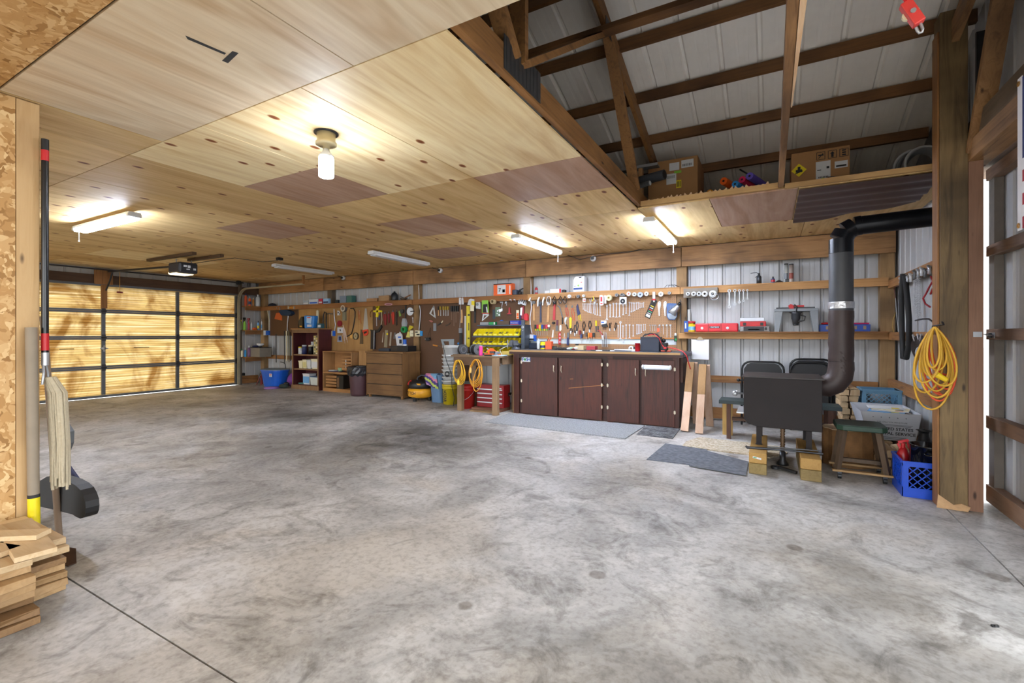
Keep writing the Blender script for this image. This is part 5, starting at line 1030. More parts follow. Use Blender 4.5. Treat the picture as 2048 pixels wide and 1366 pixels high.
for i,(x,y0,y1) in enumerate(((675,462,650),(738,460,620),(790,460,598),(835,460,578),(880,457,555))):
 X_=1340+x/5.689;a,c=500+y0/5.689,500+y1/5.689;r=3.4-.35*i
 T('ratchet_wrench','ratcheting ring wrench, %s from the left of five on the right rail'%ORD[i],'wrench',[('body',steel,('p',.006,rect(X_-r*.38,a+r*.8,X_+r*.38,c-r*.8)),('r',X_,a+r*.2,r*.5,r,.01),('r',X_,c-r*.3,r*.5,r,.01))],'ratcheting wrenches on the right rail',Y=6.908)
YR=6.912
def roll(px,py,r,m,core,label,name='tape_roll',cat='roll',d=.045,hole=.35):
 c=atY(px,py,YR);k=PX(px,py,YR);t=thing(name,label,cat,c);b=MB();b.ring(c,r*k*hole,r*k,(0,-d,0),m,20);b.build('roll',t);b=MB();b.cyl(c,c-Vector((0,d*.75,0)),r*k*hole*.98,m=core,n=12);b.build('core',t)
cy_=plain('cream_ring','#d6cda0',.5)
for a in((1140,593,3.4,white,dsteel,'white roll on the rail, first of the rolls left of the clutter'),(1149.6,594,3,tan,mattes,'small brownish roll second on the rail'),(1157.6,593,3.2,mattes,blackm,'dull grey roll third on the rail'),(1168.6,592,2.8,white,grey,'small white roll on the rail above a hanging red and white tag'),(1219,596,6,cy_,plain('olive_core','#8a7d2a',.6),'largest cream tape roll on the rail with an olive centre'),(1234.7,590.5,3.4,mattes,blackm,'dark grey roll right of the large cream roll'),(1258.8,588,4.2,white,redm,'white roll with a red centre on the rail'),(1270,589,4.1,plain('pale_green_roll','#cfd8d2',.5),dsteel,'pale roll with a dark centre on the rail'),(1281.6,589.6,5.2,plain('blue_white_roll','#a9b8e0',.5),navy,'pale blue roll with a deep blue centre on the rail'),(1294,588,4.3,white,dsteel,'plain white roll at the right of the blue one'),(1322.8,588.7,4.8,silver,mattes,'silver ring roll right of the white spray nozzle'),(1339.7,586.4,3.2,plain('pewter','#8d9094',.4,.5),blackm,'small pewter socket at the right end of the rail')):
 roll(*a)
b=MB();c=atY(989,604,YR);b.ring(c,.028,.04,(0,-.085,0),plain('tape_beige','#b7a57c',.6),20);one('tape_roll',b,'beige tube of tape on the rail beside the lime green package','roll')
t=thing('socket_block','weathered grey wooden block on the right rail carrying five chrome sockets','socket rack',atY(1402,586,6.9));b=MB();p0=atY(1368,596,6.914);p1=atY(1436,575,6.914);b.box((p0.x,6.875,p0.z),(p1.x,6.914,p1.z),wood('grey_block','#7d7468','#8f867a','x',knots=False));b.build('block',t)
for i,(x,r) in enumerate(((210,22),(275,26),(335,26),(400,32),(490,40))):
 c=atY(1340+x/5.689,500+502/5.689,6.874);k=PX(1390,588,6.874);r=r/5.689*k
 s_=thing('chrome_socket','chrome socket, %s from the left on the grey block'%ORD[i],'socket',c,'sockets on the grey block');b=MB();b.ring(c,r*.55,r,(0,-.045,0),steel,18);b.build('sleeve',s_);b=MB();b.ring(c-Vector((0,.045,0)),r*.4,r*.7,(0,-.015,0),steel,18);b.build('nose',s_)
b=MB();c=atY(1429,593,6.83);b.tube([c+Vector((.05*cos(a),0,.045*sin(a))) for a in[2*pi*i/20 for i in range(20)]],.005,steel,6,closed=True);one('filter_strap',b,'thin chrome strap ring hanging from the grey socket block','ring')
T('walking_cane','thin wooden cane with a T head hanging beside the bookcase','cane',[('handle',wh,('t',.75,[(658.5,628),(660,677)])),('head',mattes,('t',.9,[(653,628),(658,627),(665,628)]))])
T('bent_pipe','bent steel pipe hanging on the grey post','pipe',[('pipe',steel,('t',.9,[(668,618),(668.5,632),(671,650),(669,662)]))],Y=6.93)
T('outlet_box','cream and blue electrical outlet box on the grey post','outlet',[('cover',cream,('p',.04,rect(662,662,667.5,672))),('box',blue,('p',.035,rect(667.5,661.5,672,672)))],Y=6.984)
T('spotted_tag','small black and white spotted tag hanging left of the strainer','tag',[('card',paper,('p',.004,[(675,621),(679,622),(681,630),(675,631)])),('spots',lbl_dark,('p',.002,rect(675.5,624,677.5,626.5),.0045),('p',.002,rect(678,627,680,629),.0045))])
T('filter_wrench','round grey strainer with a straight handle hung under the rail','strainer',[('head',mattes,('c',689.5,617,7.4,.05)),('face',silver,('r',689.5,617,4,6.4,.056)),('handle',plain('handle_greygreen','#7a7a66',.5),('p',.03,rect(687,624,693,641)))])
T('red_reel','dark red round reel on a white card on the amber plywood','reel',[('reel',plain('reel_red','#8f1d2c',.5),('c',680.5,647,6,.03)),('card',paper,('p',.004,rect(675,655,686,666))),('print',lbl_dark,('p',.002,[(680,658),(682,660),(681,663),(679,660)],.005))])
T('zip_ties','bunch of pale zip ties hanging below the red reel','zip ties',[('tie',plain('tie_white','#cdb9ac',.5),*[('t',.4,[(686,650),(687+k*.6,662),(685+k*1.7,672+(k*5)%17)]) for k in range(7)])])
T('blue_packet','small dark blue packet under the red reel card','packet',[('bag',plain('packet_grey','#9aa0ae',.4),('p',.008,[(676,671),(683,671),(685,684),(675,684)])),('label',navy,('p',.002,rect(677.5,673,682,681),.009))])
T('bow_saw','bow saw with a black curved frame and rusty blade','saw',[('frame',blackm,('t',1.0,[(701,617),(707,617),(710,623),(710,633),(707,652),(703,668),(694,673)])),('blade',wd,('p',.003,[(698,619),(700,619),(696,672),(694,672)]))])
T('paint_pad','round pale yellow sanding disc left of the dial gauge','disc',[('disc',plain('pad_yellow','#d6a858',.7),('c',703.5,672.5,4.6,.01))])
T('dial_wheel','round dial with a dark rim hanging right of the bow saw','dial',[('rim',plain('rim_olive','#4f4432',.5),('r',712.5,672.3,6.2,7.4,.03)),('face',plain('dial_face','#a99c7a',.5),('c',712.5,672.3,6.2,.012)),('hub',copper,('c',712.5,672.3,1,.03))])
T('tin_snips','narrow orange-handled snips hanging left of the hand saw','snips',[('handle',plain('snip_orange','#b5642e',.5),('t',.6,[(716,621),(717,632),(718,640)]),('t',.6,[(719,622),(720,636),(722,647)])),('blade',steel,('p',.004,[(718,621),(719.5,621),(719,630)]))])
T('hand_saw','hand saw with a bright blade and red-orange handle','saw',[('blade',steel,('p',.002,[(730,617),(733.2,617),(737,659),(726,660)])),('handle',plain('saw_handle','#d9402a',.4),('p',.018,[(725.5,661),(729,659.5),(736.5,658.5),(737,668),(734,671),(729,672),(728,667)])),('grip',blackm,('p',.02,[(728.5,664),(734.5,662),(734.8,665.5),(729.5,668)],.001))])
T('scraper_board','dark wooden strip hanging below the hand saw','strip',[('strip',plain('strip_brown','#5d4a30',.6),('p',.01,[(722,659),(726,660),(726.5,688),(720,688)]))])
T('curved_hook','small brass curved hook right of the hand saw','hook',[('hook',plain('brass_dark','#8a6428',.4,.6),('t',.8,[(744,621),(740.5,624),(740,630),(741.5,634)]))])
T('tape_reel','bright yellow long tape measure reel hanging on the hardboard edge','tape measure',[('frame',yel,('r',756.6,611,2.8,5,.03),('p',.03,rect(754.5,614,758.5,619)),('p',.03,rect(748.5,621,764.5,624.5)),('p',.03,[(755,619),(758.5,619),(757.5,634.5),(753.5,634)])),('tape',plain('tape_rose','#b98b84',.6),('c',755.7,623,6,.02))])
T('hanging_strap','thin blue and cream strap tied behind the yellow tape reel','strap',[('strap',cream,('t',.5,[(763,624),(764,640),(761,656)])),('pin',steel,('t',.5,[(753,634),(753.5,652)])),('blue_tape',navy,('p',.01,rect(757.5,631,760,640)))])
T('caulk_gun','black caulking gun hanging left of the saw plates','caulking gun',[('barrel',plain('gun_dark','#22242c',.35,.3),('p',.05,[(745,663),(751.5,663),(751,698),(744.5,698)])),('rod',silver,('t',.5,[(748.3,661),(747.8,698)],.052)),('handle',blackm,('p',.03,[(742,659),(746,660),(758,659),(764,650),(765,655),(759,664),(752,666),(744,664)]))])
for i,(x,c,y0,y1,w) in enumerate(((770.5,dred,625,651,3.6),(778,plain('plier_wine','#7a1f2a',.5),624,646,1.8),(786.5,plain('plier_scarlet','#b8382a',.5),621.5,649,2.9),(793.5,plain('plier_black','#2c2622',.5),621,651,1.6))):
 T('pliers',['wide dark red pliers','slim wine red pliers','scarlet red pliers','slim black pliers'][i]+' in the row right of the yellow tape reel','pliers',[('head',mattes,('p',.012,[(x-w*.5,y0+3),(x,y0-2),(x+w*.5,y0+3)])),('handle',c,('p',.015,[(x-w,y0+8),(x-w*.5,y0+2),(x-.2,y0+5),(x-.3,y1)]),('p',.015,[(x+.3,y1),(x+.2,y0+5),(x+w*.5,y0+2),(x+w,y0+8),(x+w*.7,y1-1)]))])
T('lime_gloves','small lime green holder hanging left of the white disc','holder',[('body',plain('lime_dull','#7d9a48',.5),('p',.012,[(798,622),(801,621.5),(803,632),(799,633)]))])
T('drop_light','grey drop light with a coiled green cord','work light',[('hook',blackm,('t',1.3,[(811.5,606),(811,622),(810.5,636)])),('shade',plain('lamp_grey','#9aa0a4',.4),('p',.05,[(808.5,637),(812.5,637),(815,646),(814,653),(807,653),(806.5,646)])),('cord_coil',green,('r',810,659,3.2,6.6,.05),('r',810,659,3.8,5.8,.06)),('disc',plain('disc_dark','#33363a',.4),('c',805,622.5,4.2,.03))])
T('saw_blade','round white disc with a dark notch hanging by the post','disc',[('disc',plain('disc_white','#cfd6dc',.35),('c',820.5,623,8.2,.01)),('notch',lbl_dark,('p',.002,[(820,622),(828,621),(829,623.5),(821,624)],.0105))])
T('hose_nozzle','yellow hose nozzle hanging left of the post','nozzle',[('grip',plain('nozzle_yellow','#c9b72a',.5),('p',.03,[(821,651),(826,652),(826.5,656),(821,660),(819,662),(819,656)])),('cone',plain('nozzle_pale','#c9bf62',.5),('p',.03,[(817.5,663),(820,663),(821,675),(814,674.5)]))])
T('key_ring','small bright key ring left of the post','keys',[('keys',silver,('t',.5,[(825.5,637),(826,646)]),('r',825.5,636,.8,1.6,.004))])
for i,(x0,x1,y0,y1,m,nm) in enumerate(((768.5,776,660,695,plain('blade_grey','#8f8976',.45,.4),'wide grey steel plate with a yellow sticker'),(779,783.5,664,692,plain('blade_tan','#a39c8e',.45,.3),'narrow pale steel plate'),(764.5,767,665,685,silver,'very narrow bright steel strip'),(787,792,665,678,mattes,'short dark steel plate'))):
 pr=[('plate',m,('p',.004,[(x0+2,y0),(x1,y0+.5),(x1-1.5,y1),(x0-.5,y1-.7)]))]
 if i==0:pr.append(('sticker',yel,('p',.001,rect(773,666,776,670),.0045)))
 T('steel_plate',nm+' hanging below the red pliers','steel plate',pr)
T('spray_package','white carded package with a blue label standing above the dresser','package',[('card',white,('p',.02,[(792,670),(797,666.5),(804,667),(805.5,672),(806,694),(795.5,694)])),('label',blue,('p',.001,rect(796,673,802,676),.0205)),('window',lbl_dark,('p',.001,rect(798.5,679,803.5,687),.0205)),('hang_tab',white,('r',800,666,.8,2.2,.004))],Y=6.9)
T('rail_badge','oval pale pink badge fixed on the rail shelf','badge',[('plate',plain('badge_pink','#b88a92',.5),('p',.003,[(777+8*cos(a),608.6+2.6*sin(a)) for a in[2*pi*i/16 for i in range(16)]])),('inset',plain('badge_rose','#8f5a62',.5),('p',.001,[(777+6*cos(a),608.6+1.5*sin(a)) for a in[2*pi*i/16 for i in range(16)]],.0035))],Y=6.914)
T('outlet_box','cream double outlet left of the post above the dresser','outlet',[('cover',cream,('p',.02,rect(821,661,827,673))),('slot',lbl_dark,('p',.001,rect(823,666.6,825.5,667.2),.0205))])
T('outlet_box','cream outlet with a blue box and black plugs on the post by the bucket stack','outlet',[('cover',cream,('p',.035,rect(832,661,842,673))),('box',plain('box_cyan','#2f8fd0',.5),('p',.03,rect(842,662,846.5,672))),('plug',blackm,('p',.03,rect(832.5,663,835.5,665.5),.036),('p',.03,rect(835,668,839,670.5),.036))],Y=6.984)
def cable(pts,r,m,label,Y=6.955,name='cable'):T(name,label,'cable',[('cable',m,('t',r,pts))],Y=Y)
cable([(839,611),(841,622),(840,640),(838,660)],.8,white,'white wall cable running down to the outlet on the post by the bucket stack')
cable([(837,570),(838,590),(838,603)],.6,white,'white cable in the gap above the rail on the post by the bucket stack',6.98)
cable([(1061,556),(1062,572),(1062,590)],.8,white,'white cable above the rail beside the small red bottle',7.0)
cable([(1062,602),(1063,615),(1060,635),(1060.5,650),(1064,667)],.9,white,'thick white cable running down to the outlet on the cabinet',6.95)
cable([(535,620),(538,640),(538,661)],.6,cream,'pale cable down the corner post')
T('outlet_box','small white and blue outlet box on the corner post','outlet',[('cover',white,('p',.04,rect(530,661,534.5,670.5))),('box',blue,('p',.04,rect(534.5,661.5,540,670)))],Y=6.98)
T('feather_duster','dark blue duster on a white pole hanging in the far corner','duster',[('head',plain('duster_blue','#1f3550',.9,0,.4,.8,60),('p',.10,[(565,623),(570,620.5),(580,620),(588,623),(590,628),(583,632),(570,631)])),('pole',white,('t',.9,[(576.5,631),(575,647),(574.5,662)]))])
for i,(pts,r,m,nm) in enumerate((([(568.5,662),(569.3,727)],.8,blackm,'black'),([(573,662),(573.5,722)],1.2,cream,'cream'),([(577,660),(578,724)],.8,plain('pole_olive','#6d6a4a',.5),'olive'),([(580,664),(581,722)],.9,blackm,'second black'))):T('long_pole','%s pole in the bunch of poles under the duster'%nm,'pole',[('pole',m,('t',r,pts))])
T('long_pole','single black pole hanging in the corner under the orange cloth','pole',[('pole',blackm,('t',.9,[(552,668),(552.5,725)]))])
T('orange_flag','folded orange cloth hanging on the dark hardboard in the far corner','cloth',[('cloth',plain('cloth_orange','#c4602a',.8),('p',.01,[(553,626),(564,625),(564.5,641),(549.5,638)]))])
T('caliper','brass and steel level clipped on the rail in the far corner','level',[('vial',copper,('p',.02,rect(579,614,588.5,617))),('frame',steel,('p',.02,rect(577,612.5,579,618)),('p',.02,rect(588.5,613,590,618),.0))],Y=6.914)
T('wall_hooks','three small silver hooks on the rail in the far corner','hooks',[('hook',steel,('c',555.5,616,.8,.03),('c',561,616,1,.03),('c',561,619,.8,.03))],Y=6.914)
sq=plain('square_white','#c3c9cc',.35,.4)
T('speed_square','white triangular speed square left of the chisel row','square',[('body',sq,('p',.006,[(867.5,611),(868.5,614),(862.5,627),(870,633),(871.5,636.5),(859,627)]),('p',.006,[(866,613),(868.5,612),(872,637),(869,634)]))])
for i,x in enumerate((877,881.5,887.5,891.8,896.3)):
 T('chisel','wood chisel, %s from the left in the row with yellow handles'%ORD[i],'chisel',[('handle',plain('chisel_yellow','#a0852a',.4) if i else plain('chisel_dark','#33291f',.5),('p',.02,rect(x-1.2,613,x+1.2,620))),('blade',steel if i else wh,('p',.004,[(x-.6,620),(x+.6,620),(x+1,631+(i%2)),(x-1,632)]))],'yellow-handled chisels')
for i,(x,y1) in enumerate(((903.8,640),(908.3,652),(912.3,645),(916.5,626))):
 T('metal_file','black-handled file, %s of four under the rail'%ORD[i],'file',[('handle',blackm,('p',.022,rect(x-1.5,612,x+1.3,623))),('blade',plain('file_rust','#7a6250',.5,.3),('p',.006,rect(x-.8,623,x+.8,y1)))],'black-handled files')
T('red_trowel','small reddish leaf-shaped trowel below the speed square','trowel',[('blade',plain('trowel_red','#a5665c',.5),('p',.006,[(857.5,641),(862,640),(867,643),(863,645)]))])
T('grey_tag','grey rectangular tag hanging on the brown hardboard','tag',[('tag',grey,('p',.006,rect(867,646.5,872.7,662)))])
T('black_knife','black knife hanging diagonally beside the grey tag','knife',[('handle',blackm,('p',.012,[(875,650),(882,645),(883.5,647),(876,651.5)])),('blade',cream,('p',.004,[(882,645),(886,640.5),(886,643),(883.5,647)]))])
T('draw_knife','curved dark blade hanging right of the black knife','blade',[('blade',plain('blade_brown','#3c2c20',.5),('p',.006,[(891,650),(897,648),(901,644.5),(901,646.5),(898,650),(892,652.5)]))])
T('plumb_reel','small black reel hanging on strings above the towel bin','reel',[('string',plain('string_dark','#33261c',.7),('t',.25,[(861,655),(855,675)]),('t',.25,[(861,655),(861,677)])),('reel',blackm,('p',.05,[(853,675),(861,675),(862.5,680),(857,682),(853,680)])),('crank',steel,('c',854,678,.9,.055))])
T('screwdriver','orange-handled screwdriver lying level on its hooks above the bin','screwdriver',[('handle',plain('driver_orange','#c8812a',.4),('p',.02,[(866.5,689),(876,690.5),(876,693),(867,691.5)])),('shaft',mattes,('t',.4,[(876,691.5),(881,692.5)]),('t',.4,[(866.5,690.3),(864,689.8)]))])
T('framing_jig','light grey metal jig with a slanted cutout above the white buckets','jig',[('plate',plain('jig_grey','#8d98a0',.4,.4),('p',.008,[(882,678.5),(908.5,678),(908.5,690),(899,690),(898,682.5),(887,682.5),(890,690),(885,690)]))])
T('blue_clip','tiny bright blue ring clip above the white buckets','clip',[('ring',plain('clip_blue','#1c7fc0',.5),('r',917,687,1,2.2,.01))])
T('paper_card','narrow white card with print pinned to the rail above the files','card',[('card',paper,('p',.003,rect(918,594,922,609))),('print',lbl_dark,('p',.001,rect(919.5,599,921.5,600),.0035))],Y=6.914)
T('paper_card','wider grey-white card beside the narrow card on the rail','card',[('card',plain('paper_grey','#c9cdd2',.8),('p',.003,[(923,596),(926,592.5),(928,609),(923,609)]))],Y=6.914)
T('hanging_switch','grey switch box hanging on a cord left of the yellow level','switch',[('cord',white,('t',.35,[(921.5,609),(920.5,640),(919.5,655)])),('box',plain('switch_grey','#7b7f86',.4),('p',.025,rect(919,656,924.5,666))),('strip',blackm,('p',.02,rect(920,666,925,697)))])
T('wooden_spoke','pale wooden brush handle left of the metal rule','handle',[('handle',wh,('p',.015,[(922.5,620),(925,619),(926,632),(925.5,646),(922,646),(923,634)]))])
T('metal_rule','narrow grey metal rule hanging left of the yellow level','ruler',[('rule',silver,('p',.002,rect(929,632,932,694)))])
T('spirit_level','long bright yellow spirit level hanging upright beside the parts rack','spirit level',[('frame',plain('level_yellow','#dccb2a',.35),('p',.025,rect(934.5,612,941,694))),('vial',plain('vial_dark','#5d5528',.3),('p',.002,rect(935.5,628,939.5,632),.0255),('p',.002,rect(935.5,675,939,678),.0255),('p',.002,rect(936.5,646,938.5,661),.0255)),('edge_strip',plain('level_shadow','#8f8420',.4),('p',.003,rect(940.2,612,941,694),.0255))])  # edge strip paints the level's shaded side in a darker yellow
T('note_card','curled white note pinned on the rail above the yellow level','note',[('card',paper,('p',.004,[(938,599),(942,597.5),(949,599),(948,611),(942,610.5),(935,609.5)]))],Y=6.912)
T('note_card','yellow and cream card hanging just right of the yellow level','card',[('card',yel,('p',.003,rect(943,602,949,612))),('lower_half',cream,('p',.003,rect(940.5,610,948,622),.001))],Y=6.9)
T('meter_box','white boxed meter with a dark blue top hanging above the parts rack','meter',[('case',white,('p',.03,[(953,602),(962,601),(962.5,618),(953.5,617)])),('dial',grey,('c',956.5,609,3,.034)),('top',navy,('p',.032,rect(954,599.5,962,603.5)))])
T('green_package','lime green carded package with a red bottom edge above the rack','package',[('card',lime,('p',.006,[(964,601),(976.5,600.5),(978,627),(964,627)])),('tool',lbl_dark,('p',.012,[(967,609),(975,608),(975,625),(966,625)],.0065)),('blade',white,('p',.003,[(972,614),(974,613.5),(976,625),(973.5,625)],.019)),('base_band',redm,('p',.002,rect(964,625.5,978,627.5),.0065))],Y=6.9)
T('speed_square','white speed square hanging on its point below the green package','square',[('body',sq,('p',.005,[(966,627.5),(969,628),(966.5,639),(976.5,628),(978.5,630.5),(964,642.5)]),('p',.005,[(969,628),(977,627.5),(978.5,630),(969,631)]))])
T('hack_saw_blade','narrow black saw hanging right of the yellow level','saw',[('blade',blackm,('p',.008,rect(948.5,615,952,646)))])
T('steel_clamp','large bright steel clamp hanging under the rail above the green packet','clamp',[('body',steel,('t',.8,[(1000,604),(1003,600),(1006,604),(1004,610),(1003.5,617),(999,621)]),('r',1003,604,1.2,2.4,.02)),('jaw',silver,('p',.02,[(998,619),(1006,617),(1006,622),(1000,625)]))])
T('steel_clamp','small bright steel clamp hanging right of the large one','clamp',[('body',steel,('t',.7,[(1010,607),(1012,601),(1014,602),(1013,611)]),('r',1012.5,605,.8,2,.015))])
T('hardware_packet','clear green-backed hardware packet above the parts rack','packet',[('card',plain('packet_green','#5d7a62',.4),('p',.006,rect(991,614,1001,633))),('hardware',silver,('c',996,622,1.6,.014),('c',999,630,1.8,.014),('c',995,627,1.2,.014))])
T('dark_packet','dark blue-grey packet left of the green-backed hardware packet','packet',[('card',plain('packet_dark','#333c42',.5),('p',.006,rect(985.5,619,990.8,638)))])
for i,x in enumerate((1022,1030)):T('brass_hook','small steel screw hook, %s on the rail above the red scraper'%ORD[i],'hook',[('hook',steel,('c',x,599.5,1.1,.035),('t',.4,[(x,600),(x+.8,603)],.03))],Y=6.912)
for i,(x,y) in enumerate(((1038.5,599),(1043,598.5),(1047,600),(1050.5,601))):T('spring_clamp','steel spring clamp, %s in the cluster left of the pegboard'%ORD[i],'clamp',[('body',steel,('t',.8,[(x-1,y+9),(x-1.4,y+4),(x,y),(x+1.6,y+5),(x+1,y+10)],.0),('r',x,y+8,.8,1.8,.02))],Y=6.9)
T('red_scraper','red scraper with a wide blade hanging above the rack','scraper',[('handle',plain('scraper_red','#b02a30',.4),('p',.02,[(1018.5,615),(1020.5,615),(1021,626),(1024,628.5),(1014,628.5),(1018,626)])),('blade',blackm,('p',.006,rect(1013.5,628.5,1024.5,630)))])
T('orange_packet','slim orange and white packet above the blue box','packet',[('card',cream,('p',.005,rect(1032.8,620.5,1038,638))),('panel',orange,('p',.002,rect(1033.4,626,1037.4,632),.0055),('p',.002,rect(1033.4,633,1037.4,637),.0055))])
T('utility_knife','red cased knife with a silver blade right of the orange packet','knife',[('case',plain('knife_red','#9c2030',.4),('p',.012,[(1043,613),(1048.5,612),(1048,638),(1043,638)])),('blade',silver,('p',.003,[(1041,616),(1045,615),(1043.5,631),(1040.5,630)],.013)),('base',navy,('p',.012,rect(1040,631,1043.5,638)))])
T('red_hook_cover','bright red cap hanging on the post left of the pegboard','cap',[('cap',plain('cap_red','#cf2030',.45),('p',.04,[(1050,641),(1050,630),(1052,627),(1055.5,627),(1057.5,630),(1057.5,641)]))],Y=6.98)
T('first_aid_box','small red and white box on the post below the red cap','box',[('lid',redm,('p',.03,rect(1050,651,1057.5,654))),('body',plain('box_pinkish','#cfa2a8',.5),('p',.028,rect(1050,654,1057.5,663))),('mark',redm,('p',.001,rect(1051.5,655,1053,661),.0285))],Y=6.98)
T('triple_outlet','white plate with three dark outlets on the post left of the pegboard','outlet',[('plate',white,('p',.01,rect(1050,667,1056,685))),('socket',dsteel,('p',.001,rect(1051.3,668.5,1054.8,672.5),.0105),('p',.001,rect(1051.3,673.5,1054.8,677.5),.0105),('p',.001,rect(1051.3,678.5,1054.8,682.5),.0105))],Y=6.98)
def hammer(x,ytop,y1,w,m,headm,label,head=True,x1=None):
 x1=x if x1 is None else x1
 T('hammer',label,'hammer',[('handle',m,('p',.022,[(x-w*.75,ytop+6),(x+w*.75,ytop+6),(x1+w,y1),(x1-w,y1)])),('head',headm,('p',.026,[(x-3.2,ytop+1.5),(x-1,ytop),(x+2.8,ytop+.5),(x+3,ytop+4.5),(x+1,ytop+6),(x-1.6,ytop+6),(x-3,ytop+9)]))])
hammer(1068.5,602,641,1.7,wh,mattes,'claw hammer with a pale wooden handle at the left of the pegboard',x1=1069)
hammer(1082,603,645,1.6,plain('hammer_blue','#3a4256',.5),mattes,'hammer with a slate blue handle')
hammer(1098,604,644,2.0,wh,steel,'largest pale wooden hammer under the round white pliers',x1=1096.5)
hammer(1110,603,640,2.2,plain('hammer_red','#b5353c',.5),blackm,'hammer with a flat red handle',x1=1108.5)
T('pry_head','small black round mallet head below the red hammer handle','mallet',[('head',blackm,('c',1108,646,2.6,.04))])
for i,(x,y0,y1) in enumerate(((1077.5,594,613),(1087.5,594,611),(1060,595,602))):T('locking_clamp',['bright locking clamp second from the left on the pegboard rail','small locking clamp beside the round white pliers','small steel clip above the thick white cable'][i],'clamp',[('body',silver,('p',.02,[(x-2,y0+6),(x+1,y0),(x+3,y0+1),(x+.5,y0+8),(x-.5,y1),(x-2,y1)]))],Y=6.9)
T('ring_pliers','round white jawed pliers hanging over the wooden hammer','pliers',[('ring',plain('ring_white','#d8d2cc',.4,.3),('t',.9,[(1097.5+4.2*cos(a),601.5+8.6*sin(a)) for a in[pi*.45+2*pi*i/18*.97 for i in range(19)]])),('screw',mattes,('t',.7,[(1096,596),(1098,606)]))],Y=6.9)
for i,x in enumerate((1108.5,1120.5,1129.5)):T('black_clamp','black spring clamp, %s of three clipped on the rail'%ORD[i],'clamp',[('body',blackm,('t',.9,[(x-3.5,600),(x+.5,592),(x+3.8,599),(x+2.5,606),(x-1,608),(x-3.5,603)])),('tip',mattes,('t',.7,[(x-3,600),(x+2,607)]))],'black spring clamps on the rail',Y=6.9)
T('hose_saw','long dark flexible saw hanging diagonally right of the red hammer','saw',[('frame',mattes,('t',1.2,[(1115,611),(1119,614),(1122,623),(1125,635)])),('grip',blackm,('t',1.4,[(1125,635),(1125,648)]))])
T('purple_driver','purple-handled screwdriver below the red hammer','screwdriver',[('handle',plain('grip_purple','#5a2238',.4),('p',.022,rect(1113.5,640,1117,651))),('shaft',mattes,('p',.01,rect(1112,651,1117,662)))])
T('clear_knob_tool','silver latch tool hanging right of the purple screwdriver','tool',[('body',silver,('p',.012,[(1120,651),(1123,650),(1123.5,659),(1121,662),(1119.5,660)]))])
for i,(x0,y0,x1,y1,m,l) in enumerate(((1132,611,1135.5,633,redm,'thin red-handled pliers under the third black clamp'),(1144,612,1148,641,plain('plier_orange','#c9501e',.4),'long orange-handled pliers'))):
 T('pliers',l+' on the pegboard','pliers',[('head',mattes,('p',.01,[(x0-1,y0),(x0+1.5,y0-2),(x0+2.5,y0+4),(x0-.5,y0+4)])),('handle',m,('t',.6,[(x0,y0+4),(x0-.5,(y0+y1)/2),(x1-1.5,y1)]),('t',.6,[(x0+2,y0+4),(x1+.5,(y0+y1)/2),(x1+1,y1)]))])
T('aviation_snips','navy snips with yellow grips hanging diagonally','snips',[('head',navy,('p',.014,[(1153,613),(1156,608),(1158,618),(1161,628),(1156,632),(1154,624)]),('c',1155,613.5,1.4,.018)),('grip',yel,('t',.7,[(1157,630),(1158.5,640)]),('t',.7,[(1160,629),(1162.5,642)]))])
cols6=[plain('grip_green','#2c3a30',.4),plain('grip_crimson','#b5243f',.4),plain('grip_yellow','#e8bf2a',.4),plain('grip_blue','#2a4f9a',.4),plain('grip_maroon','#6a2436',.4),plain('grip_rose','#c02c40',.4)]
for i,(x,nm) in enumerate(zip((1072.2,1076.2,1080.6,1085.2,1089.7,1094),('dark green','crimson','yellow','blue','maroon','rose red'))):T('screwdriver','%s-handled screwdriver in the coloured row on the pegboard'%nm,'screwdriver',[('handle',cols6[i],('p',.022,rect(x-2,649.5,x+2,657.5))),('collar',yel if i%2==0 else lime,('p',.016,rect(x-1,657.5,x+1,661.5))),('shaft',steel,('t',.35,[(x,661.5),(x+.3,671)]))])
T('round_knob_fitting','round silver knob hanging right of the coloured screwdrivers','knob',[('knob',silver,('c',1099.5,652,2.5,.04)),('stem',mattes,('c',1099,658,1.6,.03))])
T('utility_knife','bright yellow utility knife in the pegboard middle','knife',[('body',yel,('p',.018,[(1139.5,637),(1141.7,634.3),(1144,637),(1143,656),(1140,656)])),('slider',amber,('p',.002,rect(1141.2,640,1142.2,650),.0185))])
T('adjustable_wrench','adjustable wrench with a dark grip left of the yellow knife','wrench',[('head',steel,('p',.012,[(1130,636),(1133,634),(1135,636),(1133,641),(1131.5,645),(1133,649),(1131,649),(1129,642)])),('grip',blackm,('t',1.2,[(1132.5,649),(1136,658)]))])
T('torpedo_level','small bright red level hanging at the bottom of the pegboard','spirit level',[('body',redm,('p',.015,rect(1117.7,664.6,1122,689))),('window',white,('p',.001,rect(1119,667,1121,671),.0155),('p',.001,rect(1119,674,1121,678),.0155),('p',.001,rect(1119,682,1121,686),.0155))],Y=6.95)
T('flat_file','bright pointed file below the round knob','file',[('blade',silver,('p',.005,[(1106,659),(1107.5,661),(1106.5,676),(1103.5,676)]))])
T('brass_hook_tool','little brass-tipped hook tool left of the red level','hook',[('hook',copper,('t',.5,[(1110,667),(1112.5,671),(1113,675)]))])
T('compass_divider','steel divider hanging right of the red level','divider',[('leg',silver,('t',.5,[(1129,666),(1127.5,676),(1131,684)]),('t',.5,[(1129,666),(1130,676),(1129,683)]))])
T('try_square','dark try square hanging at the bottom of the pegboard','square',[('blade',mattes,('p',.006,rect(1134.5,665,1138.5,675))),('stock',navy,('p',.012,rect(1134,675,1138,690)))],Y=6.95)
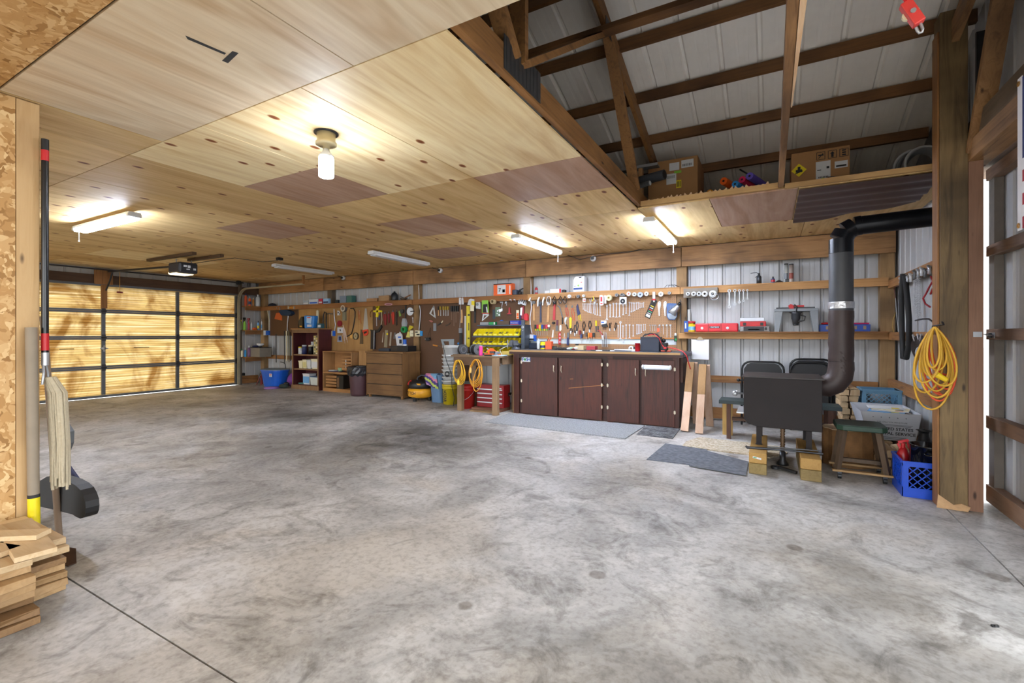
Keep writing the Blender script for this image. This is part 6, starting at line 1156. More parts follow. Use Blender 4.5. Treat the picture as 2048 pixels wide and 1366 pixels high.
for i,(x,y0,y1,w) in enumerate(((1142,656,668,3.5),(1150,650,672,3.4),(1154,643,668,3),(1167.5,643,668,3.6),(1179.5,642,665,3.6))):
 T('pliers',['short dark pipe pliers','grey clustered pliers','rusty long-nose pliers','large black-gripped pliers','second large black-gripped pliers'][i]+' in the pegboard middle','pliers',[('handle',blackm if i>2 else dsteel,('t',.9,[(x,y1-4),(x-w*.7,y0+8),(x-w*.2,y0)]),('t',.9,[(x,y1-4),(x+w*.9,y0+8),(x+w*.3,y0)])),('jaw',tool,('p',.014,[(x-1.5,y1-6),(x+1.5,y1-6),(x+.8,y1),(x-.8,y1)]))])
for i,(x,m,nm) in enumerate(((1192,yel,'yellow-gripped'),(1196.3,plain('grip_tan','#b07a50',.5),'tan-gripped'))):T('pliers','%s pliers hanging under the hanging tags'%nm,'pliers',[('grip',m,('t',.7,[(x-1,641),(x-.3,652)]),('t',.7,[(x+1.3,641),(x+.8,652)])),('jaw',dsteel,('p',.012,[(x-1,652),(x+1.5,652),(x+1.2,664),(x-.4,664)]))])
T('tool_pouch','white and blue carded black clip set hanging in the middle','package',[('card',paper,('p',.02,rect(1202.5,641,1213.5,649))),('band',blue,('p',.001,rect(1202.5,643.5,1208,646),.0205)),('clip',blackm,('p',.03,[(1204,649),(1214,647),(1216,654),(1205,654)]))])
for i in range(4):x=1205.5+i*2;T('hex_key','thin hex key, %s of four below the white and blue card'%ORD[i],'hex key',[('key',dsteel,('t',.35,[(x,653),(x+.4,660)]))],'hex keys under the card')
for i,x in enumerate((1221.5,1230.5)):T('needle_pliers','needle nose pliers with splayed grips, %s of the pair right of the card'%ORD[i],'pliers',[('grip',blackm,('t',.8,[(x-1,661),(x-.8,652),(x+.8,645)]),('t',.8,[(x-1,661),(x-3+6*i,652),(x-2.4+5.5*i,646)])),('jaw',silver,('p',.012,[(x-2.5,657),(x-.2,657),(x-.6,662),(x-2,662)]))])
rk=[(1160.5,dred,'dark red',661),(1163.5,navy,'navy',668),(1173.5,plain('grip_grey','#46423f',.5),'dark grey',665),(1178.5,plain('grip_orange','#f0861e',.4),'bright orange',666),(1183,plain('grip_orange2','#e2551e',.4),'deep orange',666),(1188,plain('grip_black','#232a2c',.5),'black',665.5)]
for x,m,nm,y in rk:T('screwdriver','%s-handled screwdriver standing in the trim strip holes'%nm,'screwdriver',[('handle',m,('p',.024,[(x-1.8,y),(x+1.8,y),(x+1.5,y+8.5),(x-1.5,y+8.5)])),('shaft',steel,('t',.4,[(x,y+8.5),(x,y+20)]))],Y=6.945)
for i in range(7):x=1204+i*1.7;T('drill_bit','long drill bit, %s from the left in the bundle above the cabinet'%ORD[i],'drill bit',[('bit',dsteel if i%2 else tool,('t',.45,[(x-2+(i%3),662+(i*5)%9),(x+.5,694)]))],'long drill bits in a bundle',Y=6.93)
T('pliers','red curved-handle pliers leaning into the drill bits','pliers',[('grip',redm,('t',.7,[(1196,660),(1200,663),(1205,671)])),('jaw',tool,('p',.012,[(1204,671),(1207,670),(1208,680),(1206,680)]))],Y=6.93)
T('hanging_tag','small white tag with red print hanging below a roll','tag',[('card',white,('p',.012,rect(1166,596.5,1171.5,604))),('print',redm,('p',.001,rect(1167,599,1170.5,601.5),.0125))],Y=6.89)
T('mixed_clips','tangle of steel and yellow clips hanging between the rolls','clips',[('clip',steel,('t',.7,[(1179,598),(1181,606),(1184,608)]),('t',.7,[(1183,597),(1182,604)]),('c',1190,605.5,2,.02),('t',.7,[(1188,596),(1192,604),(1194,600)])),('band',yel,('t',.7,[(1186,593),(1187.5,597),(1184.5,602)]))],Y=6.89)
T('carded_bits','tall white and red package hanging left of the largest roll','package',[('card',plain('card_pink','#d9c3c8',.5),('p',.015,[(1199.5,591),(1203,590),(1208,592),(1207.5,610),(1202,611),(1199.5,608)])),('print',redm,('p',.001,rect(1201,594,1204.5,603),.0155),('p',.001,rect(1201,606,1205,608),.0155))],Y=6.88)
T('steel_bracket','grey steel bracket behind the tall white and red package','bracket',[('plate',silver,('p',.012,rect(1208.5,591,1213,607)))],Y=6.9)
T('disc_package','square white package with a black disc hanging under a dark cone','package',[('card',white,('p',.015,rect(1239.5,594,1253.5,608.5))),('disc',lbl_dark,('c',1246,602.5,4.9,.017)),('hub',white,('c',1246,602.5,1.2,.019))],Y=6.9)
T('fan_cone','flat dark cone shaped cup on the rail above the disc package','cup',[('cone',mattes,('p',.06,[(1240,591),(1245,587),(1248,587),(1253,591),(1247,593)])),('hole',blackm,('c',1246,589.5,1.6,.062))],Y=6.913)
T('spray_nozzle','white nozzle with a red band hanging over the black tool roll','nozzle',[('tube',white,('p',.03,rect(1306,584,1311,597.5))),('band',redm,('p',.032,rect(1305.5,598,1311.5,601))),('tip',silver,('p',.02,rect(1307,601,1310,604)))],Y=6.87)
st_=[('yellow','#e8cf2a'),('white','#e0e0e0'),('red','#d8402e'),('green','#3fae7a'),('white','#e0e0e0'),('white','#e0e0e0')]
RX=lambda u,v:(1305+u*10-v*15.5,597+u*5+v*36)
T('bit_card','black slanted strip holding rows of coloured bits','bit set',[('card',blackm,('p',.012,[RX(0,0),RX(1,0),RX(1,1),RX(0,1)])),('bit',plain('bit_metal','#c9ced0',.4),*[('p',.004,[RX(.2,.34+k*.1),RX(.85,.34+k*.1),RX(.85,.38+k*.1),RX(.2,.38+k*.1)],.0125) for k in(1,4)]),*[('bit_'+n,plain('bit_'+n,c,.4),('p',.004,[RX(.2,.34+k*.1),RX(.85,.34+k*.1),RX(.85,.38+k*.1),RX(.2,.38+k*.1)],.0125)) for k,(n,c) in enumerate(st_) if k in(0,2,3)],('large_bit',silver,('p',.006,[RX(.12,.82),RX(.88,.82),RX(.88,.95),RX(.12,.95)],.0125))])
for i,x in enumerate((1318.5,1330)):T('locking_pliers','chrome locking pliers, %s of the pair left of the blue tray'%ORD[i],'locking pliers',[('body',silver,('p',.016,[(x-2.5,606),(x+.5,602),(x+3.5,604),(x+3.5,611),(x+1.5,619),(x+1.6,632),(x-.5,632),(x-1.5,620),(x-3,611)])),('jaw_gap',dsteel,('p',.002,[(x,603.5),(x+1.5,604),(x+.5,607)],.0165))],'locking pliers')
T('blue_tray','blue moulded tray of picks hanging behind the clamp lamp','tray',[('tray',plain('tray_blue','#3d5f92',.35),('p',.02,[(1334,608),(1337,606.5),(1353,607),(1355,612),(1354.5,634),(1350,640),(1338,640),(1334,633)])),('window',plain('tray_clear','#9fb2c8',.2),('p',.002,[(1335,627),(1354,627),(1353,634),(1349,638),(1339,638),(1336,634)],.0205)),('pick',steel,*[('t',.35,[(1338+k*3,611),(1338.5+k*3,624)],.021) for k in range(5)])])
t=thing('clamp_lamp','clamp lamp with a silver cone shade hanging on the post','clamp lamp',atY(1348,620,6.85));a_=atY(1356,611,6.86);e_=atY(1343,628,6.84);ax_=(e_-a_)
b=MB();b.lathe([(.022,0),(.03,.02),(.06,ax_.length),(.058,ax_.length),(.02,.01)],a_,silver,24,ax_);b.build('shade',t);b=MB();b.lathe([(0,-.05),(.018,-.05),(.022,0),(0,0)],a_,blackm,14,ax_);b.build('socket',t);b=MB();b.tube([a_-ax_.normalized()*.04,atY(1361,606,6.92),atY(1360,612,6.965)],.005,steel,6);b.build('clamp',t)
T('hanging_chain','dark chain hanging down the post beside the clamp lamp','chain',[('link',dsteel,*[('r',1360.5+(k%2),600+k*3.1,.5,1.3,.008) for k in range(14)])],Y=6.98)
cable([(1361,608),(1362,640),(1361,672),(1364,700),(1361,708)],.35,blackm,'thin black wire running down the post beside the pegboard',6.97)
T('screwdriver','orange-handled screwdriver among the socket wrenches','screwdriver',[('handle',plain('driver_salmon','#d9603a',.4),('p',.022,rect(1314.5,656,1319.5,664))),('shaft',steel,('t',.4,[(1317,651),(1317,656)]),('t',.4,[(1317,664),(1316.5,668)]))])
#  goods on the bench
ZW=.9605
def bx(px0,px1,h,Y,d,m,name,label,cat,z=ZW,bevel=.003,parts=()):
 x0=atY(px0,600,Y).x;x1=atY(px1,600,Y).x
 if not parts:b=MB();b.box((x0,Y,z),(x1,Y+d,z+h),m);return one(name,b,label,cat,bevel=bevel)
 t=thing(name,label,cat,((x0+x1)/2,Y+d/2,z));b=MB();b.box((x0,Y,z),(x1,Y+d,z+h),m);t_=t;t=b.build('body',t,bevel=bevel)
 for nm,u0,v0,u1,v1,mm in parts:
  b=MB();X_=lambda u:x0+(x1-x0)*u
  if nm.startswith('text:'):b.text(nm[5:],(X_((u0+u1)/2),Y-.002,z+h*(v0+v1)/2),(1,0,0),(0,0,1),h*(v1-v0),mm,width=(x1-x0)*(u1-u0),bold=.02);b.build('lettering',t)
  else:b.box((X_(u0),Y-.0015,z+h*v0),(X_(u1),Y-.0002,z+h*v1),mm);b.build(nm,t)
 return t_
bx(1057,1078,.095,6.72,.16,plain('charger_dark','#1d2838',.4),'charger_base','dark navy battery charger at the left end of the bench','charger',bevel=.012)
T('wall_outlet','white outlet box with a blue side above the battery charger','outlet',[('cover',white,('p',.05,rect(1057,669,1069,682))),('side',blue,('p',.04,rect(1069,670.5,1073,682))),('plug',blackm,('p',.04,rect(1061,677,1068,680),.051))],Y=6.95)
bottle(1074,1079.5,675,696,6.66,glassy,'clear pump bottle beside the battery charger',white,ztop=ZW,neck=.5)
bottle(1081,1090,681,697,6.62,yel,'yellow and blue squat can on the bench',navy,name='can',cat='can',ztop=ZW,neck=.95,capf=.05,lbl=navy,shoulder=.95)
t=thing('pen_cup','orange square cup full of pens and brushes on the bench','pen cup',atY(1096,697,6.6));p0=atY(1090.5,690,6.6);p1=atY(1102.5,690,6.6);b=MB();b.box((p0.x,6.6,ZW),(p1.x,6.68,ZW+.125),plain('cup_orange','#d8562a',.45));b.build('cup',t,bevel=.004)
rg=random.Random(4)
for k in range(9):b=MB();x=rg.uniform(p0.x+.012,p1.x-.012);b.cyl((x,6.64+rg.uniform(-.02,.02),ZW+.1255),(x+rg.uniform(-.03,.03),6.64+rg.uniform(-.02,.02),ZW+rg.uniform(.16,.21)),.005,m=rg.choice([yel,cream,redm,blackm,white,amber,copper]),n=8);b.build('pen',t)
bx(1104,1111,.05,6.62,.06,blackm,'small_gadget','small black gadget with a green dot right of the pen cup','gadget',parts=(('dot',.4,.3,.65,.55,green),))
b=MB();p=atY(1123,697,6.55);p.z=ZW
for k in range(6):b.sphere(p+Vector((-.09+k*.04,.02*sin(k*2),.02)),.032,plain('glove_dark','#3b3836',.9,0,.3),10,(1.2,1.4,.62))
one('work_glove',b,'crumpled dark work glove lying on the bench','glove')
b=MB();p=atY(1143,697,6.5);p.z=ZW
for k,m in enumerate((paper,plain('cloth_green','#8fb89a',.8),dred,paper)):b.sphere(p+Vector((-.04+k*.03,.01*k,.018+.01*(k%2))),.03,m,10,(1.3,1.2,.6))
one('cloth_rag',b,'crumpled white green and red rag on the bench','rag')
bx(1150.5,1167,.065,6.58,.12,plain('box_tan','#c2b08c',.7),'tan_box','pale tan box on the bench below the pliers','box');b=MB();p=atY(1153.5,688,6.63);b.box((p.x-.02,6.62,ZW+.0655),(p.x+.02,6.66,ZW+.09),blackm);one('black_block',b,'small black block on the pale tan box','block')
bx(1173,1190,.06,6.58,.12,plain('box_darkred','#a0303a',.5),'red_box','dark red metal box on the bench right of the tan box','box')
b=MB();p=atY(1200,699,6.35);p.z=ZW+.008;b.beam(p+Vector((-.14,.03,0)),p+Vector((.14,-.02,0)),.04,.014,dsteel);b.beam(p+Vector((-.05,-.03,0)),p+Vector((.2,.02,0)),.02,.014,tool);one('flat_tools',b,'dark flat pry bars lying on the front of the bench','pry bars')
b=MB();p0=atY(1229,697,6.45);p1=atY(1263,699,6.38);p0.z=p1.z=ZW+.016;b.cyl(p0,p1,.012,.015,silver,12);b.beam(p1,p1+Vector((.05,0,0)),.03,.03,silver);one('torque_wrench',b,'long silver torque wrench lying on the bench','wrench')
t=thing('tape_dispenser','white curled tape roll lying left of the red cup','tape',atY(1265,697,6.6));b=MB();p=atY(1263,692,6.6);p.z=ZW+.036;b.ring(p,.018,.035,(0,-.03,0),white,20);b.build('roll',t);b=MB();b.box((p.x+.036,6.56,ZW),(p.x+.065,6.62,ZW+.06),blackm);b.build('stand',t)
bottle(1270,1280,683,699.5,6.45,redm,'bright red plastic cup on the bench',None,ztop=ZW,name='red_cup',cat='cup',neck=1.08,capf=0,shoulder=.98)
t=bx(1280.5,1318,.2,6.45,.22,plain('charger_case','#232a38',.5),'battery_charger','large dark slate battery charger at the right of the bench','battery charger',bevel=.006,parts=(('seam',.02,.9,.98,.91,blackm),))
b=MB();p=atY(1285,671,6.55);x0=atY(1284,671,6.5).x;x1=atY(1316,671,6.5).x;b.tube([(x0,6.55,ZW+.201),(x0+.03,6.55,ZW+.235),(x1-.03,6.55,ZW+.235),(x1,6.55,ZW+.201)],.01,blackm,8);b.build('handle',t)
for k,(m_,pts) in enumerate(((redm,[(1296,671),(1308,668),(1318,676),(1324,690),(1330,697)]),(blackm,[(1290,671),(1300,666),(1315,668),(1322,678),(1325,697)]))):T('jumper_cable',['red','black'][k]+' charger cable looping over the dark charger','cable',[('cable',m_,('t',.7,pts)),('clamp',m_,('p',.02,rect(pts[-1][0]-2,694,pts[-1][0]+3,697.5)))],Y=6.44)
b=MB();x0=atY(1320,690,6.55).x;b.box((x0,6.52,ZW),(x0+.09,6.66,ZW+.12),blackm);b.sphere((x0+.05,6.55,ZW+.15),.03,blackm,10);one('black_drill',b,'black power unit beside the dark charger','power unit',bevel=.01)
for k,px in enumerate((1326,1338)):b=MB();p=atY(px,695,6.42);b.box((p.x-.025,6.4,ZW),(p.x+.03,6.44,ZW+.022),blackm);b.box((p.x-.022,6.395,ZW+.008),(p.x+.026,6.3995,ZW+.02),plain('clip_red','#e0482e',.4));one('red_clip',b,'red and black clamp lying on the bench, %s of two'%ORD[k],'clamp','red clamps at the right of the bench',bevel=.003)
T('green_bottle','dark bottle with a green label hanging at the right edge of the pegboard','bottle',[('body',plain('bottle_dark','#17301f',.3),('p',.035,[(1349,671),(1354,671),(1354,683),(1349,683)])),('neck',glassy,('p',.025,[(1350,666),(1353,666),(1353.5,671),(1349.5,671)])),('label',green,('p',.001,rect(1350,677,1353.5,681),.0355))])
b=MB();b.tube([atY(1335,694,6.3),atY(1352,698,6.25),atY(1366,703,6.2),atY(1373,711,6.18),atY(1376,722,6.2),atY(1381,738,6.25)],.006,redm,8);one('power_cord',b,'thin red cord running off the right end of the bench','cord')
b=MB();b.box((-1.015,6.24,.58),(-.985,6.6,.89),wood('side_block','#3a2418','#4a2e20','z',knots=False));one('side_block',b,'dark wooden block on the right side of the bench','block')
t=thing('bench_vise','dark grey bench vise on the left end of the bench','vise',atY(1027,697,6.3));vm=plain('vise_grey','#565a62',.45,.5);q=lambda x,y:atY(x,y,6.33)
vz=ZW;p=q(1030,697)
b=MB();b.lathe([(0,0),(.075,0),(.07,.02),(.045,.035),(.045,.06),(0,.06)],(p.x,6.36,vz),vm,20);b.build('base',t)
b=MB();b.prism([(p.x-.02,6.31,vz+.06),(p.x+.06,6.31,vz+.06),(p.x+.09,6.31,vz+.085),(p.x+.03,6.31,vz+.10),(p.x+.01,6.31,vz+.14),(p.x-.03,6.31,vz+.14)],(0,.09,0),vm);b.build('body',t,bevel=.006)
b=MB();b.prism([(p.x-.10,6.32,vz+.06),(p.x-.04,6.32,vz+.055),(p.x-.035,6.32,vz+.14),(p.x-.075,6.32,vz+.145),(p.x-.11,6.32,vz+.11)],(0,.07,0),vm);b.build('jaw',t,bevel=.006)
b=MB();b.cyl((p.x-.15,6.355,vz+.08),(p.x-.1,6.355,vz+.08),.014,m=steel);b.cyl((p.x-.145,6.355,vz+.01),(p.x-.145,6.355,vz+.15),.006,m=steel,n=8);b.build('handle',t)
b=MB();b.tube([(p.x-.13,6.345,vz+.06),(p.x-.15,6.12,vz-.0),(p.x-.10,6.11,vz-.1)],.0035,white,8);one('string_end',b,'short white cord hanging down from the vise','cord')
#  goods on the upper rail shelf
def up(px0,px1,h,Y,d,m,name,label,cat,parts=(),bevel=.003):return bx(px0,px1,h,Y,d,m,name,label,cat,SH,bevel,parts)
for a in((606,617,.09,plain('carton_pale','#a3b0bc',.6),'pale bluish carton',paper),(618,635.5,.11,plain('carton_white','#c9d2dc',.6),'long white carton with a blue base',blue),(637,644.5,.115,plain('carton_red','#b52844',.6),'crimson carton',paper),(646,657,.11,plain('carton_blue','#8fb8dc',.6),'light blue carton',navy)):
 up(a[0],a[1],a[2],6.93,.12,a[3],'carton',a[4]+' on the rail shelf above the bookcase','carton',(('label_band',.08,.15,.92,.45,a[5]),))
up(670,676,.07,6.93,.08,plain('jar_dark','#1f2d33',.4),'dark_jar','small dark jar on the rail shelf at the grey post','jar')
up(679,692,.15,6.94,.12,plain('tin_bluegrey','#707f90',.5),'blue_grey_tin','blue-grey tin behind the rail at the far end','tin');up(693,703,.15,6.94,.12,plain('tin_green','#3c6b62',.5),'green_tin','dull green tin right of the blue-grey tin','tin')
up(733,754,.065,6.93,.12,wood('block_a','#a07448','#b5875a','x'),'wood_block','long low wooden block on the rail shelf','wood block');up(757,778,.11,6.93,.14,wood('block_b','#94704a','#a9855c','x',grain=2),'wood_block','taller rough wooden block on the rail shelf left of the black jug','wood block')
b=MB();p=atY(789,597,6.99);p.z=SH;b.lathe([(0,0),(.058,0),(.064,.02),(.064,.12),(.04,.155),(.02,.165),(.02,.185),(0,.185)],p,plain('jug_black','#1b2026',.35),20);one('black_jug',b,'round black jug on the rail shelf','jug')
t=thing('oil_funnel','tarnished funnel pan with a slanted handle right of the black jug','funnel',atY(808,597,6.99));p=atY(807,597,6.99);p.z=SH;b=MB();b.lathe([(0,0),(.05,0),(.07,.045),(.066,.045),(.0,.01)],p,plain('tarnish','#4d4438',.45,.4),18);b.build('pan',t);b=MB();b.beam(p+Vector((.04,0,.05)),p+Vector((.18,0,.1)),.02,.018,wd);b.beam(p+Vector((-.08,0,.08)),p+Vector((.0,.01,.05)),.02,.01,dsteel);b.build('handle',t)
t=up(987,1023,.205,6.93,.13,plain('box_orange','#e8642a',.5),'tool_carton','big orange power tool carton on the rail shelf','carton',(('picture',.22,.12,.68,.88,paper),('text:7',.28,.3,.42,.6,lbl_dark),('picture_tool',.5,.25,.64,.5,lbl_dark),('edge_print',.88,.1,.94,.8,paper),('lid_line',0,.93,1,1,lbl_dark)))
up(1024.5,1033,.09,6.94,.1,plain('gear_navy','#2e3c50',.4),'metal_gearbox','dark blue metal unit right of the orange carton','metal unit',bevel=.01)
b=MB();p=atY(1040,588,6.98);p.z=SH;b.lathe([(0,0),(.035,0),(.035,.05),(.015,.06),(.015,.09),(0,.09)],p,blackm,14);b.beam(p+Vector((0,0,.08)),p+Vector((.06,0,.11)),.02,.015,blackm);one('black_router_part',b,'small black machine part with an arm left of the post','machine part')
bottle(1069.8,1075.5,569,584.5,6.97,plain('can_red','#a82c34',.4),'small red spray can with a grey base on the rail shelf',steel,name='spray_can',cat='spray can',ztop=SH,neck=.6,lbl=grey)
up(1089,1099,.045,6.95,.1,white,'white_tray','small white tray left of the long white and red box','tray');up(1100,1122,.065,6.95,.1,plain('box_whitered','#dcdfe4',.5),'long_box','long white box with a red end on the rail shelf','box',(('red_end',.84,0,1,1,redm),));up(1123,1130,.05,6.96,.07,blackm,'black_fitting','small black fitting at the red end of the long white box','fitting',bevel=.01)
t=thing('white_jug','large white plastic jug with blue and green label standing on the pegboard rail','jug',atY(1158,580,6.93));x0=atY(1146,580,6.93).x;x1=atY(1168.5,580,6.93).x;b=MB();h=.245
b.prism([(x0,6.93,SH),(x1,6.93,SH),(x1,6.93,SH+h),(x0+.035,6.93,SH+h),(x0,6.93,SH+h-.055)],(0,.12,0),plain('jug_white','#dfe3ea',.4));b.build('body',t,bevel=.012)
W_=x1-x0;b=MB();b.box((x0+.1,6.928,SH+h-.03),(x0+.14,6.9295,SH+h-.012),lbl_dark);b.build('handle_slot',t);b=MB();b.box((x0+.01,6.928,SH+.035),(x1-.03,6.9295,SH+.065),plain('label_blue','#2a4a8c',.5));b.build('label',t)
b=MB();b.text('acson',(x0+.035,6.928,SH+.095),(1,0,0),(0,0,1),.012,lbl_dark,bold=.02);b.box((x1-.06,6.928,SH+.145),(x1-.035,6.9295,SH+.155),redm);b.build('print',t);b=MB();b.sphere((x0+.09,6.928,SH+.1),.015,lime,10,(1,.1,1));b.build('leaf_mark',t)
b=MB();p=atY(1340,573,6.98);p.z=SH+.006;rg=random.Random(2)
for k in range(7):a=rg.uniform(0,6.28);b.tube([p+Vector((0,0,.03)),p+Vector((.07*cos(a),.03*sin(a),.035)),p+Vector((.14*cos(a),.05*sin(a),0))],.003,dsteel,5)
one('wire_tangle',b,'small tangle of dark wire on the rail shelf right of the white jug','wire')
b=MB();p=atY(545,609,7.0);p.z=SH;b.lathe([(0,0),(.1,0),(.09,.04),(.05,.07),(0,.08)],p,plain('cap_navy','#1a2030',.7),18);one('flat_hat',b,'dark cap lying on the rail shelf in the far corner','cap')
t=thing('oil_can','grey pump oil can with a thin spout on the upper right shelf','oil can',atY(1518,563,6.98));p=atY(1518,563,6.98);p.z=SH;b=MB();b.lathe([(0,0),(.03,0),(.03,.09),(.014,.11),(.012,.14),(0,.14)],p,plain('can_gunmetal','#44484e',.35,.5),16);b.build('body',t);b=MB();b.tube([p+Vector((0,0,.13)),p+Vector((-.03,0,.15)),p+Vector((-.1,0,.145))],.004,dsteel,6);b.build('spout',t);b=MB();b.beam(p+Vector((0,0,.12)),p+Vector((-.045,0,.085)),.012,.008,dsteel);b.build('lever',t)
bottle(1542,1550,549,562,6.98,plain('glue_blue','#3a4f7a',.4),'small blue glue can with a red base on the upper right shelf',dsteel,name='glue_can',cat='can',ztop=SH,neck=.35,capf=.25,lbl=redm,shoulder=.65)
b=MB();p=atY(1558,561,6.98);p.z=SH;b.lathe([(0,0),(.05,0),(.045,.012),(.02,.03),(0,.035)],p,plain('rubber_brown','#2e2422',.6),18);one('rubber_cup',b,'dark rubber plunger cup lying right of the blue glue can','rubber cup')
b=MB();p=atY(1575,559,6.99);p.z=SH;b.box(p+Vector((-.03,-.03,0)),p+Vector((.03,.03,.045)),dsteel);one('dark_block',b,'small dark block between the caulk tubes','block',bevel=.01)
for px0,px1,py,m,l in((1568,1576.5,523,plain('tube_white','#c8ccc8',.5),'taller white caulk tube on the upper right shelf'),(1578,1587,524.5,plain('tube_mottled','#b0a49c',.5),'caulk tube with faded red label on the upper right shelf')):
 t=bottle(px0,px1,py,561,7.0 if px0<1570 else 6.96,m,l,blackm,name='caulk_tube',cat='caulk tube',ztop=SH,neck=.92,capf=.06,shoulder=.97,lbl=(plain('faded_red','#8f4a40',.6) if px0>1570 else grey))
ZS=1.2305
def lo(px0,px1,h,Y,d,m,name,label,cat,parts=(),bevel=.003):return bx(px0,px1,h,Y,d,m,name,label,cat,ZS,bevel,parts)
lo(1368,1378,.155,6.98,.08,plain('box_blue2','#1f4f9c',.5),'blue_box','blue carton at the left end of the lower right shelf','carton',(('print',.2,.3,.45,.8,paper),))
bottle(1376.5,1390.5,640,661,6.92,plain('tub_yellow','#d8b428',.4),'round tub with red lid and yellow and blue bands on the lower right shelf',plain('lid_red','#b02a34',.4),name='round_tub',cat='tub',ztop=ZS,neck=.98,capf=.18,lbl=lblue,shoulder=.82)
for px0,px1,y0,m,l in((1370,1376,596,blackm,'tall black tube behind the blue carton'),(1375,1383,619,white,'white tube behind the round tub')):bottle(px0,px1,y0,640,7.03,m,l,None,name='tall_tube',cat='tube',ztop=ZS,neck=.9,capf=0) if 0 else one('tall_tube',MB().cyl((atY(px0+3,600,7.04).x,7.04,ZS),(atY(px0+3,600,7.04).x,7.04,atY(px0,y0,7.04).z),.022,m=m),l,'tube')
t=lo(1391,1476,.115,6.88,.12,plain('case_red','#c92430',.4),'tool_case','long red tool case with white lettering on the lower right shelf','tool case',(('name_plate',.34,.42,.58,.66,lbl_dark),('text:CRAFTSMAN',.36,.47,.56,.61,paper),('groove',.30,.0,.32,1,plain('case_red_dark','#8f1820',.4)),('groove',.60,.0,.62,1,plain('case_red_dark','#8f1820'))),bevel=.014)
for u in(1404,1455):b=MB();p=atY(u,657,6.876);p.z=ZS+.05;b.ring(p,.006,.018,(0,-.004,0),paper,14);b.cyl(p,p-Vector((0,.006,0)),.006,m=paper,n=8);b.build('latch',t)
t=lo(1480,1539,.07,6.89,.14,plain('case_grey','#8d8b88',.5),'tool_case','grey and black drill case at the bottom of the case pile','tool case',(('dark_panel',.12,.1,.82,.92,plain('case_black','#2a2c30',.5)),('handle',.28,.3,.66,.5,plain('case_green','#4c5450',.5)),('latch',.84,.3,.92,.8,blackm)),bevel=.01)
t=thing('organizer_case','red organizer case with a clear lid on top of the grey case','organizer',atY(1506,650,6.9));x0,x1=atY(1480,650,6.9).x,atY(1532,650,6.9).x;zc=ZS+.0705
b=MB();b.box((x0,6.9,zc),(x1,7.02,zc+.065),redm);b.build('tray',t,bevel=.006);b=MB();b.box((x0,6.9,zc+.0655),(x1-.02,7.02,zc+.115),plain('clear_lid','#b9bcc2',.15,0,.1));b.build('lid',t,bevel=.004);b=MB()
for u in(.12,.78):b=MB();b.box((x0+(x1-x0)*u,6.895,zc+.01),(x0+(x1-x0)*(u+.12),6.8995,zc+.05),blackm);b.build('latch',t)
t=thing('router_table','grey router table with a red guard standing on the lower right shelf','router table',atY(1594,662,6.95));x0,x1=atY(1549,640,6.86).x,atY(1637,640,6.86).x;rm=plain('router_grey','#7d8288',.4,.4);zt=atY(1594,617,6.86).z
b=MB();b.box((x0,6.86,zt-.035),(x1,7.07,zt),rm);b.box((x0+.02,6.95,zt+.0005),(x1-.03,7.05,zt+.022),dsteel);b.build('table',t,bevel=.003)
for s,xa in((1,x0),(-1,x1)):
 for y in(6.865,7.02):b=MB();b.hexa([(xa,y,ZS),(xa+s*.05,y,ZS),(xa+s*.05,y+.03,ZS),(xa,y+.03,ZS),(xa+s*.005,y,zt-.036),(xa+s*.09,y,zt-.036),(xa+s*.09,y+.03,zt-.036),(xa+s*.005,y+.03,zt-.036)],rm);b.build('leg',t)
xm=(x0+x1)/2;b=MB();b.lathe([(0,-.15),(.035,-.15),(.042,-.1),(.05,-.09),(.05,-.03),(.075,-.01),(0,0)],(xm,6.94,zt-.036),plain('router_motor','#55575c',.35,.5),20);mo=b.build('motor',t)
b=MB();b.lathe([(0,-.175),(.03,-.175),(.035,-.151),(0,-.151)],(xm,6.94,zt-.036),blackm,16);b.tube([(xm+.05,6.92,zt-.08),(xm+.1,6.9,zt-.1),(xm+.09,6.9,zt-.15),(xm+.03,6.92,zt-.16)],.008,blackm,8);b.build('motor_cap',mo)
b=MB();b.prism([(xm-.07,6.9,zt+.001),(xm-.02,6.9,zt+.001),(xm-.03,6.9,zt+.05),(xm-.06,6.9,zt+.06),(xm-.085,6.9,zt+.04)],(0,.04,0),redm);b.box((xm-.04,6.93,zt+.023),(xm+.09,6.97,zt+.045),redm);b.tube([(xm-.015,6.89,zt+.05),(xm+.01,6.87,zt+.02),(xm+.0,6.85,zt-.05)],.008,blackm,8);b.build('guard',t)
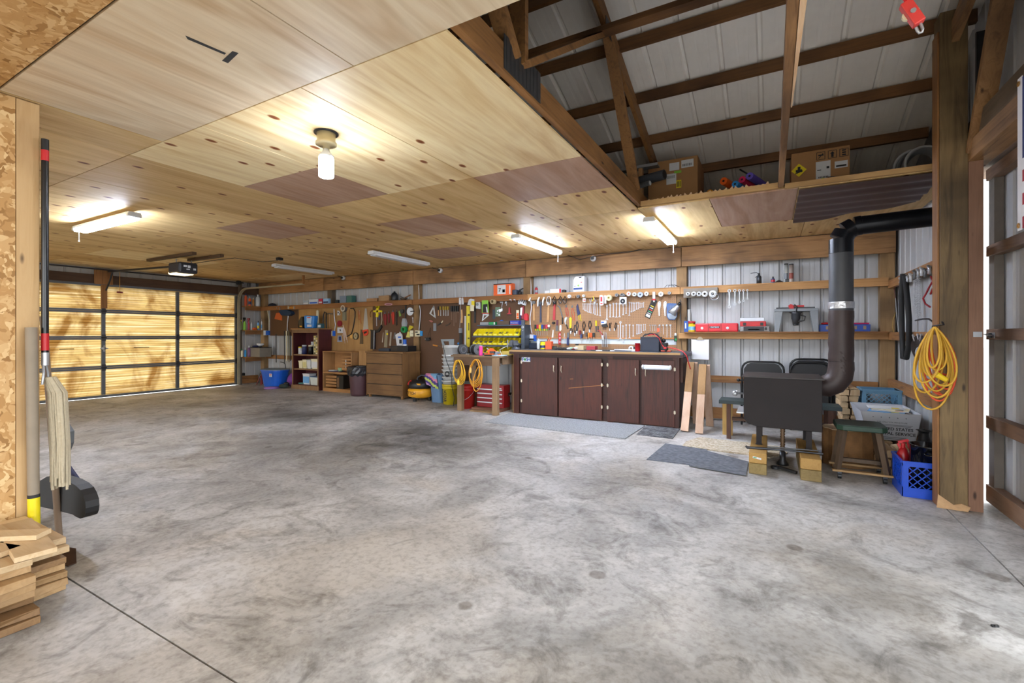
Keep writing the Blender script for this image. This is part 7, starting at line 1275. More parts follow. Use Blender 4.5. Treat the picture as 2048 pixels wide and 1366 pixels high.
def lattice_crate(name,label,x0,x1,y0,y1,z0,h,m,rim,flr=True,rot=0,cat='crate'):
 t=thing(name,label,cat,((x0+x1)/2,(y0+y1)/2,z0));w_=.035*min(1,(x1-x0)/.35)
 b=MB()
 for(a,c) in(((x0,y0),(x1,y0)),((x0,y1),(x1,y1)),((x0,y0),(x0,y1)),((x1,y0),(x1,y1))):
  A,C_=Vector((a[0],a[1],0)),Vector((c[0],c[1],0));d=(C_-A).normalized();L=(C_-A).length;U=Vector((0,0,1))
  for za,zc_ in((z0,z0+h*.27),(z0+h*.86,z0+h)):q=(A+C_)/2;b.beam(A+U*(za+zc_)/2,C_+U*(za+zc_)/2,.01,zc_-za,m)
  for e in(0,1):P_=A+d*(w_/2 if e==0 else L-w_/2);b.beam(P_+U*z0,P_+U*(z0+h),.012,w_,m,up=d)
  nn=max(4,int(L/.055));zl,zh=z0+h*.25,z0+h*.88;k0,k1=w_,L-w_;st=(k1-k0)/nn;run=zh-zl
  for i in range(-int(run/st)-1,nn+1):
   for sgn in(1,-1):
    sA=k0+i*st;sB=sA+run;z_a,z_b=zl,zh
    if sA<k0:z_a=zl+(k0-sA);sA=k0
    if sB>k1:z_b=zh-(sB-k1);sB=k1
    if sB-sA<.01 or z_b-z_a<.01:continue
    if sgn<0:sA,sB=k0+k1-sA,k0+k1-sB
    b.beam(A+d*sA+U*z_a,A+d*sB+U*z_b,.006,.006,m)
 b.build('walls',t)
 b=MB();b.box((x0+.006,y0+.006,z0+.001),(x1-.006,y1-.006,z0+.009),m);b.build('bottom',t)
 b=MB()
 for(a,c) in(((x0-.005,y0-.004),(x1+.005,y0-.004)),((x0-.005,y1+.004),(x1+.005,y1+.004)),((x0-.004,y0),(x0-.004,y1)),((x1+.004,y0),(x1+.004,y1))):b.beam((a[0],a[1],z0+h-.006),(c[0],c[1],z0+h-.006),.018,.014,m)
 b.build('rim',t);return t
bk=plain('basket_blue','#23489c',.4)
t=lo(1640,1741,.085,6.9,.14,bk,'blue_basket','low blue basket behind the stove pipe on the lower right shelf','basket',tuple(('opening',u,.3,u+.06,.8,plain('gap_tan','#8f7a66',.7)) for u in(.12,.3,.68,.86)))
b=MB();x0,x1=atY(1702,640,6.95).x,atY(1738,640,6.95).x;b.box((x0,6.92,ZS+.0855),(x1,6.99,ZS+.105),plain('raspberry','#b02a5c',.5));one('pink_tool',b,'raspberry pink tool lying across the blue basket','tool',bevel=.009)
b=MB();x0=atY(1650,640,6.95).x;b.sphere((x0,6.95,ZS+.1),.03,redm,12,(1.5,1,.5));one('red_grip',b,'red rounded handle in the blue basket left of the pipe','handle')
t=thing('clipboard','clipboard with blank white paper hanging below the lower right shelf','clipboard',atY(1400,722,6.915));x0,x1=atY(1383,700,6.925).x,atY(1418,700,6.925).x;z0,z1=atY(1400,719,6.925).z,atY(1400,678,6.925).z
b=MB();b.box((x0-.004,6.92,z0-.008),(x1+.004,6.925,z1),plain('board_tan','#7d6a52',.6));b.build('board',t);b=MB();b.box((x0,6.917,z0),(x1,6.9195,z1-.008),plain('sheet_white','#e4e6ea',.8,0,.02));b.build('paper',t)
b=MB();xm=(x0+x1)/2;b.prism([(xm-.05,6.916,z1-.012),(xm+.05,6.916,z1-.012),(xm+.035,6.916,z1+.006),(xm+.012,6.916,z1+.03),(xm-.012,6.916,z1+.03),(xm-.035,6.916,z1+.006)],(0,-.012,0),plain('clip_steel','#8d8272',.35,.7));b.build('clip',t)
#  floor mats and rug by the bench
def mat_(name,pts,h,m,label,cat,z=0):b=MB();b.prism([V3((atZ(x,y,0).x,atZ(x,y,0).y,z)) for x,y in pts],(0,0,h),m);return one(name,b,label,cat)
def carpetmat(name,c1,c2,sc,stripes=False):
 m,t,b=newmat(name);v=coords(t,(1,1,1),rnd=False);n=N(t,'ShaderNodeTexNoise');n.inputs['Scale'].default_value=sc;n.inputs['Detail'].default_value=5;t.links.new(v,n.inputs['Vector']);r=ramp(t,[(.38,c1),(.62,c2)],n.outputs[0]);out=r.outputs[0]
 if stripes:
  br=N(t,'ShaderNodeTexBrick');br.inputs['Scale'].default_value=9;br.inputs['Color1'].default_value=lin('#33353a');br.inputs['Color2'].default_value=lin('#8d8f92');br.inputs['Mortar'].default_value=lin('#55575c');br.inputs['Mortar Size'].default_value=.03;t.links.new(v,br.inputs['Vector']);mx=N(t,'ShaderNodeMixRGB',blend_type='MULTIPLY');mx.inputs[0].default_value=1;t.links.new(br.outputs[0],mx.inputs[1]);t.links.new(out,mx.inputs[2]);out=mx.outputs[0]
 t.links.new(out,b.inputs['Base Color']);b.inputs['Roughness'].default_value=.95;bp=N(t,'ShaderNodeBump');bp.inputs['Strength'].default_value=.7;bp.inputs['Distance'].default_value=.01;t.links.new(n.outputs[0],bp.inputs['Height']);t.links.new(bp.outputs[0],b.inputs['Normal']);return m
mat_('runner_rug',[(970,845),(1250,879),(1290,853),(1018,828)],.014,carpetmat('rug_grey','#7d8083','#9c9fa2',60),'long light grey runner rug in front of the brown cabinet','rug')
mat_('door_mat',[(1273,870),(1345,878),(1360,859),(1293,852)],.01,carpetmat('mat_pattern','#c9c9c9','#ffffff',30,True),'small dark patterned mat at the right end of the grey runner','mat')
tiles=carpetmat('tile_slate','#565b63','#6d727a',25)
mat_('carpet_tile',[(1293,920),(1331,888),(1415,900),(1392,932)],.007,tiles,'left slate grey carpet tile in front of the stove','carpet tile')
mat_('carpet_tile',[(1378,934),(1410,903),(1497,926),(1492,953)],.0065,tiles,'right slate grey carpet tile in front of the stove','carpet tile',.0072)
mat_('shaggy_mat',[(1365,893),(1372,886),(1400,877),(1440,882),(1497,888),(1560,895),(1575,910),(1540,919),(1497,913),(1440,905),(1400,899)],.012,carpetmat('shag_cream','#a89a80','#cfc6b4',45),'ragged cream shaggy mat lying under the stove front','mat',.0001) if 0 else None
b=MB();fpts=[(1365,893),(1372,885),(1400,876),(1440,881),(1497,887),(1560,895),(1575,908),(1540,917),(1500,911),(1440,904),(1400,898)]
b.prism([V3((atZ(x,y,0).x,atZ(x,y,0).y,.0)) for x,y in fpts],(0,0,.013),carpetmat('shag_cream','#a89a80','#cfc6b4',45));one('shaggy_mat',b,'ragged cream shaggy mat lying behind the slate carpet tiles','mat')
#  wood stove and pipe
stv=plain('stove_black','#170f10',.7,.0,.5,.1,5);A_=Vector((0,0,0))
ST=thing('wood_stove','black steel wood stove raised on timber blocks','stove',(.08,5.05,.17))
b=MB();pr=[(-.225,.8),(.385,.8),(.385,.348),(-.11,.352),(-.19,.375),(-.225,.42)]
b.prism([(x,4.82,z) for x,z in pr],(0,.56,0),stv);b.build('firebox',ST,bevel=.004)
b=MB();b.box((-.24,4.805,.8005),(.4,5.395,.81),plain('stove_top','#2a2525',.5,.1,.5,0,6));b.build('top_plate',ST)
for x in(-.1,.29):
 for y in(4.86,5.28):b=MB();b.box((x-.022,y,.185),(x+.022,y+.04,.36),stv);b.cyl((x,y+.02,.181),(x,y+.02,.186),.03,m=dsteel,n=10);b.build('leg',ST)
b=MB();b.tube([(-.226,4.9,.64),(-.28,4.88,.64),(-.29,4.86,.66)],.009,steel,8);b.sphere((-.3,4.85,.64),.026,steel,12);b.build('door_handle',ST)
b=MB();b.cyl((-.226,4.95,.76),(-.27,4.94,.76),.008,m=dsteel,n=8);b.sphere((-.275,4.94,.76),.016,blackm,10);b.build('damper_knob',ST)
b=MB();b.box((-.29,4.9,.45),(-.226,5.3,.462),silver);b.build('ash_ledge',ST)
SP=thing('stove_pipe','thick dark stove pipe rising from the stove and turning into the right wall','stove pipe',(.553,5.15,.62))
wrap=plain('pipe_wrap','#3d3231',.5,.15,.2,.5,9);pb=plain('pipe_black','#171a20',.3,.5,.15)
b=MB();b.tube([(.386,5.15,.715),(.44,5.15,.72),(.50,5.15,.75),(.54,5.15,.81),(.553,5.15,.89),(.553,5.15,.95)],[.085,.1,.102,.103,.101,.098],wrap,24);b.build('lower_elbow',SP)
b=MB();pts=[(.553+.002*((i*7)%3-1),5.15,.951+i*.0575) for i in range(9)];b.tube(pts,[.096+.003*(i%2) for i in range(9)],wrap,24);b.build('wrapped_pipe',SP)
for z in(.93,1.0,.87):b=MB();b.ring((.553,5.15,z),.095,.106,(.012,0,.006),wrap,24);b.build('wrap_fold',SP)
b=MB();b.cyl((.553,5.15,1.43),(.553,5.15,1.49),.101,m=plain('foil','#c5c8cc',.3,.8,.3,.8,30),n=24);b.build('foil_band',SP)
b=MB();b.cyl((.553,5.15,1.411),(.553,5.15,1.93),.094,m=plain('pipe_grey','#2f3034',.4,.4),n=24);b.build('upper_pipe',SP)
b=MB();b.cyl((.553,5.15,1.931),(.553,5.15,2.06),.095,m=pb,n=24);b.cyl((.553,5.15,2.06),(.585,5.15,2.125),.095,.09,pb,24);b.cyl((.585,5.15,2.125),(.65,5.15,2.165),.09,.085,pb,24);b.cyl((.65,5.15,2.165),(.7,5.15,2.17),.086,m=pb,n=24);b.build('upper_elbow',SP)
b=MB();b.cyl((.7,5.15,2.17),(1.295,5.15,2.19),.081,m=pb,n=24);b.build('wall_pipe',SP)
bl=[wood('block_gold','#a8803c','#b98f48','y',knots=False),wood('block_olive','#86703c','#96804a','y',knots=False)]
for x0,x1,s in((-.17,-.035,'left'),(.21,.355,'right')):
 for k in range(2):b=MB();b.box((x0,4.5+.01*k,.09*k+.0005*k),(x1,5.35,.09*(k+1)),bl[1-k]);o=one('timber_block',b,'%s timber block under the %s stove legs'%(['lower','upper'][k],s),'timber block',bevel=.005)
b=MB();b.prism([(-.14,4.5085,.15),(-.075,4.5085,.14),(-.075,4.5085,.125),(-.14,4.5085,.135)],(0,-.001,0),paper);b.box((-.135,4.506,.136),(-.11,4.5074,.143),green);one('timber_label',b,'small white and green label on the left upper timber block','label')
b=MB();b.tube([(-.2,4.66,.2),(-.19,4.66,.186),(-.1,4.66,.19),(.1,4.7,.19),(.38,4.7,.19)],[.008,.012,.012,.008,.008],dsteel,8);one('fire_poker',b,'black curved iron poker lying across the timber blocks','poker')
b=MB();b.cyl((-.03,4.76,.19),(.36,4.8,.192),.006,m=mattes);one('steel_rod',b,'bright steel rod resting across the timber blocks under the stove','rod')
b=MB();b.tube([(.08,4.98,.0),(.1,4.98,.0)],.03,dsteel);
t=thing('screw_jack','rusty screw jack standing under the stove','screw jack',(.09,4.95,0));b=MB();b.lathe([(0,0),(.05,0),(.045,.02),(.025,.05),(.025,.12),(0,.12)],(.09,4.95,0),dsteel,16);b.build('base',t);b=MB();b.lathe([(0,.12)]+[(.016+.006*(i%2),.125+i*.012) for i in range(18)]+[(0,.345)],(.09,4.95,0),plain('rust_brass','#5e4a36',.45,.5,.3),16);b.build('screw',t)
t=thing('pipe_wrench','black pipe wrench lying on the floor between the timber blocks','pipe wrench',(.1,4.7,0));b=MB();b.beam((.06,4.72,.03),(.19,4.66,.015),.03,.02,blackm);b.ring((.03,4.73,.012),.018,.036,(0,0,.02),blackm,16);b.build('body',t)
fc=plain('chair_black','#141517',.4,.3,.1);fp=plain('chair_panel','#232426',.5,.1,.1)
def folded_chair(xc,y,zt,label,w_=.46):
 t=thing('folding_chair',label,'folding chair',(xc,y,0),'folded chairs behind the stove');b=MB();h=w_/2;r=.1
 pts=[(xc-h,y-.1,.012),(xc-h,y,zt-r)]+[(xc-h+r-r*cos(a),y,zt-r+r*sin(a)) for a in(.4,.8,1.2,1.57)]+[(xc+h-r+r*sin(a),y,zt-r+r*cos(a)) for a in(0,.4,.8,1.2,1.57)]+[(xc+h,y-.1,.012)]
 b.tube(pts,.013,fc,8);b.build('frame',t)
 b=MB();q=[(xc-h+.02,zt-.26),(xc+h-.02,zt-.26),(xc+h-.02,zt-.1),(xc+h-.06,zt-.035),(xc+h-.1,zt-.016),(xc-h+.1,zt-.016),(xc-h+.06,zt-.035),(xc-h+.02,zt-.1)];b.prism([(x,y-.005,z) for x,z in q],(0,.012,0),fp);b.build('backrest',t)
 b=MB();b.box((xc-h+.03,y-.07,.32),(xc+h-.03,y-.045,.56),fp);b.build('seat',t)
 b=MB();b.tube([(xc-h+.03,y+.02,.03),(xc-h+.03,y-.03,.6)],.011,fc,8);b.build('leg',t);b=MB();b.tube([(xc+h-.03,y+.02,.03),(xc+h-.03,y-.03,.6)],.011,fc,8);b.build('leg',t)
folded_chair(-.10,6.9,.835,'left folded black metal chair leaning on the wall behind the stove',.48)
folded_chair(.44,6.97,.88,'rear one of the two folded chairs at the right behind the stove');folded_chair(.42,6.82,.845,'front one of the two folded chairs at the right behind the stove',.42)
BN=thing('low_bench','low bench with a dark green top standing behind the stove','bench',(.05,6.0,0));b=MB();b.box((-.53,5.85,.40),(.64,6.17,.44),plain('bench_green','#2b3a3c',.5));b.build('top',BN,bevel=.004)
for x,y,m in((-.51,6.08,wood('leg_yellow','#b58f48','#c69f58','z')),(-.45,5.87,wood('leg_brown','#4d3024','#5d3c2e','z')),(.52,5.87,wood('leg_brown','#4d3024','#5d3c2e','z')),(.5,6.08,wood('leg_brown','#4d3024','#5d3c2e','z'))):b=MB();b.box((x,y,0),(x+(.11 if y>6 else .045),y+.04,.3995),m);b.build('leg',BN)
b=MB();b.box((-.40,5.95,.2),(.5,6.07,.23),plain('bench_stretcher','#5d3f2c',.6));b.build('stretcher',BN)
pinkw=wood('fresh_stud','#d9b092','#e2c0a6','z',knots=False);stud=wood('brown_stud','#a07848','#b08856','z')
for k,(xb,yb,xt,yt,zt) in enumerate(((-.93,6.02,-.90,6.32,.84),(-.755,5.96,-.745,6.22,.82))):
 t=thing('sawhorse_leg',['left','right'][k]+' timber leg frame of pale and brown boards beside the brown cabinet','sawhorse leg',(xb,yb,0));B_=Vector((xb,yb,0));T_=Vector((xt,yt,zt));m_=B_.lerp(T_,.56)
 b=MB();b.beam(B_+Vector((0,0,.01)),m_,.088,.038,pinkw,up=(0,1,0));b.build('lower_board',t,bevel=.002);b=MB();b.beam(m_+(T_-B_).normalized()*.001,T_,.088,.038,stud,up=(0,1,0));b.build('upper_board',t,bevel=.002);b=MB();b.beam(Vector((xb+.06,yt+.3,.01)),T_+Vector((.03,.05,-.01)),.088,.036,pinkw,up=(0,1,0));b.build('rear_board',t)
bark=plain('bark','#7d5a36',.9,0,.45,.8,12);cut=wood('cut_wood','#c9a878','#dcc096','z',knots=False)
t=thing('log_stump','upright log stump with a pale cut top behind the rolling stool','stump',(.60,5.26,0));b=MB();n=20;rg=random.Random(8);rs=[.19+rg.uniform(-.025,.02) for _ in range(n)]
b.add([(.60+rs[i]*cos(2*pi*i/n),5.26+rs[i]*sin(2*pi*i/n),z) for z in(0,.33) for i in range(n)],[(i,(i+1)%n,n+(i+1)%n,n+i) for i in range(n)]+[tuple(range(n))[::-1]],bark);b.build('bark',t)
b=MB();b.prism([(.60+rs[i]*.97*cos(2*pi*i/n),5.26+rs[i]*.97*sin(2*pi*i/n),.3305) for i in range(n)],(0,0,.006),cut);b.build('cut_face',t)
t=thing('rolling_stool','low wooden stool with a dark green seat on a castered base','stool',(.645,4.84,0));sc_=Vector((.645,4.84,0));sw=wood('stool_leg','#4a3a2a','#5d4a36','z')
b=MB();rsq=lambda s,z:[sc_+Vector((s*c_[0],s*c_[1],z)) for c_ in((-.17,-.13),(-.13,-.165),(.13,-.16),(.17,-.12),(.165,.13),(.13,.165),(-.13,.16),(-.17,.13))];b.prism(rsq(1,.405),(0,0,.042),plain('seat_green','#143526',.5,0,.3));b.build('seat',t,bevel=.006);b=MB();b.prism(rsq(.97,.4475),(0,0,.004),plain('seat_top','#34403a',.6,0,.3));b.build('seat_cover',t)
for sx in(-1,1):
 for sy in(-1,1):b=MB();b.beam(sc_+Vector((sx*.165,sy*.13,.075)),sc_+Vector((sx*.115,sy*.10,.405)),.036,.036,sw);lg=b.build('leg',t);b=MB();q=sc_+Vector((sx*.15,sy*.13,.024));b.cyl(q-Vector((.012,0,0)),q+Vector((.012,0,0)),.024,m=blackm);b.box(q+Vector((-.014,-.014,.01)),q+Vector((.014,.014,.035)),dsteel);b.build('caster',lg)
for sy in(-1,1):b=MB();b.box(sc_+Vector((-.2,sy*.13-.022,.0595)),sc_+Vector((.2,sy*.13+.022,.075)),wood('dolly','#a9834f','#ba9560','x'));b.build('base_board',t)
b=MB();b.box(sc_+Vector((-.14,-.02,.12)),sc_+Vector((.14,.02,.15)),sw);b.build('stretcher',t)
rg=random.Random(11)
def pile(x0,x1,y0,y1,z0,z1,label,group,s=.085):
 z=z0;rw=0
 while z<z1-.02:
  ix=0;x=x0;hh=min(s*.8,z1-z)
  while x<x1-.03:
   w_=min(rg.uniform(.8,1.3)*s,x1-x);j=lambda:rg.uniform(0,.012);a_=y0+rg.uniform(0,.05);b=MB()
   q=[(x+j(),z),(x+w_-j()-.002,z),(x+w_-j()-.002,z+hh-.003-j()),(x+w_*.5,z+hh-.002),(x+j(),z+hh-.008-j())];L=y1-a_
   b.prism([(a,a_,c) for a,c in q],(rg.uniform(-.0,.002),.006,0),cut);b.prism([(a,a_+.0061,c) for a,c in q],(0,L,0),rg.choice([cut,bark,cut]));tag(b.build('firewood'),'%s, row %s up, %s from the left'%(label,ORD[rw],ORD[ix]),'firewood',group);x+=w_+.002;ix+=1
  z+=hh+.001;rw+=1
pile(.795,1.14,5.02,5.38,0,.22,'split log in the low heap beside the stool','firewood beside the stool');pile(.89,1.18,5.46,6.1,0,.21,'split log under the postal tote','firewood under the postal tote')
pile(.68,1.18,6.22,6.7,0,.32,'split log in the back stack','firewood in the back stack');pile(.66,.84,6.22,6.7,.322,.62,'split log left of the light blue crate','firewood beside the light blue crate')
lattice_crate('milk_crate','light blue plastic crate on the firewood in the back corner',.86,1.19,6.24,6.56,.322,.28,plain('crate_sky','#5f8fae',.5),0)
b=MB();b.lathe([(0,0),(.1,0),(.12,.1),(.1,.2),(0,.21)],(1.02,6.4,.335),grey,18);one('grey_pot',b,'grey rounded pot inside the light blue crate','pot')
t=thing('postal_tote','white corrugated plastic tote lettered UNITED STATES POSTAL SERVICE','tote',(.96,5.75,.212));ps=plain('tote_white','#b9bec6',.5,0,.04);z0,z1=.212,.474;c0=[(.80,5.5),(1.15,5.5),(1.15,6.02),(.80,6.02)];c1=[(.735,5.43),(1.18,5.43),(1.18,6.12),(.735,6.12)]
b=MB()
for i in range(4):
 a,c=c0[i],c0[(i+1)%4];d_,e=c1[i],c1[(i+1)%4];nx=Vector((-(c[1]-a[1]),c[0]-a[0],0)).normalized()*.006;b.prism([(a[0],a[1],z0),(c[0],c[1],z0),(e[0],e[1],z1),(d_[0],d_[1],z1)],nx,ps)
b.box((.80,5.5,z0),(1.15,6.02,z0+.005),ps);b.build('body',t)
U_=Vector((1,0,0));W2=Vector((0,-.07,z1-z0)).normalized();fpos=lambda x,f:Vector((x,5.5-.07*f,z0+(z1-z0)*f))-Vector((0,.002,0))
b=MB();b.text('UNITED STATES',fpos(.99,.42),U_,W2,.028,lbl_dark,bold=.02,width=.27);b.text('POSTAL SERVICE',fpos(.995,.25),U_,W2,.028,lbl_dark,bold=.02,width=.3);b.text('MAIL ONLY FOR PRIVATE USE',fpos(.97,.66),U_,W2,.012,lbl_dark,width=.22)
for f,w_ in((.57,.28),(.53,.26),(.11,.2),(.06,.16)):b.beam(fpos(.98-w_/2,f),fpos(.98+w_/2,f),.003,.003,plain('print_grey','#6a6f78',.7),up=W2)
for k in range(5):b.cyl(fpos(.83+k*.06,.83),fpos(.83+k*.06,.83)-Vector((0,.001,0)),.005,m=plain('print_grey','#6a6f78'),n=8)
b.build('lettering',t)
for k in range(7):m_=[paper,plain('news_grey','#c4bfb8',.8,0,.2,0,50),paper,lblue,paper,cream,paper][k];R_=Matrix.Translation((.98+.02*(k%3),5.68+.02*k,z1-.055+.009*k))@Matrix.Rotation(rg.uniform(-.35,.35),4,'Z');b=MB();b.box((-.14,-.1,0),(.14,.1,.007),m_,R_);b.box((.04,-.1,.0071),(.1,-.02,.0078),[yel,redm,lbl_dark][k%3],R_);one('newspaper',b,'folded paper in the postal tote, %s from the bottom'%ORD[k],'newspaper','papers in the postal tote')
t=thing('red_spray_bottle','red pump canister standing in the bright blue crate beside the pot','canister',(.903,4.685,.0095));b=MB();b.lathe([(0,0),(.038,0),(.04,.03),(.04,.25),(.025,.29),(.018,.3),(0,.3)],(.903,4.685,.0095),plain('canister_red','#a81820',.35),20);b.build('tank',t);b=MB();b.cyl((.903,4.685,.31),(.903,4.685,.345),.014,m=redm);b.beam((.87,4.685,.35),(.935,4.685,.37),.025,.018,redm);b.beam((.87,4.685,.34),(.885,4.685,.30),.015,.015,redm);b.beam((.93,4.685,.365),(.94,4.685,.31),.012,.015,redm);b.build('pump_head',t)
lattice_crate('milk_crate','bright blue plastic crate on the floor against the big post',.85,1.17,4.42,4.74,0,.262,plain('crate_blue','#0d49c4',.35),0)
t=thing('stock_pot','shiny black enamel pot sitting in the bright blue crate','pot',(1.04,4.56,.0095));pe=plain('enamel','#0d0e12',.12,0,.1);b=MB();b.lathe([(0,.0),(.11,0),(.122,.02),(.124,.355),(.131,.362),(.12,.362),(.115,.05),(0,.03)],(1.04,4.56,.0095),pe,32);b.build('body',t)
b=MB();b.tube([(.98,4.455,.32),(.985,4.425,.315),(1.05,4.415,.315),(1.08,4.44,.32)],.007,pe,8);b.build('handle',t)
b=MB();b.lathe([(0,0),(.04,0),(.05,.06),(.03,.14),(.035,.16),(.055,.17),(0,.18)],(1.12,5.1,.222),blackm,16);one('black_kettle',b,'small black iron kettle on the firewood beside the big post','kettle')
b=MB();b.box((.3,5.5,0),(.62,5.76,.004),plain('sheet_metal','#8f959c',.3,.6));one('floor_sheet',b,'grey metal sheet on the floor behind the right timber block','metal sheet')
#  things hung on the right wall
b=MB();b.box((1.2,4.43,1.735),(1.24,6.96,1.825),oldp('y'));trim(b)
def TX(name,label,cat,parts,X=1.17):
 t=thing(name,label,cat,atX(*parts[0][3][0],X))
 for nm,m,r,*paths in parts:b=MB();[b.tube([atX(x,y,X) for x,y in p],r,m,8) for p in paths];b.build(nm,t)
 return t
TX('rubber_strap','long black rubber strap loop hanging on the hook board','strap',[('strap',rubber,.024,[(1806,548),(1803,590),(1804,660),(1806,716),(1813,716),(1818,690),(1818,640),(1815,600),(1810,552)])])
sp_=lambda x,y0,y1:[(x+2.6*sin(i*1.6),y0+(y1-y0)*i/90) for i in range(91)]
for k,(x,y0,y1) in enumerate(((1828,560,612),(1833.5,556,642),(1838,556,634))):TX('coil_spring','long steel coil spring, %s of three on the hook board'%ORD[k],'spring',[('coil',tool,.003,sp_(x,y0,y1))],1.16-.01*k)
for k,(x,y) in enumerate(((1801,562),(1807,560),(1814,557),(1821,554),(1829,548),(1836,545),(1843,542),(1850,544),(1858,538))):TX('steel_fitting','steel fitting on the hook board, %s from the back'%ORD[k],'fitting',[('body',[tool,mattes,steel][k%3],.012,[(x-2,y-6),(x+2,y),(x,y+9)],[(x+2,y-5),(x-1,y+3)])],1.18)
TX('red_rope','knotted red rope hanging from the hook board','rope',[('rope',plain('rope_red','#a82a34',.7),.007,[(1870,528),(1869,545),(1866,562),(1858,575),(1852,588),(1846,597),(1851,608),(1860,614)],[(1862,553),(1866,562),(1867,575),(1861,588)])],1.15)
TX('bent_hook','long bent steel hook reaching toward the orange cord coil','hook',[('rod',dsteel,.007,[(1831,641),(1845,638),(1858,638),(1866,644),(1869,654)])],1.12)
TX('wire_coil','dark wire and jumper coil hanging behind the yellow cord','coil',[('coil',plain('coil_dark','#352c2a',.5,.3),.006,*[[(1838+(15-k*.6)*cos(a),697+k*1.6-4+(22-k)*sin(a)) for a in[2*pi*i/16 for i in range(17)]] for k in range(9)]),('clips',silver,.009,[(1826,670),(1830,682)],[(1835,668),(1838,680)],[(1843,668),(1841,682)])],1.15)
T('thin_loop','thin yellow loop hanging beside the right corner post','loop',[('loop',plain('loop_yellow','#c9a54a',.5),('t',.4,[(1791,625),(1786,640),(1785,655),(1788,666),(1795,667)])),('rod',steel,('t',.6,[(1791,596),(1793,628),(1797,667)])),('cord',plain('cord_wine','#5d2a2a',.6),('t',.7,[(1783,569),(1788,574),(1791,596)]))],Y=6.9)
pear=lambda w_,yb,ox,t0=0,y0=654:[(1869+ox*(1-cos(a))/2+w_*sin(a)*(sin(a/2)**.6 if 0<a<2*pi else 0),y0+(yb-y0)*(1-cos(a))/2) for a in[2*pi*i/30 for i in range(31)]]
co=plain('cord_orange','#d9502a',.5);cyw=plain('cord_gold','#d0a22c',.5)
for nm,m,Y,ls,l in(('extension_cord',cyw,4.21,((44,819,-6),(34,785,-20),(33,782,4),(27,770,12),(22,752,-8),(18,760,18),(24,740,6),(40,795,6),(31,765,-22),(37,772,20),(15,735,-4)),'big tangled yellow extension cord hanging at the big post'),('extension_cord',co,4.235,((34,802,10),(28,792,22),(32,778,24),(24,768,32),(24,760,-10),(38,790,16),(30,750,26)),'orange extension cord hanging behind the yellow one at the big post')):
 t=thing(nm,l,'extension cord',atY(1869,652,Y));b=MB()
 for k,(w_,yb,ox) in enumerate(ls):b.tube([atY(x,y,Y-.02*k if m is cyw else Y-.004*k) for x,y in pear(w_,yb,ox)],.0062,m,8)
 b.build('cable',t)
 if m is cyw:b=MB();p=atY(1873,749,4.08);b.cyl(p,p+Vector((.05,0,-.035)),.02,.016,plain('plug_yellow','#e8c81c',.4),12);b.build('connector',t)
b=MB();b.tube([(1.0,4.33,1.2),(.985,4.27,1.255),(.99,4.06,1.262),(.98,4.05,1.28)],.006,dsteel,8);one('cord_hook',b,'dark hook on the big post holding the extension cords','hook')
#  left side: tools by the partition
def pole(name,label,cat,p0,p1,r,m,extra=()):
 t=thing(name,label,cat,p0 if p0[2]<p1[2] else p1);b=MB();b.tube([p0,p1],r,m,12);b.build('handle',t);p0,p1=V3(p0),V3(p1)
 for nm,f0,f1,rr_,mm in extra:b=MB();b.cyl(p0.lerp(p1,f0),p0.lerp(p1,f1),rr_,m=mm);b.build(nm,t)
 return t
t=pole('mop','string mop with a long black and red handle hanging by the pale stud','mop',(-3.43,.973,1.10),(-3.43,.973,2.25),.0155,plain('mop_black','#101216',.25),(('grip_band',.90,.95,.0165,redm),('label_band',.01,.09,.0165,redm),('tip',.95,1.001,.0165,blackm),('lower_sleeve',-.06,.0,.016,silver)))
b=MB();b.tube([(-3.43,.965,1.04),(-3.40,.96,.99),(-3.405,.955,.93)],.006,steel,8);b.tube([(-3.43,.975,1.04),(-3.45,.99,.99),(-3.44,.99,.93)],.006,steel,8);b.build('clamp',t)
b=MB();rg=random.Random(5)
for k in range(46):a=rg.uniform(0,6.28);r=rg.uniform(.015,.055);x,y=-3.415+r*cos(a),1.03+r*sin(a)*.6;z1=rg.uniform(.35,.42);b.tube([(-3.42+.02*cos(a),.99+.02*sin(a),.965),(x,y-.01,.88),(x+rg.uniform(-.01,.01),y,.6),(x+rg.uniform(-.015,.015),y,z1)],rg.uniform(.006,.009),plain('mop_string','#b3a890',.95,0,.15,.5,60),6)
b.build('strings',t)
t=pole('spade','spade with a thick weathered handle and yellow sticker against the stud','spade',(-3.405,.925,.06),(-3.415,.915,1.235),.024,plain('spade_handle','#8d8170',.7,0,.15),(('sticker',.07,.235,.0246,yel),('sticker_edge',.235,.25,.0248,lbl_dark)))
b=MB();b.prism([(-3.41,.90,.03),(-3.36,.885,.035),(-3.16,.985,.003),(-3.17,1.02,.003),(-3.30,1.06,.03),(-3.40,1.0,.05)],(0,0,.006),plain('spade_rust','#4a3426',.6,.5,.3));b.build('blade',t)
pole('wooden_pole','slim weathered wooden pole leaning beyond the mop','pole',(-3.66,1.10,.0),(-3.62,1.02,1.3),.016,plain('pole_grey','#85705c',.7))
def scoop(name,label,pts,Y,th,m,cat,rod=0):T(name,label,cat,[('blade',m,('p',th,pts))]+([('handle',m,('t',1.5,[(116,930),(119,1035)]))] if rod else[]),Y=Y)
scoop('snow_shovel','black curved snow shovel blade sticking out low beyond the mop',[(79,998),(86,975),(100,960),(120,948),(135,949),(150,953),(165,958),(178,965),(188,974),(194,985),(198,997),(199,1010),(198,1020),(195,1027),(188,1030),(180,1027),(172,1022),(130,1012),(100,1006)],1.16,.06,plain('shovel_black','#141416',.6,0,.2),'snow shovel')
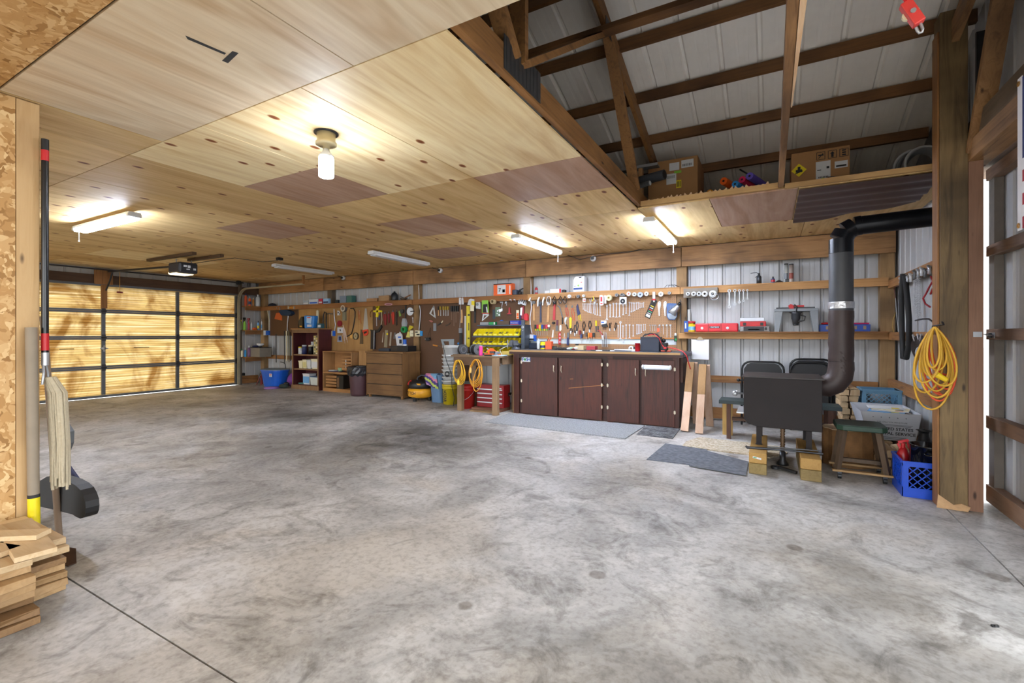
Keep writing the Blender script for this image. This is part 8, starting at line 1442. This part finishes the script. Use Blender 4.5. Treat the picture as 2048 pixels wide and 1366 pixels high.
scoop('dustpan','grey rounded scoop standing behind the mop strings',[(112,845),(122,839),(138,845),(149,862),(148,885),(136,915),(120,942),(112,930)],1.3,.03,plain('scoop_grey','#5b6064',.5),'scoop',1)
T('blue_rod','thin dark blue rod slanting behind the mop','rod',[('rod',navy,('t',.8,[(118,908),(155,960)]))],Y=1.22)
rg=random.Random(21);pal=[wood('offcut_pale','#c9a878','#d9bd92','x',knots=False),wood('offcut_tan','#b08a58','#c29c6a','x'),wood('offcut_dark','#7d5c38','#946f46','x')];k=0
for lay in range(8):
 z=.001+lay*.031
 for ci,(y0,y1,xe) in enumerate(((.44,.585,-2.60),(.595,.74,-2.72),(.75,.895,-2.86))):
  if lay>6 and ci==0:continue
  x1=xe+rg.uniform(-.07,.07)-lay*.008;m=pal[0] if lay>6 else rg.choice([pal[1],pal[2],pal[2]] if lay<5 else pal[:2]);dy=rg.uniform(-.004,.004)
  b=MB();b.hexa([(-3.42,y0,z),(x1+rg.uniform(-.02,.02),y0,z),(x1,y1,z),(-3.42,y1,z),(-3.42,y0,z+.029),(x1,y0,z+.029),(x1+rg.uniform(-.01,.01),y1,z+.029),(-3.42,y1,z+.029)],m);one('lumber_offcut',b,'rough lumber offcut in the pile, %s layer up, %s row from the front'%(ORD[lay],ORD[ci]),'lumber','lumber pile at the lower left',bevel=.003)
for k,(cx,cy,a,L,w_,z) in enumerate(((-3.1,.62,.28,.5,.11,.2505),(-3.0,.78,-.12,.55,.13,.2505),(-3.08,.70,.62,.42,.08,.2735),(-3.17,.5,.95,.3,.07,.2235))):
 b=MB();b.box((-L/2,-w_/2,0),(L/2,w_/2,.022),pal[0],Matrix.Translation((cx,cy,z))@Matrix.Rotation(a,4,'Z'));one('lumber_offcut',b,'loose pale offcut lying askew on the lumber pile, %s of four'%ORD[k],'lumber','lumber pile at the lower left',bevel=.002)
b=MB();p=atZ(1991,1255,0);b.beam(p+Vector((-.012,0,.004)),p+Vector((.012,.01,.004)),.008,.008,blackm);b.beam(p+Vector((.0,-.008,.01)),p+Vector((.004,.01,.003)),.006,.006,blackm);one('bolt_scrap',b,'tiny black scrap lying alone on the concrete near the right door','scrap')
